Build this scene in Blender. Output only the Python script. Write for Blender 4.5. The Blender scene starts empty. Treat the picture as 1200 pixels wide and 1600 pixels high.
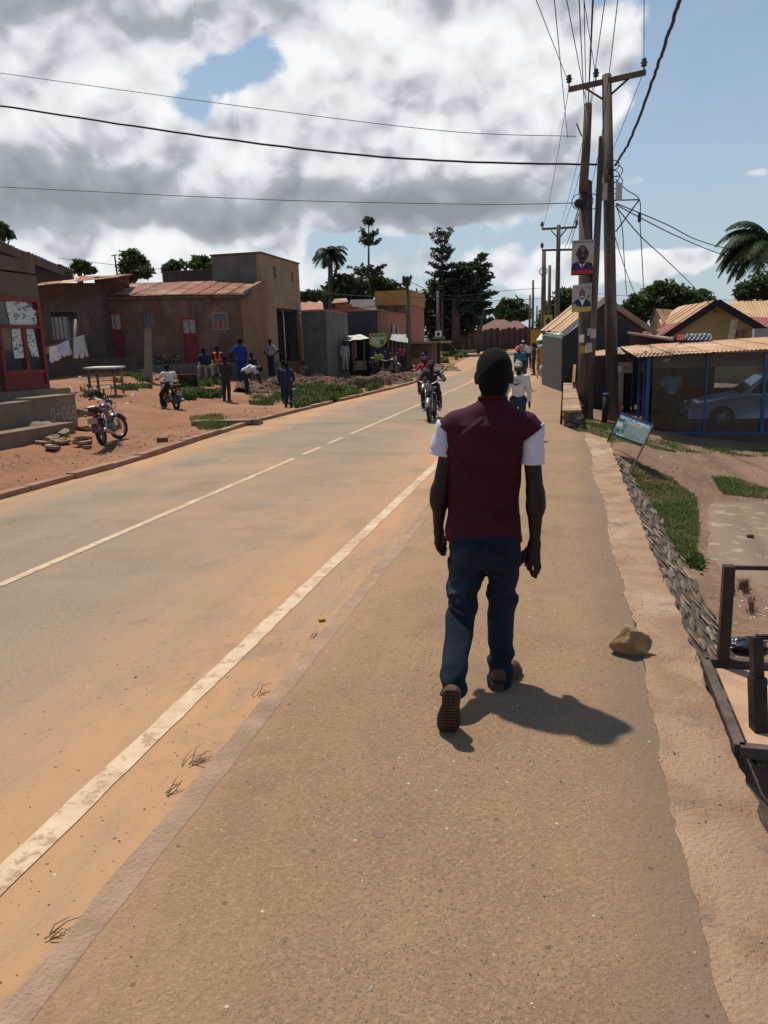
import bpy, math, random
import numpy as np
from mathutils import Vector, Matrix
R_ = math.radians
sc = bpy.context.scene
col = sc.collection
# ------------------------------------------------------------------ camera
F_PX, ROLL, CAM_H, PITCH, YAW = 1200.0, 0.032, 1.75, 0.2108276, 0.2331122
def _axes():
    sp, cp, ss, cs = math.sin(PITCH), math.cos(PITCH), math.sin(YAW), math.cos(YAW)
    f = Vector((-ss * cp, cs * cp, -sp)); r = Vector((cs, ss, 0)); u = Vector((-ss * sp, cs * sp, cp))
    c, n = math.cos(ROLL), math.sin(ROLL)
    return f, r * c - u * n, u * c + r * n
CF, CR, CU = _axes()
cam_d = bpy.data.cameras.new('camera'); cam = bpy.data.objects.new('camera', cam_d); col.objects.link(cam)
cam_d.sensor_fit = 'VERTICAL'; cam_d.sensor_height = 24; cam_d.lens = 18; cam_d.clip_end = 12000; cam_d.clip_start = 0.05
m = Matrix((CR, CU, -CF)).transposed().to_4x4(); m.translation = Vector((0, 0, CAM_H)); cam.matrix_world = m
sc.camera = cam
sc.render.resolution_x, sc.render.resolution_y = 768, 1024
# ------------------------------------------------------------------ exposure
sc.view_settings.view_transform = 'Standard'; sc.view_settings.look = 'None'
sc.view_settings.gamma = 1.0; sc.view_settings.exposure = 0.16; sc.view_settings.use_curve_mapping = False
# ------------------------------------------------------------------ sun
SUN_EL, SUN_DIR = R_(64.5), Vector((-0.66, 0.75, 0)).normalized()
SUN_V = Vector((SUN_DIR.x * math.cos(SUN_EL), SUN_DIR.y * math.cos(SUN_EL), math.sin(SUN_EL)))
sl = bpy.data.lights.new('sun', 'SUN'); sl.energy = 4.1; sl.angle = R_(1.5); sl.color = (1.0, 0.93, 0.83)
so = bpy.data.objects.new('sun', sl); col.objects.link(so); so.rotation_euler = SUN_V.to_track_quat('Z', 'Y').to_euler(); so.location = (0, 0, 60)

def ray(x, y):
    return CF + CR * ((x - 600) / F_PX) - CU * ((y - 800) / F_PX)
def G(x, y, z=0.0):
    d = ray(x, y); t = (z - CAM_H) / d.z; return Vector((d.x * t, d.y * t, z))
def D(x, y, dep):
    d = ray(x, y); return Vector((d.x * dep, d.y * dep, CAM_H + d.z * dep))
def YP(x, y, Y):
    d = ray(x, y); t = Y / d.y; return Vector((d.x * t, Y, CAM_H + d.z * t))
def XP(x, y, X):
    d = ray(x, y); t = X / d.x; return Vector((X, d.y * t, CAM_H + d.z * t))
def depth(v): return (Vector(v) - Vector((0, 0, CAM_H))).dot(CF)

# ------------------------------------------------------------------ world: Nishita sky with cumulus
w = bpy.data.worlds.new('World'); sc.world = w; w.use_nodes = True
nt = w.node_tree; nt.nodes.clear()
def wn(t, **k):
    n = nt.nodes.new(t)
    for a, b in k.items(): setattr(n, a, b)
    return n
def lk(a, b): nt.links.new(a, b)
def wm(op, a, b=None, c=None, clamp=False):
    n = wn('ShaderNodeMath', operation=op); n.use_clamp = clamp
    for i, v in enumerate((a, b, c)):
        if v is None: continue
        if hasattr(v, 'is_output'): lk(v, n.inputs[i])
        else: n.inputs[i].default_value = v
    return n.outputs[0]
def wv(op, a, b=None, out=0):
    n = wn('ShaderNodeVectorMath', operation=op)
    for i, v in enumerate((a, b)):
        if v is None: continue
        if hasattr(v, 'is_output'): lk(v, n.inputs[i])
        else: n.inputs[i].default_value = v
    return n.outputs['Value' if out else 0]
tc = wn('ShaderNodeTexCoord'); DIR = wv('NORMALIZE', tc.outputs['Generated'])
wy = wn('ShaderNodeTexNoise'); wy.inputs['Scale'].default_value = 9; wy.inputs['Detail'].default_value = 3
lk(DIR, wy.inputs['Vector'])
warp = wv('SUBTRACT', wy.outputs['Color'], (0.5, 0.5, 0.5))
sca = wn('ShaderNodeVectorMath', operation='SCALE'); lk(warp, sca.inputs[0]); sca.inputs['Scale'].default_value = 0.055
DW = wv('ADD', DIR, sca.outputs[0])
def blobs(lst, src):
    acc = None
    for (x, y, rx, ry, wt) in lst:
        c = ray(x, y).normalized()
        ax = rx / ry
        dd = wv('SUBTRACT', src, tuple(c)); dd = wv('MULTIPLY', dd, (1, 1, ax))
        q = wv('DOT_PRODUCT', dd, dd, out=1)
        e = wm('EXPONENT', wm('MULTIPLY', q, -1.0 / (rx / 1270.0) ** 2))
        acc = wm('MULTIPLY', e, wt) if acc is None else wm('MULTIPLY_ADD', e, wt, acc)
    return acc
def fbm(vec, scale, detail, rough, sz=1.0):
    n = wn('ShaderNodeTexNoise'); n.inputs['Scale'].default_value = scale; n.inputs['Detail'].default_value = detail
    n.inputs['Roughness'].default_value = rough
    lk(wv('MULTIPLY', vec, (1, 1, sz)), n.inputs['Vector']); return n.outputs['Fac']
def fbm(vec, scale, detail, rough, sz=1.0):
    n = wn('ShaderNodeTexNoise'); n.inputs['Scale'].default_value = scale; n.inputs['Detail'].default_value = detail
    n.inputs['Roughness'].default_value = rough
    lk(wv('MULTIPLY', vec, (1, 1, sz)), n.inputs['Vector']); return n.outputs['Fac']
dens = blobs([(540, 110, 130, 110, .9), (700, 110, 150, 110, 1.0), (860, 90, 130, 110, .9), (985, 80, 70, 80, .6), (940, 210, 80, 80, .5),
              (450, 245, 120, 90, .8), (620, 240, 170, 100, 1.0), (800, 220, 130, 110, .9), (340, 240, 90, 70, .5),
              (60, 60, 220, 150, 1.1), (230, 10, 180, 90, 1.1), (40, 230, 190, 130, 1.0), (170, 280, 180, 90, 1.0), (400, 325, 430, 42, 1.1), (720, 330, 190, 30, .7),
              (1070, 402, 110, 22, .9), (960, 395, 70, 22, .5), (1168, 278, 36, 16, .8), (1085, 292, 15, 8, .6), (1140, 347, 24, 8, .6), (1010, 290, 30, 14, .4),
              (150, 375, 230, 30, .55), (700, 395, 120, 25, .35), (820, 440, 90, 40, .5), (100, 405, 160, 30, .4),
              (345, 145, 75, 60, -.9), (400, 100, 60, 50, -.7), (1180, 120, 160, 260, -.9), (560, 385, 150, 25, -.25), (980, 20, 40, 40, -.2), (1120, 330, 80, 25, -.35)], DW)
def puff(vec, scale, det=2.5):
    n = wn('ShaderNodeTexVoronoi', feature='F1'); n.inputs['Scale'].default_value = scale
    n.inputs['Detail'].default_value = det; n.inputs['Roughness'].default_value = .5; n.inputs['Lacunarity'].default_value = 2.1
    lk(wv('MULTIPLY', vec, (1, 1, 1.2)), n.inputs['Vector']); return wm('SUBTRACT', 1.0, n.outputs['Distance'])
dens = blobs([(560, 100, 150, 110, .9), (720, 100, 150, 110, 1.0), (880, 90, 120, 100, .9), (990, 80, 60, 70, .55), (950, 210, 70, 70, .5),
              (470, 235, 110, 90, .8), (640, 240, 170, 90, 1.0), (810, 220, 120, 100, .9), (350, 245, 80, 60, .5),
              (60, 60, 230, 150, 1.0), (230, 0, 170, 80, .9), (40, 230, 190, 130, .95), (170, 280, 170, 80, .9), (400, 320, 430, 42, 1.0), (720, 325, 160, 28, .6),
              (1070, 402, 130, 26, 1.35), (950, 405, 90, 26, .9), (1168, 278, 38, 18, 1.7), (1085, 292, 16, 10, 1.3), (1140, 347, 26, 10, 1.3), (1010, 285, 34, 16, 1.0), (1195, 222, 14, 10, 1.2),
              (150, 385, 260, 30, .85), (700, 400, 130, 34, .6), (820, 445, 120, 40, .8), (560, 430, 170, 26, .6), (330, 400, 130, 26, .65), (240, 440, 250, 26, .4),
              (345, 128, 60, 30, -.72), (285, 180, 46, 30, -.75), (425, 100, 46, 34, -.72), (1190, 120, 150, 260, -1.1), (1100, 200, 60, 90, -.4), (560, 385, 120, 14, -.3), (1120, 330, 80, 25, -.35), (60, 258, 26, 10, -.5)], DW)
n1 = fbm(DW, 4.2, 9, 0.55, 1.25); nb = fbm(DIR, 2.3, 2, .5, 1.6); pf = puff(DW, 9.0)
d1 = wm('MULTIPLY_ADD', wm('SUBTRACT', n1, 0.5), 1.5, wm('ADD', dens, 0.16))
d1 = wm('MULTIPLY_ADD', wm('SUBTRACT', pf, 0.55), 0.75, d1)
d1 = wm('MULTIPLY_ADD', wm('SUBTRACT', nb, 0.5), .7, d1)
nf = fbm(DW, 17.0, 6, .62, 1.2)
d1 = wm('MULTIPLY_ADD', wm('SUBTRACT', nf, 0.5), .75, d1)
mask = wn('ShaderNodeMapRange', interpolation_type='SMOOTHSTEP'); lk(d1, mask.inputs[0]); mask.inputs[1].default_value = 0.24; mask.inputs[2].default_value = 0.58
# relief: density sampled a little way towards the light
OFF = (SUN_V - ray(600, 200).normalized() * SUN_V.dot(ray(600, 200).normalized())).normalized()
DS2 = wv('ADD', DW, tuple(OFF * 0.020))
n2 = fbm(DS2, 4.2, 9, 0.55, 1.25); pf2 = puff(DS2, 9.0)
rel = wm('ADD', wm('MULTIPLY', wm('SUBTRACT', n1, n2), 1.5), wm('MULTIPLY', wm('SUBTRACT', pf, pf2), 0.85))
rel = wm('MULTIPLY_ADD', wm('SUBTRACT', nb, 0.5), 0.35, rel)
rel = wm('MULTIPLY_ADD', wm('SUBTRACT', nf, 0.5), 0.28, rel)
dark = blobs([(380, 330, 430, 32, .56), (720, 332, 150, 22, .50), (60, 30, 200, 110, .17), (250, 0, 160, 50, .14), (60, 290, 240, 60, .30), (20, 190, 120, 50, .10),
              (640, 285, 170, 34, .30), (560, 160, 80, 50, .10), (870, 10, 60, 40, .22), (790, 150, 60, 40, .10), (700, 10, 60, 30, .18), (930, 120, 40, 40, .10), (700, 392, 120, 20, .2), (480, 300, 90, 30, .2)], DW)
edge = wm('MULTIPLY', wm('SUBTRACT', 1.0, mask.outputs[0]), .12)
shade = wm('ADD', wm('SUBTRACT', wm('ADD', 0.79, rel), dark), edge, clamp=True)
ramp = wn('ShaderNodeValToRGB'); lk(shade, ramp.inputs[0])
ramp.color_ramp.elements[0].position = 0.0; ramp.color_ramp.elements[0].color = (.27, .30, .34, 1)
ramp.color_ramp.elements[1].position = 1.0; ramp.color_ramp.elements[1].color = (.91, .92, .93, 1)
e = ramp.color_ramp.elements.new(.42); e.color = (.40, .43, .48, 1)
e = ramp.color_ramp.elements.new(.72); e.color = (.74, .77, .81, 1)
bc = wn('ShaderNodeBackground'); lk(ramp.outputs[0], bc.inputs[0]); bc.inputs[1].default_value = 0.93
sky = wn('ShaderNodeTexSky', sky_type='NISHITA'); sky.sun_disc = False
sky.sun_elevation = SUN_EL; sky.sun_rotation = math.atan2(SUN_DIR.x, SUN_DIR.y); sky.air_density = 1.2; sky.dust_density = 0.6; sky.ozone_density = 1.6
bs = wn('ShaderNodeBackground'); lk(sky.outputs[0], bs.inputs[0]); bs.inputs[1].default_value = 0.088
# thin veil of high cloud, thicker towards the horizon
sx = wn('ShaderNodeSeparateXYZ'); lk(DIR, sx.inputs[0])
veil = wm('MULTIPLY', wm('EXPONENT', wm('MULTIPLY', wm('ABSOLUTE', sx.outputs[2]), -3.6)), wm('MULTIPLY_ADD', fbm(DW, 4.5, 5, .55, 4.0), 1.6, 0.10), clamp=True)
bv = wn('ShaderNodeBackground'); bv.inputs[0].default_value = (.50, .62, .74, 1); bv.inputs[1].default_value = 0.82
mv = wn('ShaderNodeMixShader'); lk(veil, mv.inputs[0]); lk(bs.outputs[0], mv.inputs[1]); lk(bv.outputs[0], mv.inputs[2]); bs = mv
mx = wn('ShaderNodeMixShader'); lk(mask.outputs[0], mx.inputs[0]); lk(bs.outputs[0], mx.inputs[1]); lk(bc.outputs[0], mx.inputs[2])
ow = wn('ShaderNodeOutputWorld'); lk(mx.outputs[0], ow.inputs[0])
w.cycles.sampling_method = 'MANUAL'; w.cycles.sample_map_resolution = 512
sc.cycles.max_bounces = 6; sc.cycles.diffuse_bounces = 3; sc.cycles.glossy_bounces = 3; sc.cycles.transmission_bounces = 4; sc.cycles.transparent_max_bounces = 8
sc.cycles.use_adaptive_sampling = True; sc.cycles.adaptive_threshold = 0.02; sc.cycles.use_denoising = True
# ------------------------------------------------------------------ helpers: tags, materials, mesh builder
rng = random.Random(7)
def tag(o, label=None, cat=None, group=None, kind=None):
    if label: o['label'] = label
    if cat: o['category'] = cat
    if group: o['group'] = group
    if kind: o['kind'] = kind
    return o
WLOC = {}
def thing(name, label, cat, loc=(0, 0, 0), group=None, rz=0.0):
    """An Empty at the thing's base. Its parts are built in world coordinates (shifted by loc) if rz is 0."""
    o = bpy.data.objects.new(name, None); col.objects.link(o); o.location = loc; o.rotation_euler = (0, 0, rz)
    o.empty_display_size = .2
    WLOC[o.name] = Vector(loc)
    return tag(o, label, cat, group)
def structure(name, loc=(0, 0, 0)):
    o = bpy.data.objects.new(name, None); col.objects.link(o); o['kind'] = 'structure'; WLOC[o.name] = Vector(loc); o.location = loc
    return o
MATS = {}
def M(name, c1, c2=None, scale=4.0, rough=.8, bump=.0, bscale=None, c3=None, mix=(.35, .65), metal=0.0, stretch=(1, 1, 1), det=6, spec=.35, streak=None, trans=0.0, world=False, emis=None, coat=0):
    """Procedural material: two or three colours mixed by noise, fine bump, optional vertical streaks."""
    if name in MATS: return MATS[name]
    m = bpy.data.materials.new(name); m.use_nodes = True; t = m.node_tree; N = t.nodes; L = t.links
    b = N['Principled BSDF']; b.inputs['Roughness'].default_value = rough; b.inputs['Metallic'].default_value = metal
    b.inputs['Specular IOR Level'].default_value = spec
    if coat: b.inputs['Coat Weight'].default_value = coat
    if trans: b.inputs['Transmission Weight'].default_value = trans
    tcx = N.new('ShaderNodeTexCoord'); mp = N.new('ShaderNodeMapping'); mp.inputs['Scale'].default_value = stretch
    L.new(tcx.outputs['Object'], mp.inputs[0])
    def noise(sca, d=det, r=.6):
        n = N.new('ShaderNodeTexNoise'); n.inputs['Scale'].default_value = sca; n.inputs['Detail'].default_value = d; n.inputs['Roughness'].default_value = r
        L.new(mp.outputs[0], n.inputs[0]); return n.outputs['Fac']
    def mixc(f, a, bb):
        x = N.new('ShaderNodeMix'); x.data_type = 'RGBA'; L.new(f, x.inputs[0])
        for i, v in ((6, a), (7, bb)):
            if hasattr(v, 'is_output'): L.new(v, x.inputs[i])
            else: x.inputs[i].default_value = (*v, 1)
        return x.outputs[2]
    def rng_(f, lo, hi):
        x = N.new('ShaderNodeMapRange'); x.interpolation_type = 'SMOOTHSTEP'; L.new(f, x.inputs[0]); x.inputs[1].default_value = lo; x.inputs[2].default_value = hi; return x.outputs[0]
    c2 = c2 or tuple(v * .75 for v in c1)
    c = mixc(rng_(noise(scale), *mix), c1, c2)
    if c3: c = mixc(rng_(noise(scale * .31 + .13), .5, .66), c, c3)
    if streak:
        mp2 = N.new('ShaderNodeMapping'); mp2.inputs['Scale'].default_value = (1, 1, .08); L.new(tcx.outputs['Object'], mp2.inputs[0])
        n = N.new('ShaderNodeTexNoise'); n.inputs['Scale'].default_value = 2.2; n.inputs['Detail'].default_value = 8; n.inputs['Roughness'].default_value = .7; L.new(mp2.outputs[0], n.inputs[0])
        nz_b = noise(.9); mu = N.new('ShaderNodeMath'); mu.operation = 'MULTIPLY'; L.new(rng_(n.outputs['Fac'], .46, .74), mu.inputs[0]); L.new(rng_(nz_b, .35, .65), mu.inputs[1])
        c = mixc(mu.outputs[0], c, streak)
    L.new(c, b.inputs['Base Color'])
    if bump:
        bn = N.new('ShaderNodeBump'); bn.inputs['Strength'].default_value = min(1, bump); bn.inputs['Distance'].default_value = .02 if bump <= 1 else .02 * bump
        L.new(noise(bscale or scale * 6, 5), bn.inputs['Height']); L.new(bn.outputs[0], b.inputs['Normal'])
    MATS[name] = m; m['nodes_ok'] = 1
    return m
def nodes_of(m): return m.node_tree.nodes, m.node_tree.links, m.node_tree.nodes['Principled BSDF']

class MB:
    """Collects primitives; build() links them as ONE mesh object."""
    def __init__(s): s.v = []; s.f = []; s.mi = []; s.cm = 0; s.sm = []
    def add(s, vs, fs, smooth=False):
        o = len(s.v); s.v += [tuple(p) for p in vs]
        for f in fs: s.f.append(tuple(i + o for i in f)); s.mi.append(s.cm); s.sm.append(smooth)
        return s
    def box(s, c, d, rz=0.0, M3=None, taper=1.0):
        x, y, z = d[0] / 2, d[1] / 2, d[2] / 2; c = Vector(c)
        R = M3 if M3 is not None else Matrix.Rotation(rz, 3, 'Z')
        vs = []
        for k in (-1, 1):
            tt = taper if k > 0 else 1.0
            vs += [c + R @ Vector(p) for p in ((-x * tt, -y * tt, k * z), (x * tt, -y * tt, k * z), (x * tt, y * tt, k * z), (-x * tt, y * tt, k * z))]
        return s.add(vs, [(3, 2, 1, 0), (4, 5, 6, 7), (0, 1, 5, 4), (1, 2, 6, 5), (2, 3, 7, 6), (3, 0, 4, 7)])
    def bar(s, a, b, wd, ht=None, up=(0, 0, 1)):
        """box beam from a to b"""
        a, b = Vector(a), Vector(b); z = (b - a); l = z.length; z.normalize(); up = Vector(up)
        if abs(z.dot(up)) > .98: up = Vector((0, 1, 0))
        x = up.cross(z).normalized(); y = z.cross(x)
        return s.box((a + b) / 2, (wd, ht or wd, l), M3=Matrix((x, y, z)).transposed())
    def hexa(s, p):  # 8 points: bottom ring 0-3, top ring 4-7
        return s.add(p, [(3, 2, 1, 0), (4, 5, 6, 7), (0, 1, 5, 4), (1, 2, 6, 5), (2, 3, 7, 6), (3, 0, 4, 7)])
    def prism(s, poly, off):
        """closed polygon (3-D points) extruded by the vector off"""
        n = len(poly); off = Vector(off); a = [Vector(p) for p in poly]; b = [p + off for p in a]
        return s.add(a + b, [tuple(range(n - 1, -1, -1)), tuple(range(n, 2 * n))] + [(i, (i + 1) % n, (i + 1) % n + n, i + n) for i in range(n)])
    def tube(s, pts, r, n=8, cap=True, smooth=True):
        pts = [Vector(p) for p in pts]; k = len(pts); rs = r if isinstance(r, (list, tuple)) else [r] * k
        vs, fs = [], []; prev = None
        for i, p in enumerate(pts):
            t = (pts[min(i + 1, k - 1)] - pts[max(i - 1, 0)])
            t = t.normalized() if t.length > 1e-9 else Vector((0, 0, 1))
            if prev is None:
                u = t.orthogonal().normalized()
            else:
                u = prev - t * prev.dot(t); u = u.normalized() if u.length > 1e-6 else t.orthogonal().normalized()
            prev = u; v = t.cross(u)
            for j in range(n):
                a = 2 * math.pi * j / n; vs.append(p + (u * math.cos(a) + v * math.sin(a)) * rs[i])
        for i in range(k - 1):
            for j in range(n): fs.append((i * n + j, i * n + (j + 1) % n, (i + 1) * n + (j + 1) % n, (i + 1) * n + j))
        if cap: fs += [tuple(range(n - 1, -1, -1)), tuple(range((k - 1) * n, k * n))]
        return s.add(vs, fs, smooth)
    def cyl(s, a, b, r, r2=None, n=12, smooth=True): return s.tube([a, b], [r, r2 if r2 is not None else r], n, True, smooth)
    def torus(s, c, ax, R, r, n=28, k=8, ry=None):
        c, ax = Vector(c), Vector(ax).normalized(); u = ax.orthogonal().normalized(); v = ax.cross(u); vs, fs = [], []
        for i in range(n):
            a = 2 * math.pi * i / n; d = u * math.cos(a) + v * math.sin(a)
            for j in range(k):
                b = 2 * math.pi * j / k; vs.append(c + d * (R + r * math.cos(b)) + ax * (ry or r) * math.sin(b))
        for i in range(n):
            for j in range(k): fs.append((i * k + j, ((i + 1) % n) * k + j, ((i + 1) % n) * k + (j + 1) % k, i * k + (j + 1) % k))
        return s.add(vs, fs, True)
    def ell(s, c, r, n=12, k=8, M3=None):
        c = Vector(c); R = M3 or Matrix.Identity(3); vs = [c + R @ Vector((0, 0, -r[2]))]; fs = []
        for i in range(1, k):
            t = math.pi * i / k - math.pi / 2
            for j in range(n):
                a = 2 * math.pi * j / n; vs.append(c + R @ Vector((r[0] * math.cos(t) * math.cos(a), r[1] * math.cos(t) * math.sin(a), r[2] * math.sin(t))))
        vs.append(c + R @ Vector((0, 0, r[2]))); L_ = len(vs) - 1
        for j in range(n):
            fs.append((0, 1 + (j + 1) % n, 1 + j)); fs.append((L_, L_ - n + j, L_ - n + (j + 1) % n))
        for i in range(k - 2):
            for j in range(n): fs.append((1 + i * n + j, 1 + i * n + (j + 1) % n, 1 + (i + 1) * n + (j + 1) % n, 1 + (i + 1) * n + j))
        return s.add(vs, fs, True)
    def build(s, name, mats, parent=None, local=False):
        me = bpy.data.meshes.new(name); off = Vector((0, 0, 0))
        if parent is not None and not local:
            p = parent
            while p.parent is not None: p = p.parent
            off = WLOC.get(p.name, off)
        me.from_pydata([tuple(Vector(p) - off) for p in s.v], [], s.f)
        for m in (mats if isinstance(mats, (list, tuple)) else [mats]): me.materials.append(m)
        me.polygons.foreach_set('material_index', s.mi); me.polygons.foreach_set('use_smooth', s.sm); me.update()
        o = bpy.data.objects.new(name, me); col.objects.link(o)
        if parent is not None: o.parent = parent
        return o
def np_mesh(name, V, Fq, mats, parent=None, smooth=False, mi=None):
    """V (n,3), Fq (m,3 or 4) numpy arrays"""
    me = bpy.data.meshes.new(name); V = np.asarray(V, np.float32); Fq = np.asarray(Fq, np.int32); k = Fq.shape[1]
    if parent is not None:
        p = parent
        while p.parent is not None: p = p.parent
        V = V - np.array(WLOC.get(p.name, Vector((0, 0, 0))), np.float32)
    me.vertices.add(len(V)); me.vertices.foreach_set('co', V.ravel()); me.loops.add(Fq.size); me.loops.foreach_set('vertex_index', Fq.ravel())
    me.polygons.add(len(Fq)); me.polygons.foreach_set('loop_start', np.arange(0, Fq.size, k, dtype=np.int32)); me.polygons.foreach_set('loop_total', np.full(len(Fq), k, np.int32))
    me.polygons.foreach_set('use_smooth', np.full(len(Fq), smooth))
    for m in (mats if isinstance(mats, (list, tuple)) else [mats]): me.materials.append(m)
    if mi is not None: me.polygons.foreach_set('material_index', np.asarray(mi, np.int32))
    me.update(calc_edges=True); me.validate()
    o = bpy.data.objects.new(name, me); col.objects.link(o)
    if parent is not None: o.parent = parent
    return o
def copy_tree(o, parent=None):
    c = o.copy(); col.objects.link(c)
    if parent is not None: c.parent = parent
    for ch in [x for x in bpy.data.objects if x.parent == o and x is not c]: copy_tree(ch, c)
    return c
def inst(o, loc, rot=(0, 0, 0), scale=None, parent=None, label=None):
    """a copy of one mesh object sharing its mesh data"""
    c = o.copy(); col.objects.link(c); c.parent = parent if parent is not None else o.parent
    off = Vector((0, 0, 0))
    if c.parent is not None:
        p = c.parent
        while p.parent is not None: p = p.parent
        off = WLOC.get(p.name, off)
    c.location = Vector(loc) - off; c.rotation_euler = rot
    if scale: c.scale = scale
    if label: c['label'] = label
    return c
def text(name, s, p0, px, py, h, mat, parent, depth=.002, width=None):
    """flat lettering; p0 lower-left corner, px/py unit vectors of the board, h letter height"""
    cu = bpy.data.curves.new(name, 'FONT'); cu.body = s; cu.size = 1.0; cu.resolution_u = 2
    t = bpy.data.objects.new(name, cu); col.objects.link(t)
    dg = bpy.context.evaluated_depsgraph_get(); me = bpy.data.meshes.new_from_object(t.evaluated_get(dg))
    bpy.data.objects.remove(t)
    V = np.empty(len(me.vertices) * 3); me.vertices.foreach_get('co', V); V = V.reshape(-1, 3)
    if not len(V): return None
    sy = h / .72; sx = sy if not width else width / max(V[:, 0].max(), 1e-6)
    px, py, p0 = Vector(px), Vector(py), Vector(p0); nn = px.cross(py)
    W = np.array(p0)[None] + V[:, :1] * sx * np.array(px)[None] + V[:, 1:2] * sy * np.array(py)[None] + np.array(nn)[None] * depth
    p = parent
    while p is not None and p.parent is not None: p = p.parent
    off = WLOC.get(p.name, Vector((0, 0, 0))) if p is not None else Vector((0, 0, 0))
    W = W - np.array(off)[None]
    me.vertices.foreach_set('co', W.ravel().astype(np.float32)); me.materials.clear(); me.materials.append(mat); me.update()
    o = bpy.data.objects.new(name, me); col.objects.link(o); o.parent = parent
    return o

# ------------------------------------------------------------------ signed-distance modelling (figures, rocks)
def s_nets(f, lo, hi, h):
    lo = np.array(lo, float); hi = np.array(hi, float); n = np.maximum(3, np.ceil((hi - lo) / h).astype(int) + 1)
    ax = [lo[i] + h * np.arange(n[i]) for i in range(3)]
    P = np.stack(np.meshgrid(*ax, indexing='ij'), -1).reshape(-1, 3).astype(np.float32)
    v = f(P).reshape(n)
    v[0], v[-1] = np.maximum(v[0], h * .5), np.maximum(v[-1], h * .5); v[:, 0], v[:, -1] = np.maximum(v[:, 0], h * .5), np.maximum(v[:, -1], h * .5)
    v[:, :, 0], v[:, :, -1] = np.maximum(v[:, :, 0], h * .5), np.maximum(v[:, :, -1], h * .5)
    s = v < 0; c = n - 1
    cnt = sum(s[i:i + c[0], j:j + c[1], k:k + c[2]].astype(np.int8) for i in (0, 1) for j in (0, 1) for k in (0, 1))
    act = (cnt > 0) & (cnt < 8); idx = -np.ones(c, int); I = np.argwhere(act); idx[act] = np.arange(len(I))
    acc = np.zeros((len(I), 3)); num = np.zeros(len(I))
    for a in range(3):
        for b in range(4):
            o0 = [0, 0, 0]; oth = [q for q in range(3) if q != a]; o0[oth[0]] = b & 1; o0[oth[1]] = b >> 1; o1 = list(o0); o1[a] = 1
            va = v[I[:, 0] + o0[0], I[:, 1] + o0[1], I[:, 2] + o0[2]]; vb = v[I[:, 0] + o1[0], I[:, 1] + o1[1], I[:, 2] + o1[2]]
            cr = (va < 0) != (vb < 0); t = np.where(cr, va / np.where(va == vb, 1, va - vb), 0)
            p = np.tile(np.array(o0, float), (len(I), 1)); p[:, a] = t; acc[cr] += p[cr]; num += cr
    V = lo + h * (I + acc / np.maximum(num, 1)[:, None]); Q = []
    for a in range(3):
        oth = [q for q in range(3) if q != a]
        s0 = [slice(None)] * 3; s1 = [slice(None)] * 3; s0[a] = slice(0, -1); s1[a] = slice(1, None)
        A, B = s[tuple(s0)], s[tuple(s1)]; E = np.argwhere(A != B)
        E = E[(E[:, oth[0]] > 0) & (E[:, oth[1]] > 0) & (E[:, oth[0]] < n[oth[0]] - 1) & (E[:, oth[1]] < n[oth[1]] - 1)]
        q = []
        for du, dv in ((-1, -1), (0, -1), (0, 0), (-1, 0)):
            e = E.copy(); e[:, oth[0]] += du; e[:, oth[1]] += dv; q.append(idx[e[:, 0], e[:, 1], e[:, 2]])
        q = np.stack(q, 1); fl = A[tuple(E.T)]
        if a == 1: fl = ~fl
        q[~fl] = q[~fl][:, ::-1]; Q.append(q)
    Q = np.concatenate(Q); Q = Q[(Q >= 0).all(1)]
    return V, Q
def s_cap(P, a, b, ra, rb, sq=None):
    """tapered capsule; sq = (direction, factor) flattens it along a direction"""
    a = np.array(a, np.float32); b = np.array(b, np.float32); d = b - a; q = P - a; t = np.clip((q @ d) / max(float(d @ d), 1e-9), 0, 1); w_ = q - t[:, None] * d
    if sq is not None:
        n_ = np.array(sq[0], np.float32); n_ /= np.linalg.norm(n_); k = w_ @ n_; w_ = w_ + (k * (sq[1] - 1))[:, None] * n_
    return np.sqrt((w_ * w_).sum(1)) - (ra + (rb - ra) * t)
def s_ell(P, c, r, R=None):
    q = P - np.array(c, np.float32)
    if R is not None: q = q @ np.array(R, np.float32)
    r = np.array(r, np.float32); k0 = np.sqrt(((q / r) ** 2).sum(1)); k1 = np.sqrt(((q / r ** 2) ** 2).sum(1)); return k0 * (k0 - 1) / np.maximum(k1, 1e-6)
def s_min(a, b, k):
    if k <= 0: return np.minimum(a, b)
    h = np.clip(.5 + .5 * (b - a) / k, 0, 1); return b * (1 - h) + a * h - k * h * (1 - h)
def s_un(ds, k):
    o = ds[0]
    for d in ds[1:]: o = s_min(o, d, k)
    return o
def s_stack(P, rows):
    """upright body of elliptical sections: rows (z, cx, cy, ax, ay) from low to high"""
    r = np.array(rows, float); z = P[:, 2]; g = [np.interp(z, r[:, 0], r[:, i]) for i in range(1, 5)]
    k = np.sqrt(((P[:, 0] - g[0]) / g[2]) ** 2 + ((P[:, 1] - g[1]) / g[3]) ** 2); d = (k - 1) * np.minimum(g[2], g[3])
    return np.maximum(d, np.maximum(r[0, 0] - z, z - r[-1, 0]))
def sdf_obj(name, f, lo, hi, h, mats, parent, sm=True):
    V, Q = s_nets(f, lo, hi, h); return np_mesh(name, V, Q, mats, parent, sm)

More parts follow.
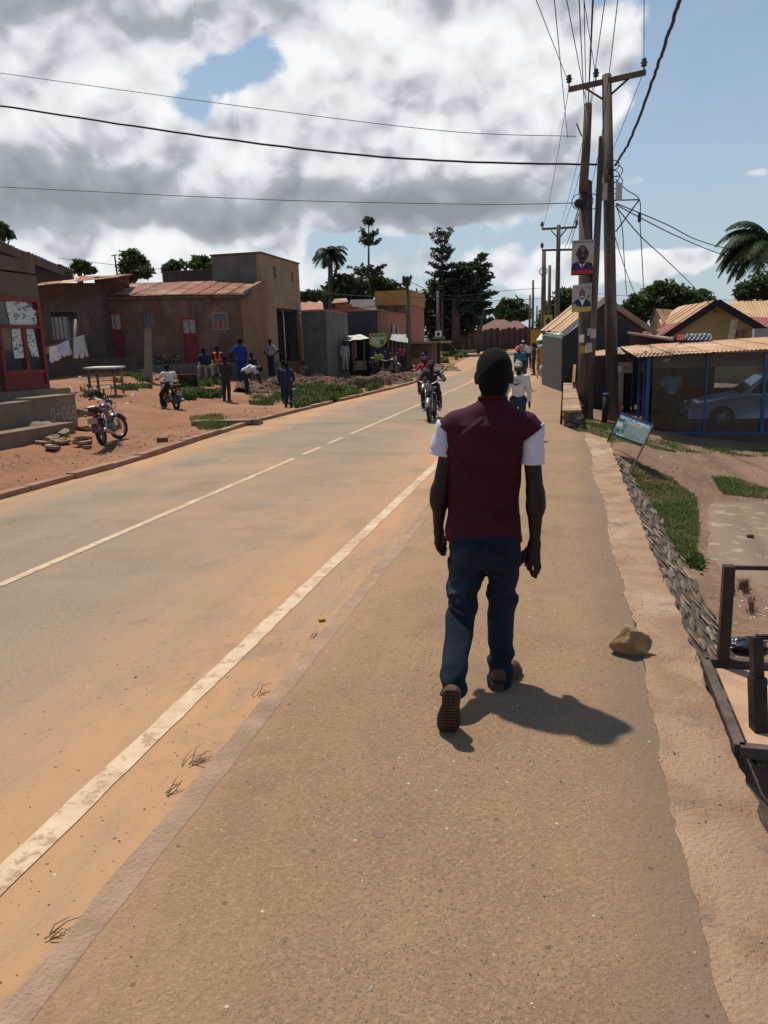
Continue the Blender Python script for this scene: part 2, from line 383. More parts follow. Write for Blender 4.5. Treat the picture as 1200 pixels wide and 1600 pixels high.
# ------------------------------------------------------------------ shared materials
EARTH = (.30, .125, .058)
m_dark_wood = M('weathered_wood', (.16, .115, .08), (.09, .065, .045), 6, .85, .5, 30, stretch=(1, 1, .12))
m_board = M('grey_board', (.22, .17, .12), (.12, .09, .065), 5, .85, .4, 30)
m_rust = M('rusty_iron_sheet', (.34, .135, .075), (.20, .085, .055), 1.6, .75, .25, 20, c3=(.42, .27, .17), mix=(.4, .6))
m_rust_tan = M('tan_iron_sheet', (.50, .30, .15), (.38, .22, .11), 1.1, .7, .2, 20, c3=(.56, .40, .26))
m_zinc = M('pale_iron_sheet', (.62, .60, .54), (.5, .47, .4), 1.2, .45, .1, 20, metal=.3)
m_mud = M('brown_mud_plaster', (.175, .105, .070), (.12, .074, .05), 1.6, .9, .6, 14, c3=(.215, .135, .09), streak=(.08, .052, .038))
m_mud2 = M('dark_mud_plaster', (.115, .078, .06), (.08, .055, .044), 1.6, .9, .6, 14, c3=(.15, .10, .075), streak=(.06, .042, .033))
m_ochre = M('ochre_plaster', (.27, .155, .08), (.21, .12, .065), 1.2, .9, .3, 18, streak=(.16, .10, .062))
m_tan = M('tan_plaster', (.34, .24, .145), (.29, .20, .12), 1.2, .9, .3, 18, c3=(.26, .185, .115), streak=(.17, .12, .08))
m_grey = M('grey_render', (.155, .145, .13), (.12, .112, .10), 1.3, .9, .3, 18, streak=(.09, .085, .075))
m_conc = M('worn_concrete', (.34, .27, .20), (.25, .19, .135), 3, .9, .5, 40, c3=(.30, .18, .11))
m_pink = M('pink_paint_wall', (.42, .17, .12), (.34, .14, .10), 1.5, .85, .2, 18, streak=(.22, .12, .09))
m_black = M('black_and_gap_shade', (.012, .012, .013), (.02, .02, .02), 3, .8)  # for black parts, and for darkness painted in behind openings
m_red = M('red_painted_door', (.22, .03, .025), (.16, .022, .02), 2.5, .55, .15, 20, streak=(.12, .025, .02))
m_white = M('white_paint', (.78, .77, .74), (.66, .64, .6), 3, .6)
m_cloth_white = M('white_cotton', (.80, .80, .82), (.72, .72, .76), 6, .9, .2, 80)
m_glass = M('window_glass', (.03, .035, .04), (.05, .055, .06), 2, .08, spec=.6)
m_iron = M('dark_iron', (.035, .024, .022), (.055, .035, .03), 8, .55, .2, 40, metal=.4)
m_pole = M('creosote_pole_wood', (.105, .072, .05), (.065, .045, .032), 5, .85, .7, 40, stretch=(1, 1, .06), c3=(.17, .125, .09))
m_wire = M('cable_black', (.012, .012, .014), (.02, .02, .022), 3, .6)
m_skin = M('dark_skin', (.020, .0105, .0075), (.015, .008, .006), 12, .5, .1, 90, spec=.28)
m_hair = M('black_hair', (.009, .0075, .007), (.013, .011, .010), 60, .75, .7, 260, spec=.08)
m_leaf = M('dark_leaf', (.065, .105, .034), (.045, .078, .026), .9, .55, c3=(.08, .115, .035))
m_frond = M('palm_frond', (.045, .075, .025), (.03, .055, .02), .9, .75, c3=(.085, .095, .04), spec=.15)
m_leaf2 = M('mid_green_leaf', (.085, .13, .04), (.06, .095, .03), .9, .55, c3=(.12, .16, .05))
m_needle = M('conifer_needle', (.038, .062, .032), (.052, .082, .036), .9, .6)
for mm in (m_leaf, m_leaf2, m_needle):   # leaves let light through
    N, L, b = mm.node_tree.nodes, mm.node_tree.links, mm.node_tree.nodes['Principled BSDF']; src = b.inputs['Base Color'].links[0].from_socket; tl = N.new('ShaderNodeBsdfTranslucent'); L.new(src, tl.inputs[0]); mxs = N.new('ShaderNodeMixShader'); mxs.inputs[0].default_value = .38; out = N['Material Output']; L.new(b.outputs[0], mxs.inputs[1]); L.new(tl.outputs[0], mxs.inputs[2]); L.new(mxs.outputs[0], out.inputs[0])
m_bark = M('tree_bark', (.10, .08, .06), (.06, .048, .038), 3, .9, .6, 20, stretch=(1, 1, .3))
# ------------------------------------------------------------------ road, pavement, kerbs
def zr(Y):  # the road climbs gently beyond 50 m
    t = min(max((Y - 48) / 60.0, 0), 1.6); return 1.0 * t * t * (3 - 2 * min(t, 1)) if t < 1 else 1.0 + (t - 1) * .9
def GZ(x, y):
    z = 0.0
    for _ in range(30):
        p = G(x, y, z)
        if p.y < 0 or p.y > 400: p = D(x, y, 140)
        z = z * .5 + .5 * zr(p.y)
    return G(x, y, z)
lk_px = [(0, 780), (200, 725), (300, 692), (400, 660), (520, 630), (600, 611), (640, 601), (686, 584), (712, 568), (736, 556)]
LKP = [GZ(*p) for p in lk_px]
LKP = [Vector((-7.04, -6, 0)), Vector((-7.04, 3, 0))] + LKP
LKP += [LKP[-1] + Vector((-9, 25, .5)), LKP[-1] + Vector((-30, 50, .8))]
lkY = [p.y for p in LKP]; lkX = [p.x for p in LKP]
def XL(Y): return float(np.interp(Y, lkY, lkX))
def sm(Y, a, b):
    t = min(max((Y - a) / (b - a), 0), 1); return t * t * (3 - 2 * t)
def XC(Y): return -4.34 if Y < 30 else -4.34 + (XL(Y) + 2.66 + 4.34) * sm(Y, 30, 50)
def XE(Y): return -1.86 if Y < 30 else -1.86 + (XL(Y) + 5.15 + 1.86) * sm(Y, 30, 60)
def XK(Y): return XE(Y) + .44
def XR(Y):  # right edge of the walking surface
    if Y < 14.6: return .44
    if Y < 16.6: return .44 - .52 * (Y - 14.6) / 2.0
    return -.08 if Y < 40 else -.08 + (XL(Y) + 7.6 + .08) * sm(Y, 40, 90)
YS = [-5 + .5 * i for i in range(14)] + [2 + .35 * i for i in range(50)] + [19.5 + 1.0 * i for i in range(35)] + [54.5 + 2.5 * i for i in range(34)]
jit = random.Random(3)
def strip(name, fa, fb, z, mat, nx=3, y0=-5, y1=139, parent=None, jag=(0, 0), kind='structure', thick=0.0):
    ys = [y for y in YS if y0 <= y <= y1]
    if jag[0] or jag[1]:
        ys = list(np.arange(y0, y1, .06 if y1 < 20 else .12))
    V, Fq = [], []; ja = jb = 0
    zz = z if callable(z) else (lambda y: z)
    for y in ys:
        if jag[0]: ja = ja * .55 + jit.uniform(-1, 1) * jag[0] * .7
        if jag[1]: jb = jb * .55 + jit.uniform(-1, 1) * jag[1] * .7
        a, b = fa(y) + ja, fb(y) + jb
        for i in range(nx): V.append((a + (b - a) * i / (nx - 1), y, zr(y) + zz(y)))
    for k in range(len(ys) - 1):
        for i in range(nx - 1): q = k * nx + i; Fq.append((q, q + 1, q + nx + 1, q + nx))
    mb = MB(); mb.add(V, Fq, True)
    if thick:
        n = len(ys)
        for side in (0, nx - 1):
            a = [V[k * nx + side] for k in range(n)]; b = [(p[0], p[1], p[2] - thick) for p in a]
            mb.add(a + b, [(k, k + 1, n + k + 1, n + k) for k in range(n - 1)])
    o = mb.build(name, mat, parent)
    if kind and parent is None: o['kind'] = kind
    return o
def tarmac(name, base, dust, dustpos, grit, bump=.35, edge=None):
    """asphalt with dust lying where dustpos(x) says, grit and small pale chips"""
    m = bpy.data.materials.new(name); m.use_nodes = True; N, L, b = nodes_of(m)
    b.inputs['Roughness'].default_value = .85; b.inputs['Specular IOR Level'].default_value = .25
    geo = N.new('ShaderNodeNewGeometry'); sp = N.new('ShaderNodeSeparateXYZ'); L.new(geo.outputs['Position'], sp.inputs[0])
    def nz(s, d=6, r=.6, st=(1, 1, 1)):
        mp = N.new('ShaderNodeMapping'); mp.inputs['Scale'].default_value = st; L.new(geo.outputs['Position'], mp.inputs[0])
        n = N.new('ShaderNodeTexNoise'); n.inputs['Scale'].default_value = s; n.inputs['Detail'].default_value = d; n.inputs['Roughness'].default_value = r; L.new(mp.outputs[0], n.inputs[0]); return n.outputs['Fac']
    def ma(op, a, c, d=None, cl=False):
        n = N.new('ShaderNodeMath'); n.operation = op; n.use_clamp = cl
        for i, v in enumerate((a, c, d)):
            if v is None: continue
            if hasattr(v, 'is_output'): L.new(v, n.inputs[i])
            else: n.inputs[i].default_value = v
        return n.outputs[0]
    def mr(f, lo, hi, a=0, c=1):
        x = N.new('ShaderNodeMapRange'); x.interpolation_type = 'SMOOTHSTEP'; L.new(f, x.inputs[0])
        for i, v in enumerate((lo, hi, a, c)): x.inputs[i + 1].default_value = v
        return x.outputs[0]
    def mix(f, a, c):
        x = N.new('ShaderNodeMix'); x.data_type = 'RGBA'
        if hasattr(f, 'is_output'): L.new(f, x.inputs[0])
        else: x.inputs[0].default_value = f
        for i, v in ((6, a), (7, c)):
            if hasattr(v, 'is_output'): L.new(v, x.inputs[i])
            else: x.inputs[i].default_value = (*v, 1)
        return x.outputs[2]
    c = mix(mr(nz(1.1), .3, .7), base, tuple(v * .82 for v in base))
    c = mix(mr(nz(55, 3, .7), .45, .75), c, tuple(v * 1.3 for v in base))
    c = mix(mr(nz(130, 2, .6), .52, .7), c, tuple(v * .55 for v in base))
    wob = ma('MULTIPLY', ma('SUBTRACT', nz(.8, 5), .5), 1.0)
    xx = ma('ADD', sp.outputs[0], wob); tot = None
    for (x0, x1, a) in dustpos:
        g = mr(xx, x0, x1, 0 if a > 0 else abs(a), a if a > 0 else 0)
        tot = g if tot is None else ma('ADD', tot, g, cl=True)
    if tot is not None:
        tot = ma('MULTIPLY', tot, mr(nz(2.4, 9, .72, (1, .12, 1)), .30, .62, .25, 1), cl=True)
        c = mix(tot, c, dust)
    c = mix(ma('MULTIPLY', mr(nz(.33, 5), .45, .72), .5), c, dust)
    c = mix(ma('MULTIPLY', mr(nz(.9, 8, .7), .52, .66), .45), c, tuple(v * .62 for v in base)); c = mix(ma('MULTIPLY', mr(nz(4.5, 8, .75), .54, .70), .35), c, tuple(v * .6 for v in base)); c = mix(ma('MULTIPLY', mr(nz(2.7, 8, .7, (1.3, .7, 1)), .55, .72), .4), c, dust)
    if edge: c = mix(ma('MULTIPLY', mr(ma('ADD', sp.outputs[0], ma('MULTIPLY', ma('SUBTRACT', nz(1.6, 7, .65), .5), .5)), edge[0], edge[1]), .8), c, edge[2])
    vo = N.new('ShaderNodeTexVoronoi'); vo.inputs['Scale'].default_value = 26; L.new(geo.outputs['Position'], vo.inputs['Vector'])
    sc2 = N.new('ShaderNodeSeparateColor'); L.new(vo.outputs['Color'], sc2.inputs[0])
    chip = ma('MULTIPLY', mr(vo.outputs['Distance'], .10, .16, 1, 0), mr(sc2.outputs[0], 1 - grit, 1 - grit + .01))
    c = mix(chip, c, (.55, .48, .40))
    vo2 = N.new('ShaderNodeTexVoronoi'); vo2.inputs['Scale'].default_value = 17; L.new(geo.outputs['Position'], vo2.inputs['Vector'])
    s3 = N.new('ShaderNodeSeparateColor'); L.new(vo2.outputs['Color'], s3.inputs[0])
    chip2 = ma('MULTIPLY', mr(vo2.outputs['Distance'], .12, .2, 1, 0), mr(s3.outputs[1], .9, .92))
    c = mix(ma('MULTIPLY', chip2, .7), c, tuple(v * .4 for v in base))
    L.new(c, b.inputs['Base Color'])
    bn = N.new('ShaderNodeBump'); bn.inputs['Strength'].default_value = bump; bn.inputs['Distance'].default_value = .012
    L.new(ma('ADD', nz(70, 4, .7), ma('MULTIPLY', nz(9, 4), .8)), bn.inputs['Height']); L.new(bn.outputs[0], b.inputs['Normal'])
    return m
DUST = (.45, .25, .12)
m_road = tarmac('dusty_asphalt_road', (.27, .205, .14), DUST, [(-3.6, -1.8, .9), (-5.9, -6.9, .95)], .02, .35)
m_pave = tarmac('dusty_asphalt_pavement', (.30, .19, .108), (.42, .25, .135), [(-.6, -1.4, .6)], .05, 1.0, edge=(.05, .42, (.195, .14, .094)))
road = strip('road', XL, XK, 0.0, m_road, 15)
road_z = -.06
strip('pavement', lambda y: XK(y) + .03, lambda y: XR(y) + .0, .05, m_pave, 5, jag=(.0, .0))
m_kerb = M('worn_kerb_concrete', (.40, .265, .17), (.31, .20, .125), 5, .9, .9, 60, c3=(.46, .28, .15))
m_strip = M('ochre_cement_strip', (.37, .235, .14), (.29, .175, .10), 3.2, .9, 1.0, 60, c3=(.44, .31, .20), mix=(.42, .6), det=9)
for mm, dk, sc_, lo, hi in ((m_strip, (.22, .155, .115), 2.6, .53, .63), (m_kerb, (.27, .18, .12), 2.0, .52, .66)):
    N, L, b = nodes_of(mm); src = b.inputs['Base Color'].links[0].from_socket
    nn = N.new('ShaderNodeTexNoise'); nn.inputs['Scale'].default_value = sc_; nn.inputs['Detail'].default_value = 9; nn.inputs['Roughness'].default_value = .7
    tcx = N.new('ShaderNodeTexCoord'); L.new(tcx.outputs['Object'], nn.inputs[0])
    mr_ = N.new('ShaderNodeMapRange'); L.new(nn.outputs['Fac'], mr_.inputs[0]); mr_.inputs[1].default_value = lo; mr_.inputs[2].default_value = hi
    mx_ = N.new('ShaderNodeMix'); mx_.data_type = 'RGBA'; L.new(mr_.outputs[0], mx_.inputs[0]); L.new(src, mx_.inputs[6]); mx_.inputs[7].default_value = (*dk, 1); L.new(mx_.outputs[2], b.inputs['Base Color'])
strip('kerb', lambda y: XK(y) - .02, lambda y: XK(y) + .085, .0515, m_kerb, 3, y1=60, jag=(.012, .008), thick=.07)
strip('cement_edge_strip', lambda y: .43 - .03 * sm(y, 5, 12) + .02 * math.sin(y * 1.7), lambda y: (.725 + .03 * sm(y, 8, 13)) if y < 14 else .755 - .3 * (y - 14), .056, m_strip, 6, y1=15.0, jag=(.016, .02), thick=.10)
# road markings: worn cream paint
m_paint = M('worn_cream_road_paint', (.60, .45, .29), (.50, .36, .22), 6, .8, .2, 60, c3=(.44, .30, .18))
N, L, b = nodes_of(m_paint); src = b.inputs['Base Color'].links[0].from_socket
nn = N.new('ShaderNodeTexNoise'); nn.inputs['Scale'].default_value = 9; nn.inputs['Detail'].default_value = 8; nn.inputs['Roughness'].default_value = .75
tcx = N.new('ShaderNodeTexCoord'); L.new(tcx.outputs['Object'], nn.inputs[0])
mr_ = N.new('ShaderNodeMapRange'); L.new(nn.outputs['Fac'], mr_.inputs[0]); mr_.inputs[1].default_value = .52; mr_.inputs[2].default_value = .60
mx_ = N.new('ShaderNodeMix'); mx_.data_type = 'RGBA'; L.new(mr_.outputs[0], mx_.inputs[0]); L.new(src, mx_.inputs[6]); mx_.inputs[7].default_value = (.36, .22, .12, 1); L.new(mx_.outputs[2], b.inputs['Base Color'])
strip('road_marking', lambda y: XE(y) - .055, lambda y: XE(y) + .055, .004, m_paint, 2, y1=60, jag=(.006, .006))
strip('road_marking', lambda y: XC(y) - .045, lambda y: XC(y) + .045, .004, m_paint, 2, y0=-4, y1=12.0, jag=(.004, .004))
for a_, b_ in ((12.4, 13.3), (13.9, 14.8), (15.5, 26.0), (26.6, 60)):
    strip('road_marking', lambda y: XC(y) - .045, lambda y: XC(y) + .045, .004, m_paint, 2, y0=a_, y1=b_ + .1, jag=(.004, .004))
# ------------------------------------------------------------------ ground: heights interpolated from surveyed points
pts = []
def gp(x, y, dep): pts.append(tuple(D(x, y, dep)))
for Y in (-6, -2, 2, 5, 8, 12, 16, 20, 25, 30, 36, 43, 50, 60, 70, 85, 110): pts.append((XL(Y) - .35, Y, zr(Y) + (-.02 if not 19 < Y < 31 else -.1)))
for (x, y, d) in ((170, 702, 15.6), (60, 680, 16.6), (100, 665, 18.6), (122, 668, 18.4), (262, 638, 25), (200, 650, 22), (340, 655, 20), (450, 638, 26.5), (355, 628, 28), (300, 640, 24),
                  (390, 615, 31), (430, 588, 37), (500, 600, 41), (540, 590, 47), (470, 600, 37), (160, 612, 25.5), (100, 600, 29), (130, 640, 22), (230, 590, 31.5), (330, 598, 33.5), (300, 600, 33),
                  (560, 575, 52), (640, 580, 53), (600, 590, 50), (0, 745, 12), (0, 715, 13.5), (100, 720, 14.5), (250, 665, 20), (700, 565, 70), (680, 552, 85), (720, 548, 95), (0, 600, 32), (200, 575, 34)):
    gp(x, y, d)
for p in ((-12, 3, -.05), (-16, 10, 0), (-20, 0, 0), (-10, 6, -.04), (-30, 60, 2.0), (-60, 40, 1.6), (-60, 90, 3), (-25, 100, 2.4), (-60, 0, .5), (-28, 30, 1.0), (-28, 40, 1.8), (-18, 50, 1.4)): pts.append(p)
PL = np.array(pts)
prt = []
for Y in (-5, 0, 2, 4, 6, 8, 10, 12): prt.append((1.40, Y, -.54))
for p in ((1.05, 13.6, -.08), (.8, 15, -.02), (.5, 16.5, -.05), (1.3, 15, -.2), (1.3, 17, -.3), (1.2, 20, -.35), (2.4, 13, -.62), (3.4, 12, -.7), (2.5, 9, -.6), (3.5, 6, -.6), (2.2, 5, -.55), (2.5, 16, -.72), (4, 16, -.85), (2.2, 18.5, -.72),
          (4.5, 19, -.95), (8, 19, -1.0), (6, 10, -.8), (8, 4, -.7), (.2, 30, -.1), (1.0, 30, -.35), (.1, 45, 0.0), (3, 40, -.5), (10, 40, -.8), (14, 25, -1.0), (20, 60, -.3), (2, 60, .2), (5, 90, .9), (30, 20, -1), (30, 100, 0), (-2, 110, 1.0), (30, 0, -.7)): prt.append(p)
PR = np.array(prt)
def rbf(P):
    XY = P[:, :2]; d = np.sqrt(((XY[:, None] - XY[None]) ** 2).sum(-1)) + 1e-9
    A = -d; A[np.diag_indices(len(A))] -= 0.15; n = len(P); K = np.zeros((n + 1, n + 1)); K[:n, :n] = A; K[n, :n] = K[:n, n] = 1
    s = np.linalg.solve(K, np.append(P[:, 2], 0)); return XY, s
RL, RR = rbf(PL), rbf(PR)
def rb_eval(Rb, x, y):
    XY, s = Rb; q = np.stack([x, y], -1); out = np.empty(len(q))
    for i in range(0, len(q), 4000):
        d = np.sqrt(((q[i:i + 4000, None] - XY[None]) ** 2).sum(-1)); out[i:i + 4000] = -d @ s[:-1] + s[-1]
    return out
def vnoise(x, y, f, seed=0):
    o = np.zeros_like(x)
    for k, (a, b, c) in enumerate(((1.0, .6, 1.3), (-.7, 1.1, 4.1), (.4, -1.3, 2.2), (1.4, .2, 0.4), (.9, 1.0, 5.2))):
        o += np.sin((x * a + y * b) * f * (1 + .37 * k) + c + seed) * np.cos((x * b - y * a) * f * (1 + .29 * k) + c * 2 + seed) / (1 + .5 * k)
    return o / 2.5
def ground_z(x, y):
    x = np.atleast_1d(np.asarray(x, float)); y = np.atleast_1d(np.asarray(y, float))
    xl = np.interp(y, lkY, lkX); xr = np.where(y < 14, .86, np.where(y < 16.5, .86 - .9 * (y - 14) / 2.5, np.interp(y, [16.5, 28, 40, 60, 90, 140], [.2, .2, .1, XR(60) + .1, XR(90) + .1, XR(139) + .1])))
    zrv = np.array([zr(v) for v in y])
    far = np.clip((np.hypot(x, y) - 110) / 200, 0, 1)
    zl = rb_eval(RL, x, y) + vnoise(x, y, 1.7) * .05 + vnoise(x, y, 5.1, 2) * .018; zrt = rb_eval(RR, x, y) + vnoise(x, y, 1.9) * .025 + vnoise(x, y, 6, 1) * .008
    zl = zl * (1 - far) + 2.0 * far; zrt = zrt * (1 - far) + 1.5 * far
    zl = np.where(x > xl - .6, np.minimum(zl, zrv - .02 * 1), zl)
    z = np.where(x < xl - .12, zl, np.where(x > xr, zrt, zrv - .12))
    return z
def gz(x, y): return float(ground_z(x, y)[0])
def grid(xs, ys):
    X, Y = np.meshgrid(xs, ys, indexing='ij'); Z = ground_z(X.ravel(), Y.ravel()); V = np.stack([X.ravel(), Y.ravel(), Z], 1); a, b = len(xs), len(ys)
    i, j = np.meshgrid(np.arange(a - 1), np.arange(b - 1), indexing='ij'); q = (i * b + j).ravel(); return V, np.stack([q, q + b, q + b + 1, q + 1], 1)
def steps(*seg):
    o = []
    for a, b, s_ in seg: o += list(np.arange(a, b, s_))
    return sorted(set(round(v, 3) for v in o))
gx = steps((-3000, -400, 650), (-400, -60, 40), (-60, -20, 2), (-20, -6, .3), (-6, .5, 1.0), (.5, 5.5, .1), (5.5, 12, .5), (12, 60, 4), (60, 400, 40), (400, 3100, 650))
gy = steps((-600, -20, 100), (-20, -6, 3), (-6, 22, .22), (22, 56, .5), (56, 140, 2), (140, 400, 40), (400, 6500, 900))
V, Fq = grid(gx, gy)
# ground material: red earth, grey-brown dust, with the cement slab and damp tones by noise
def ground_mat():
    m = bpy.data.materials.new('red_earth_ground'); m.use_nodes = True; N, L, b = nodes_of(m); b.inputs['Roughness'].default_value = .95; b.inputs['Specular IOR Level'].default_value = .15
    geo = N.new('ShaderNodeNewGeometry'); sp = N.new('ShaderNodeSeparateXYZ'); L.new(geo.outputs['Position'], sp.inputs[0])
    def nz(s, d=7, r=.62, st=(1, 1, 1)):
        mp = N.new('ShaderNodeMapping'); mp.inputs['Scale'].default_value = st; L.new(geo.outputs['Position'], mp.inputs[0])
        n = N.new('ShaderNodeTexNoise'); n.inputs['Scale'].default_value = s; n.inputs['Detail'].default_value = d; n.inputs['Roughness'].default_value = r; L.new(mp.outputs[0], n.inputs[0]); return n.outputs['Fac']
    def mr(f, lo, hi, a=0, c=1):
        x = N.new('ShaderNodeMapRange'); x.interpolation_type = 'SMOOTHSTEP'; L.new(f, x.inputs[0])
        for i, v in enumerate((lo, hi, a, c)): x.inputs[i + 1].default_value = v
        return x.outputs[0]
    def mix(f, a, c):
        x = N.new('ShaderNodeMix'); x.data_type = 'RGBA'; L.new(f, x.inputs[0])
        for i, v in ((6, a), (7, c)):
            if hasattr(v, 'is_output'): L.new(v, x.inputs[i])
            else: x.inputs[i].default_value = (*v, 1)
        return x.outputs[2]
    c = mix(mr(nz(.7), .35, .65), (.29, .135, .072), (.23, .108, .058))
    c = mix(mr(nz(.25), .45, .7), c, (.35, .20, .115))
    c = mix(mr(nz(6, 6, .7), .5, .72), c, (.34, .20, .125))
    c = mix(mr(nz(30, 3, .7), .55, .72), c, (.13, .07, .045))
    rt = mix(mr(nz(1.2), .35, .65), (.25, .155, .10), (.19, .12, .08)); rt = mix(mr(nz(9, 6, .7), .48, .7), rt, (.30, .20, .135)); rt = mix(mr(nz(40, 3, .7), .55, .7), rt, (.10, .065, .045))
    c = mix(mr(sp.outputs[0], 0, .3), c, rt)
    L.new(c, b.inputs['Base Color'])
    bn = N.new('ShaderNodeBump'); bn.inputs['Strength'].default_value = .9; bn.inputs['Distance'].default_value = .04
    L.new(nz(11, 8, .68), bn.inputs['Height']); L.new(bn.outputs[0], b.inputs['Normal']); return m
m_ground = ground_mat()
g = np_mesh('ground', V, Fq, m_ground, None, True); g['kind'] = 'structure'
# kerb stones of the far side, pieces one by one
kr = structure('kerb_far_side')
m_kstone = M('red_dusted_kerbstone', (.34, .20, .125), (.27, .15, .09), 3, .9, .7, 30, c3=(.24, .12, .07))
for i, y in enumerate(np.arange(4.0, 64, .98)):
    if 17.3 < y < 18.3 or 24.5 < y < 25.2: continue
    a = Vector((XL(y) - .06, y, zr(y))); b_ = Vector((XL(y + .96) - .06, y + .96, zr(y + .96)))
    dz = rng.uniform(-.02, .012); lean = rng.uniform(-.02, .02)
    k = MB().bar(a + Vector((0, 0, .015 + dz)), b_ + Vector((lean, 0, .015 + dz + lean * .5)), .17, .15, up=(0, 0, 1)).build('kerb_stone', m_kstone, kr)
# hills on the skyline
def hill(name, cx, cy, rx, ry, h, mat):
    nx = 48; V_, F_ = [], []
    for i in range(nx):
        for j in range(12):
            u = -1 + 2 * i / (nx - 1); v = -1 + 2 * j / 11
            hh = h * max(0, 1 - u * u) ** 1.2 * max(0, 1 - v * v) * (1 + .18 * math.sin(u * 9 + cx) + .1 * math.sin(u * 23))
            V_.append((cx + u * rx, cy + v * ry, hh - 2))
    for i in range(nx - 1):
        for j in range(11): q = i * 12 + j; F_.append((q, q + 12, q + 13, q + 1))
    o = MB().add(V_, F_, True).build(name, mat); o['kind'] = 'structure'; return o
m_hill = M('far_haze_tinted_hill', (.16, .22, .25), (.13, .19, .20), .004, 1.0, c3=(.20, .25, .26))  # blue of the distant haze is mixed into the hill colour
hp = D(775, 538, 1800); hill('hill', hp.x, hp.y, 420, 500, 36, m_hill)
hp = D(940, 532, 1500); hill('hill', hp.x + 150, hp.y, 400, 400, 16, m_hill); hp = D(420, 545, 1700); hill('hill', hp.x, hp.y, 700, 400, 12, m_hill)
# stone-pitched bank below the cement strip
bank = structure('stone_pitched_bank')
m_st = [M('bank_stone_%d' % i, c, tuple(v * .7 for v in c), 9, .9, .9, 40) for i, c in enumerate(((.19, .13, .09), (.235, .165, .115), (.14, .10, .07), (.31, .23, .165)))]
m_mort = M('dirty_mortar', (.15, .105, .072), (.09, .065, .046), 8, .95, .7, 50)
mb = MB(); yy = list(np.arange(-2, 14.3, .4))
def bkx(y): return 1.32 - .42 * sm(y, 9, 14)
def bkz(y): return -.60 + .46 * sm(y, 9, 14)
mb.add([(.715, y, -.0) for y in yy] + [(.735, y, -.04) for y in yy] + [(bkx(y), y, bkz(y)) for y in yy], [(k + r * len(yy), k + 1 + r * len(yy), k + 1 + (r + 1) * len(yy), k + (r + 1) * len(yy)) for r in (0, 1) for k in range(len(yy) - 1)])
mb.build('mortar_bed', m_mort, bank)
stones = []
for v in range(8):
    s_ = MB(); L_, W_, H_ = rng.uniform(.28, .50), rng.uniform(.035, .06), .016; ring = []
    for k in range(9):
        a = 2 * math.pi * k / 9; q = rng.uniform(.8, 1.1); ring.append((math.cos(a) * W_ / 2 * q, math.sin(a) * L_ / 2 * q))
    vs = [(x, y, 0) for x, y in ring] + [(x * .82, y * .86, H_ * rng.uniform(.6, 1)) for x, y in ring] + [(0, 0, H_)]
    s_.add(vs, [(k, (k + 1) % 9, 9 + (k + 1) % 9, 9 + k) for k in range(9)] + [(9 + k, 9 + (k + 1) % 9, 18) for k in range(9)]); stones.append(s_)
proto = []
for v in range(8):
    o = stones[v].build('stone', m_st[v % 4], bank); proto.append(o)
cnt = 0; used = set()
for row in range(10):
    y = 3.6 + rng.uniform(0, .2)
    while y < 13.2 and cnt < 290:
        t = (row + .5) / 10 + rng.uniform(-.02, .02); x = .74 + (bkx(y) - .74) * t; z = -.04 + (bkz(y) + .04) * t
        ang = math.atan2(bkz(y) + .04, bkx(y) - .74); v = rng.randrange(8)
        if v in used: o = inst(proto[v], (x, y, z), (0, -ang, rng.uniform(-.2, .2)), (rng.uniform(.8, 1.7), rng.uniform(.5, 1.25), rng.uniform(.4, 1.2)), bank)
        else: o = proto[v]; used.add(v); o.location = (x, y, z); o.rotation_euler = (0, -ang, .05)
        o.rotation_euler.y = -ang; cnt += 1; y += rng.uniform(.28, .42) * (1 if y < 9 else 1.3)
# ------------------------------------------------------------------ building helpers
def on_wall(a, b, x, y):
    """pixel -> (distance along a->b, z) on the vertical plane through a and b"""
    a, b = Vector(a), Vector(b); t = Vector((b.x - a.x, b.y - a.y, 0)); L_ = t.length; t /= L_; n = Vector((t.y, -t.x, 0)); d = ray(x, y); o = Vector((0, 0, CAM_H))
    k = n.dot(Vector((a.x, a.y, 0)) - Vector((0, 0, 0))) / n.dot(d); p = o + d * k; return (Vector((p.x, p.y, 0)) - Vector((a.x, a.y, 0))).dot(t), p.z
def wall_mb(a, b, z0, z1, th, opens=(), mb=None, ztop=None):
    """wall of thickness th along a->b (thickness goes to the left-hand side, away from the camera for a left to right run)"""
    mb = mb or MB(); a, b = Vector((a[0], a[1], 0)), Vector((b[0], b[1], 0)); t = (b - a); L_ = t.length; t.normalize(); n = Vector((-t.y, t.x, 0))
    us = sorted({0, L_} | {min(max(u, 0), L_) for o in opens for u in o[:2]}); zs = sorted({z0, z1} | {min(max(z, z0), z1) for o in opens for z in o[2:4]})
    for i in range(len(us) - 1):
        if us[i + 1] - us[i] < 1e-4: continue
        run = None
        for j in range(len(zs) - 1):
            uc, zc = (us[i] + us[i + 1]) / 2, (zs[j] + zs[j + 1]) / 2
            solid = not any(o[0] < uc < o[1] and o[2] < zc < o[3] for o in opens)
            if solid: run = (run[0], zs[j + 1]) if run else (zs[j], zs[j + 1])
            if (not solid or j == len(zs) - 2) and run:
                p = [a + t * us[i], a + t * us[i + 1], a + t * us[i + 1] + n * th, a + t * us[i] + n * th]
                mb.hexa([q + Vector((0, 0, run[0])) for q in p] + [q + Vector((0, 0, run[1])) for q in p]); run = None
    return mb
def wpt(a, b, u, z, off=0.0):
    a, b = Vector((a[0], a[1], 0)), Vector((b[0], b[1], 0)); t = (b - a).normalized(); n = Vector((t.y, -t.x, 0)); return a + t * u + n * off + Vector((0, 0, z))
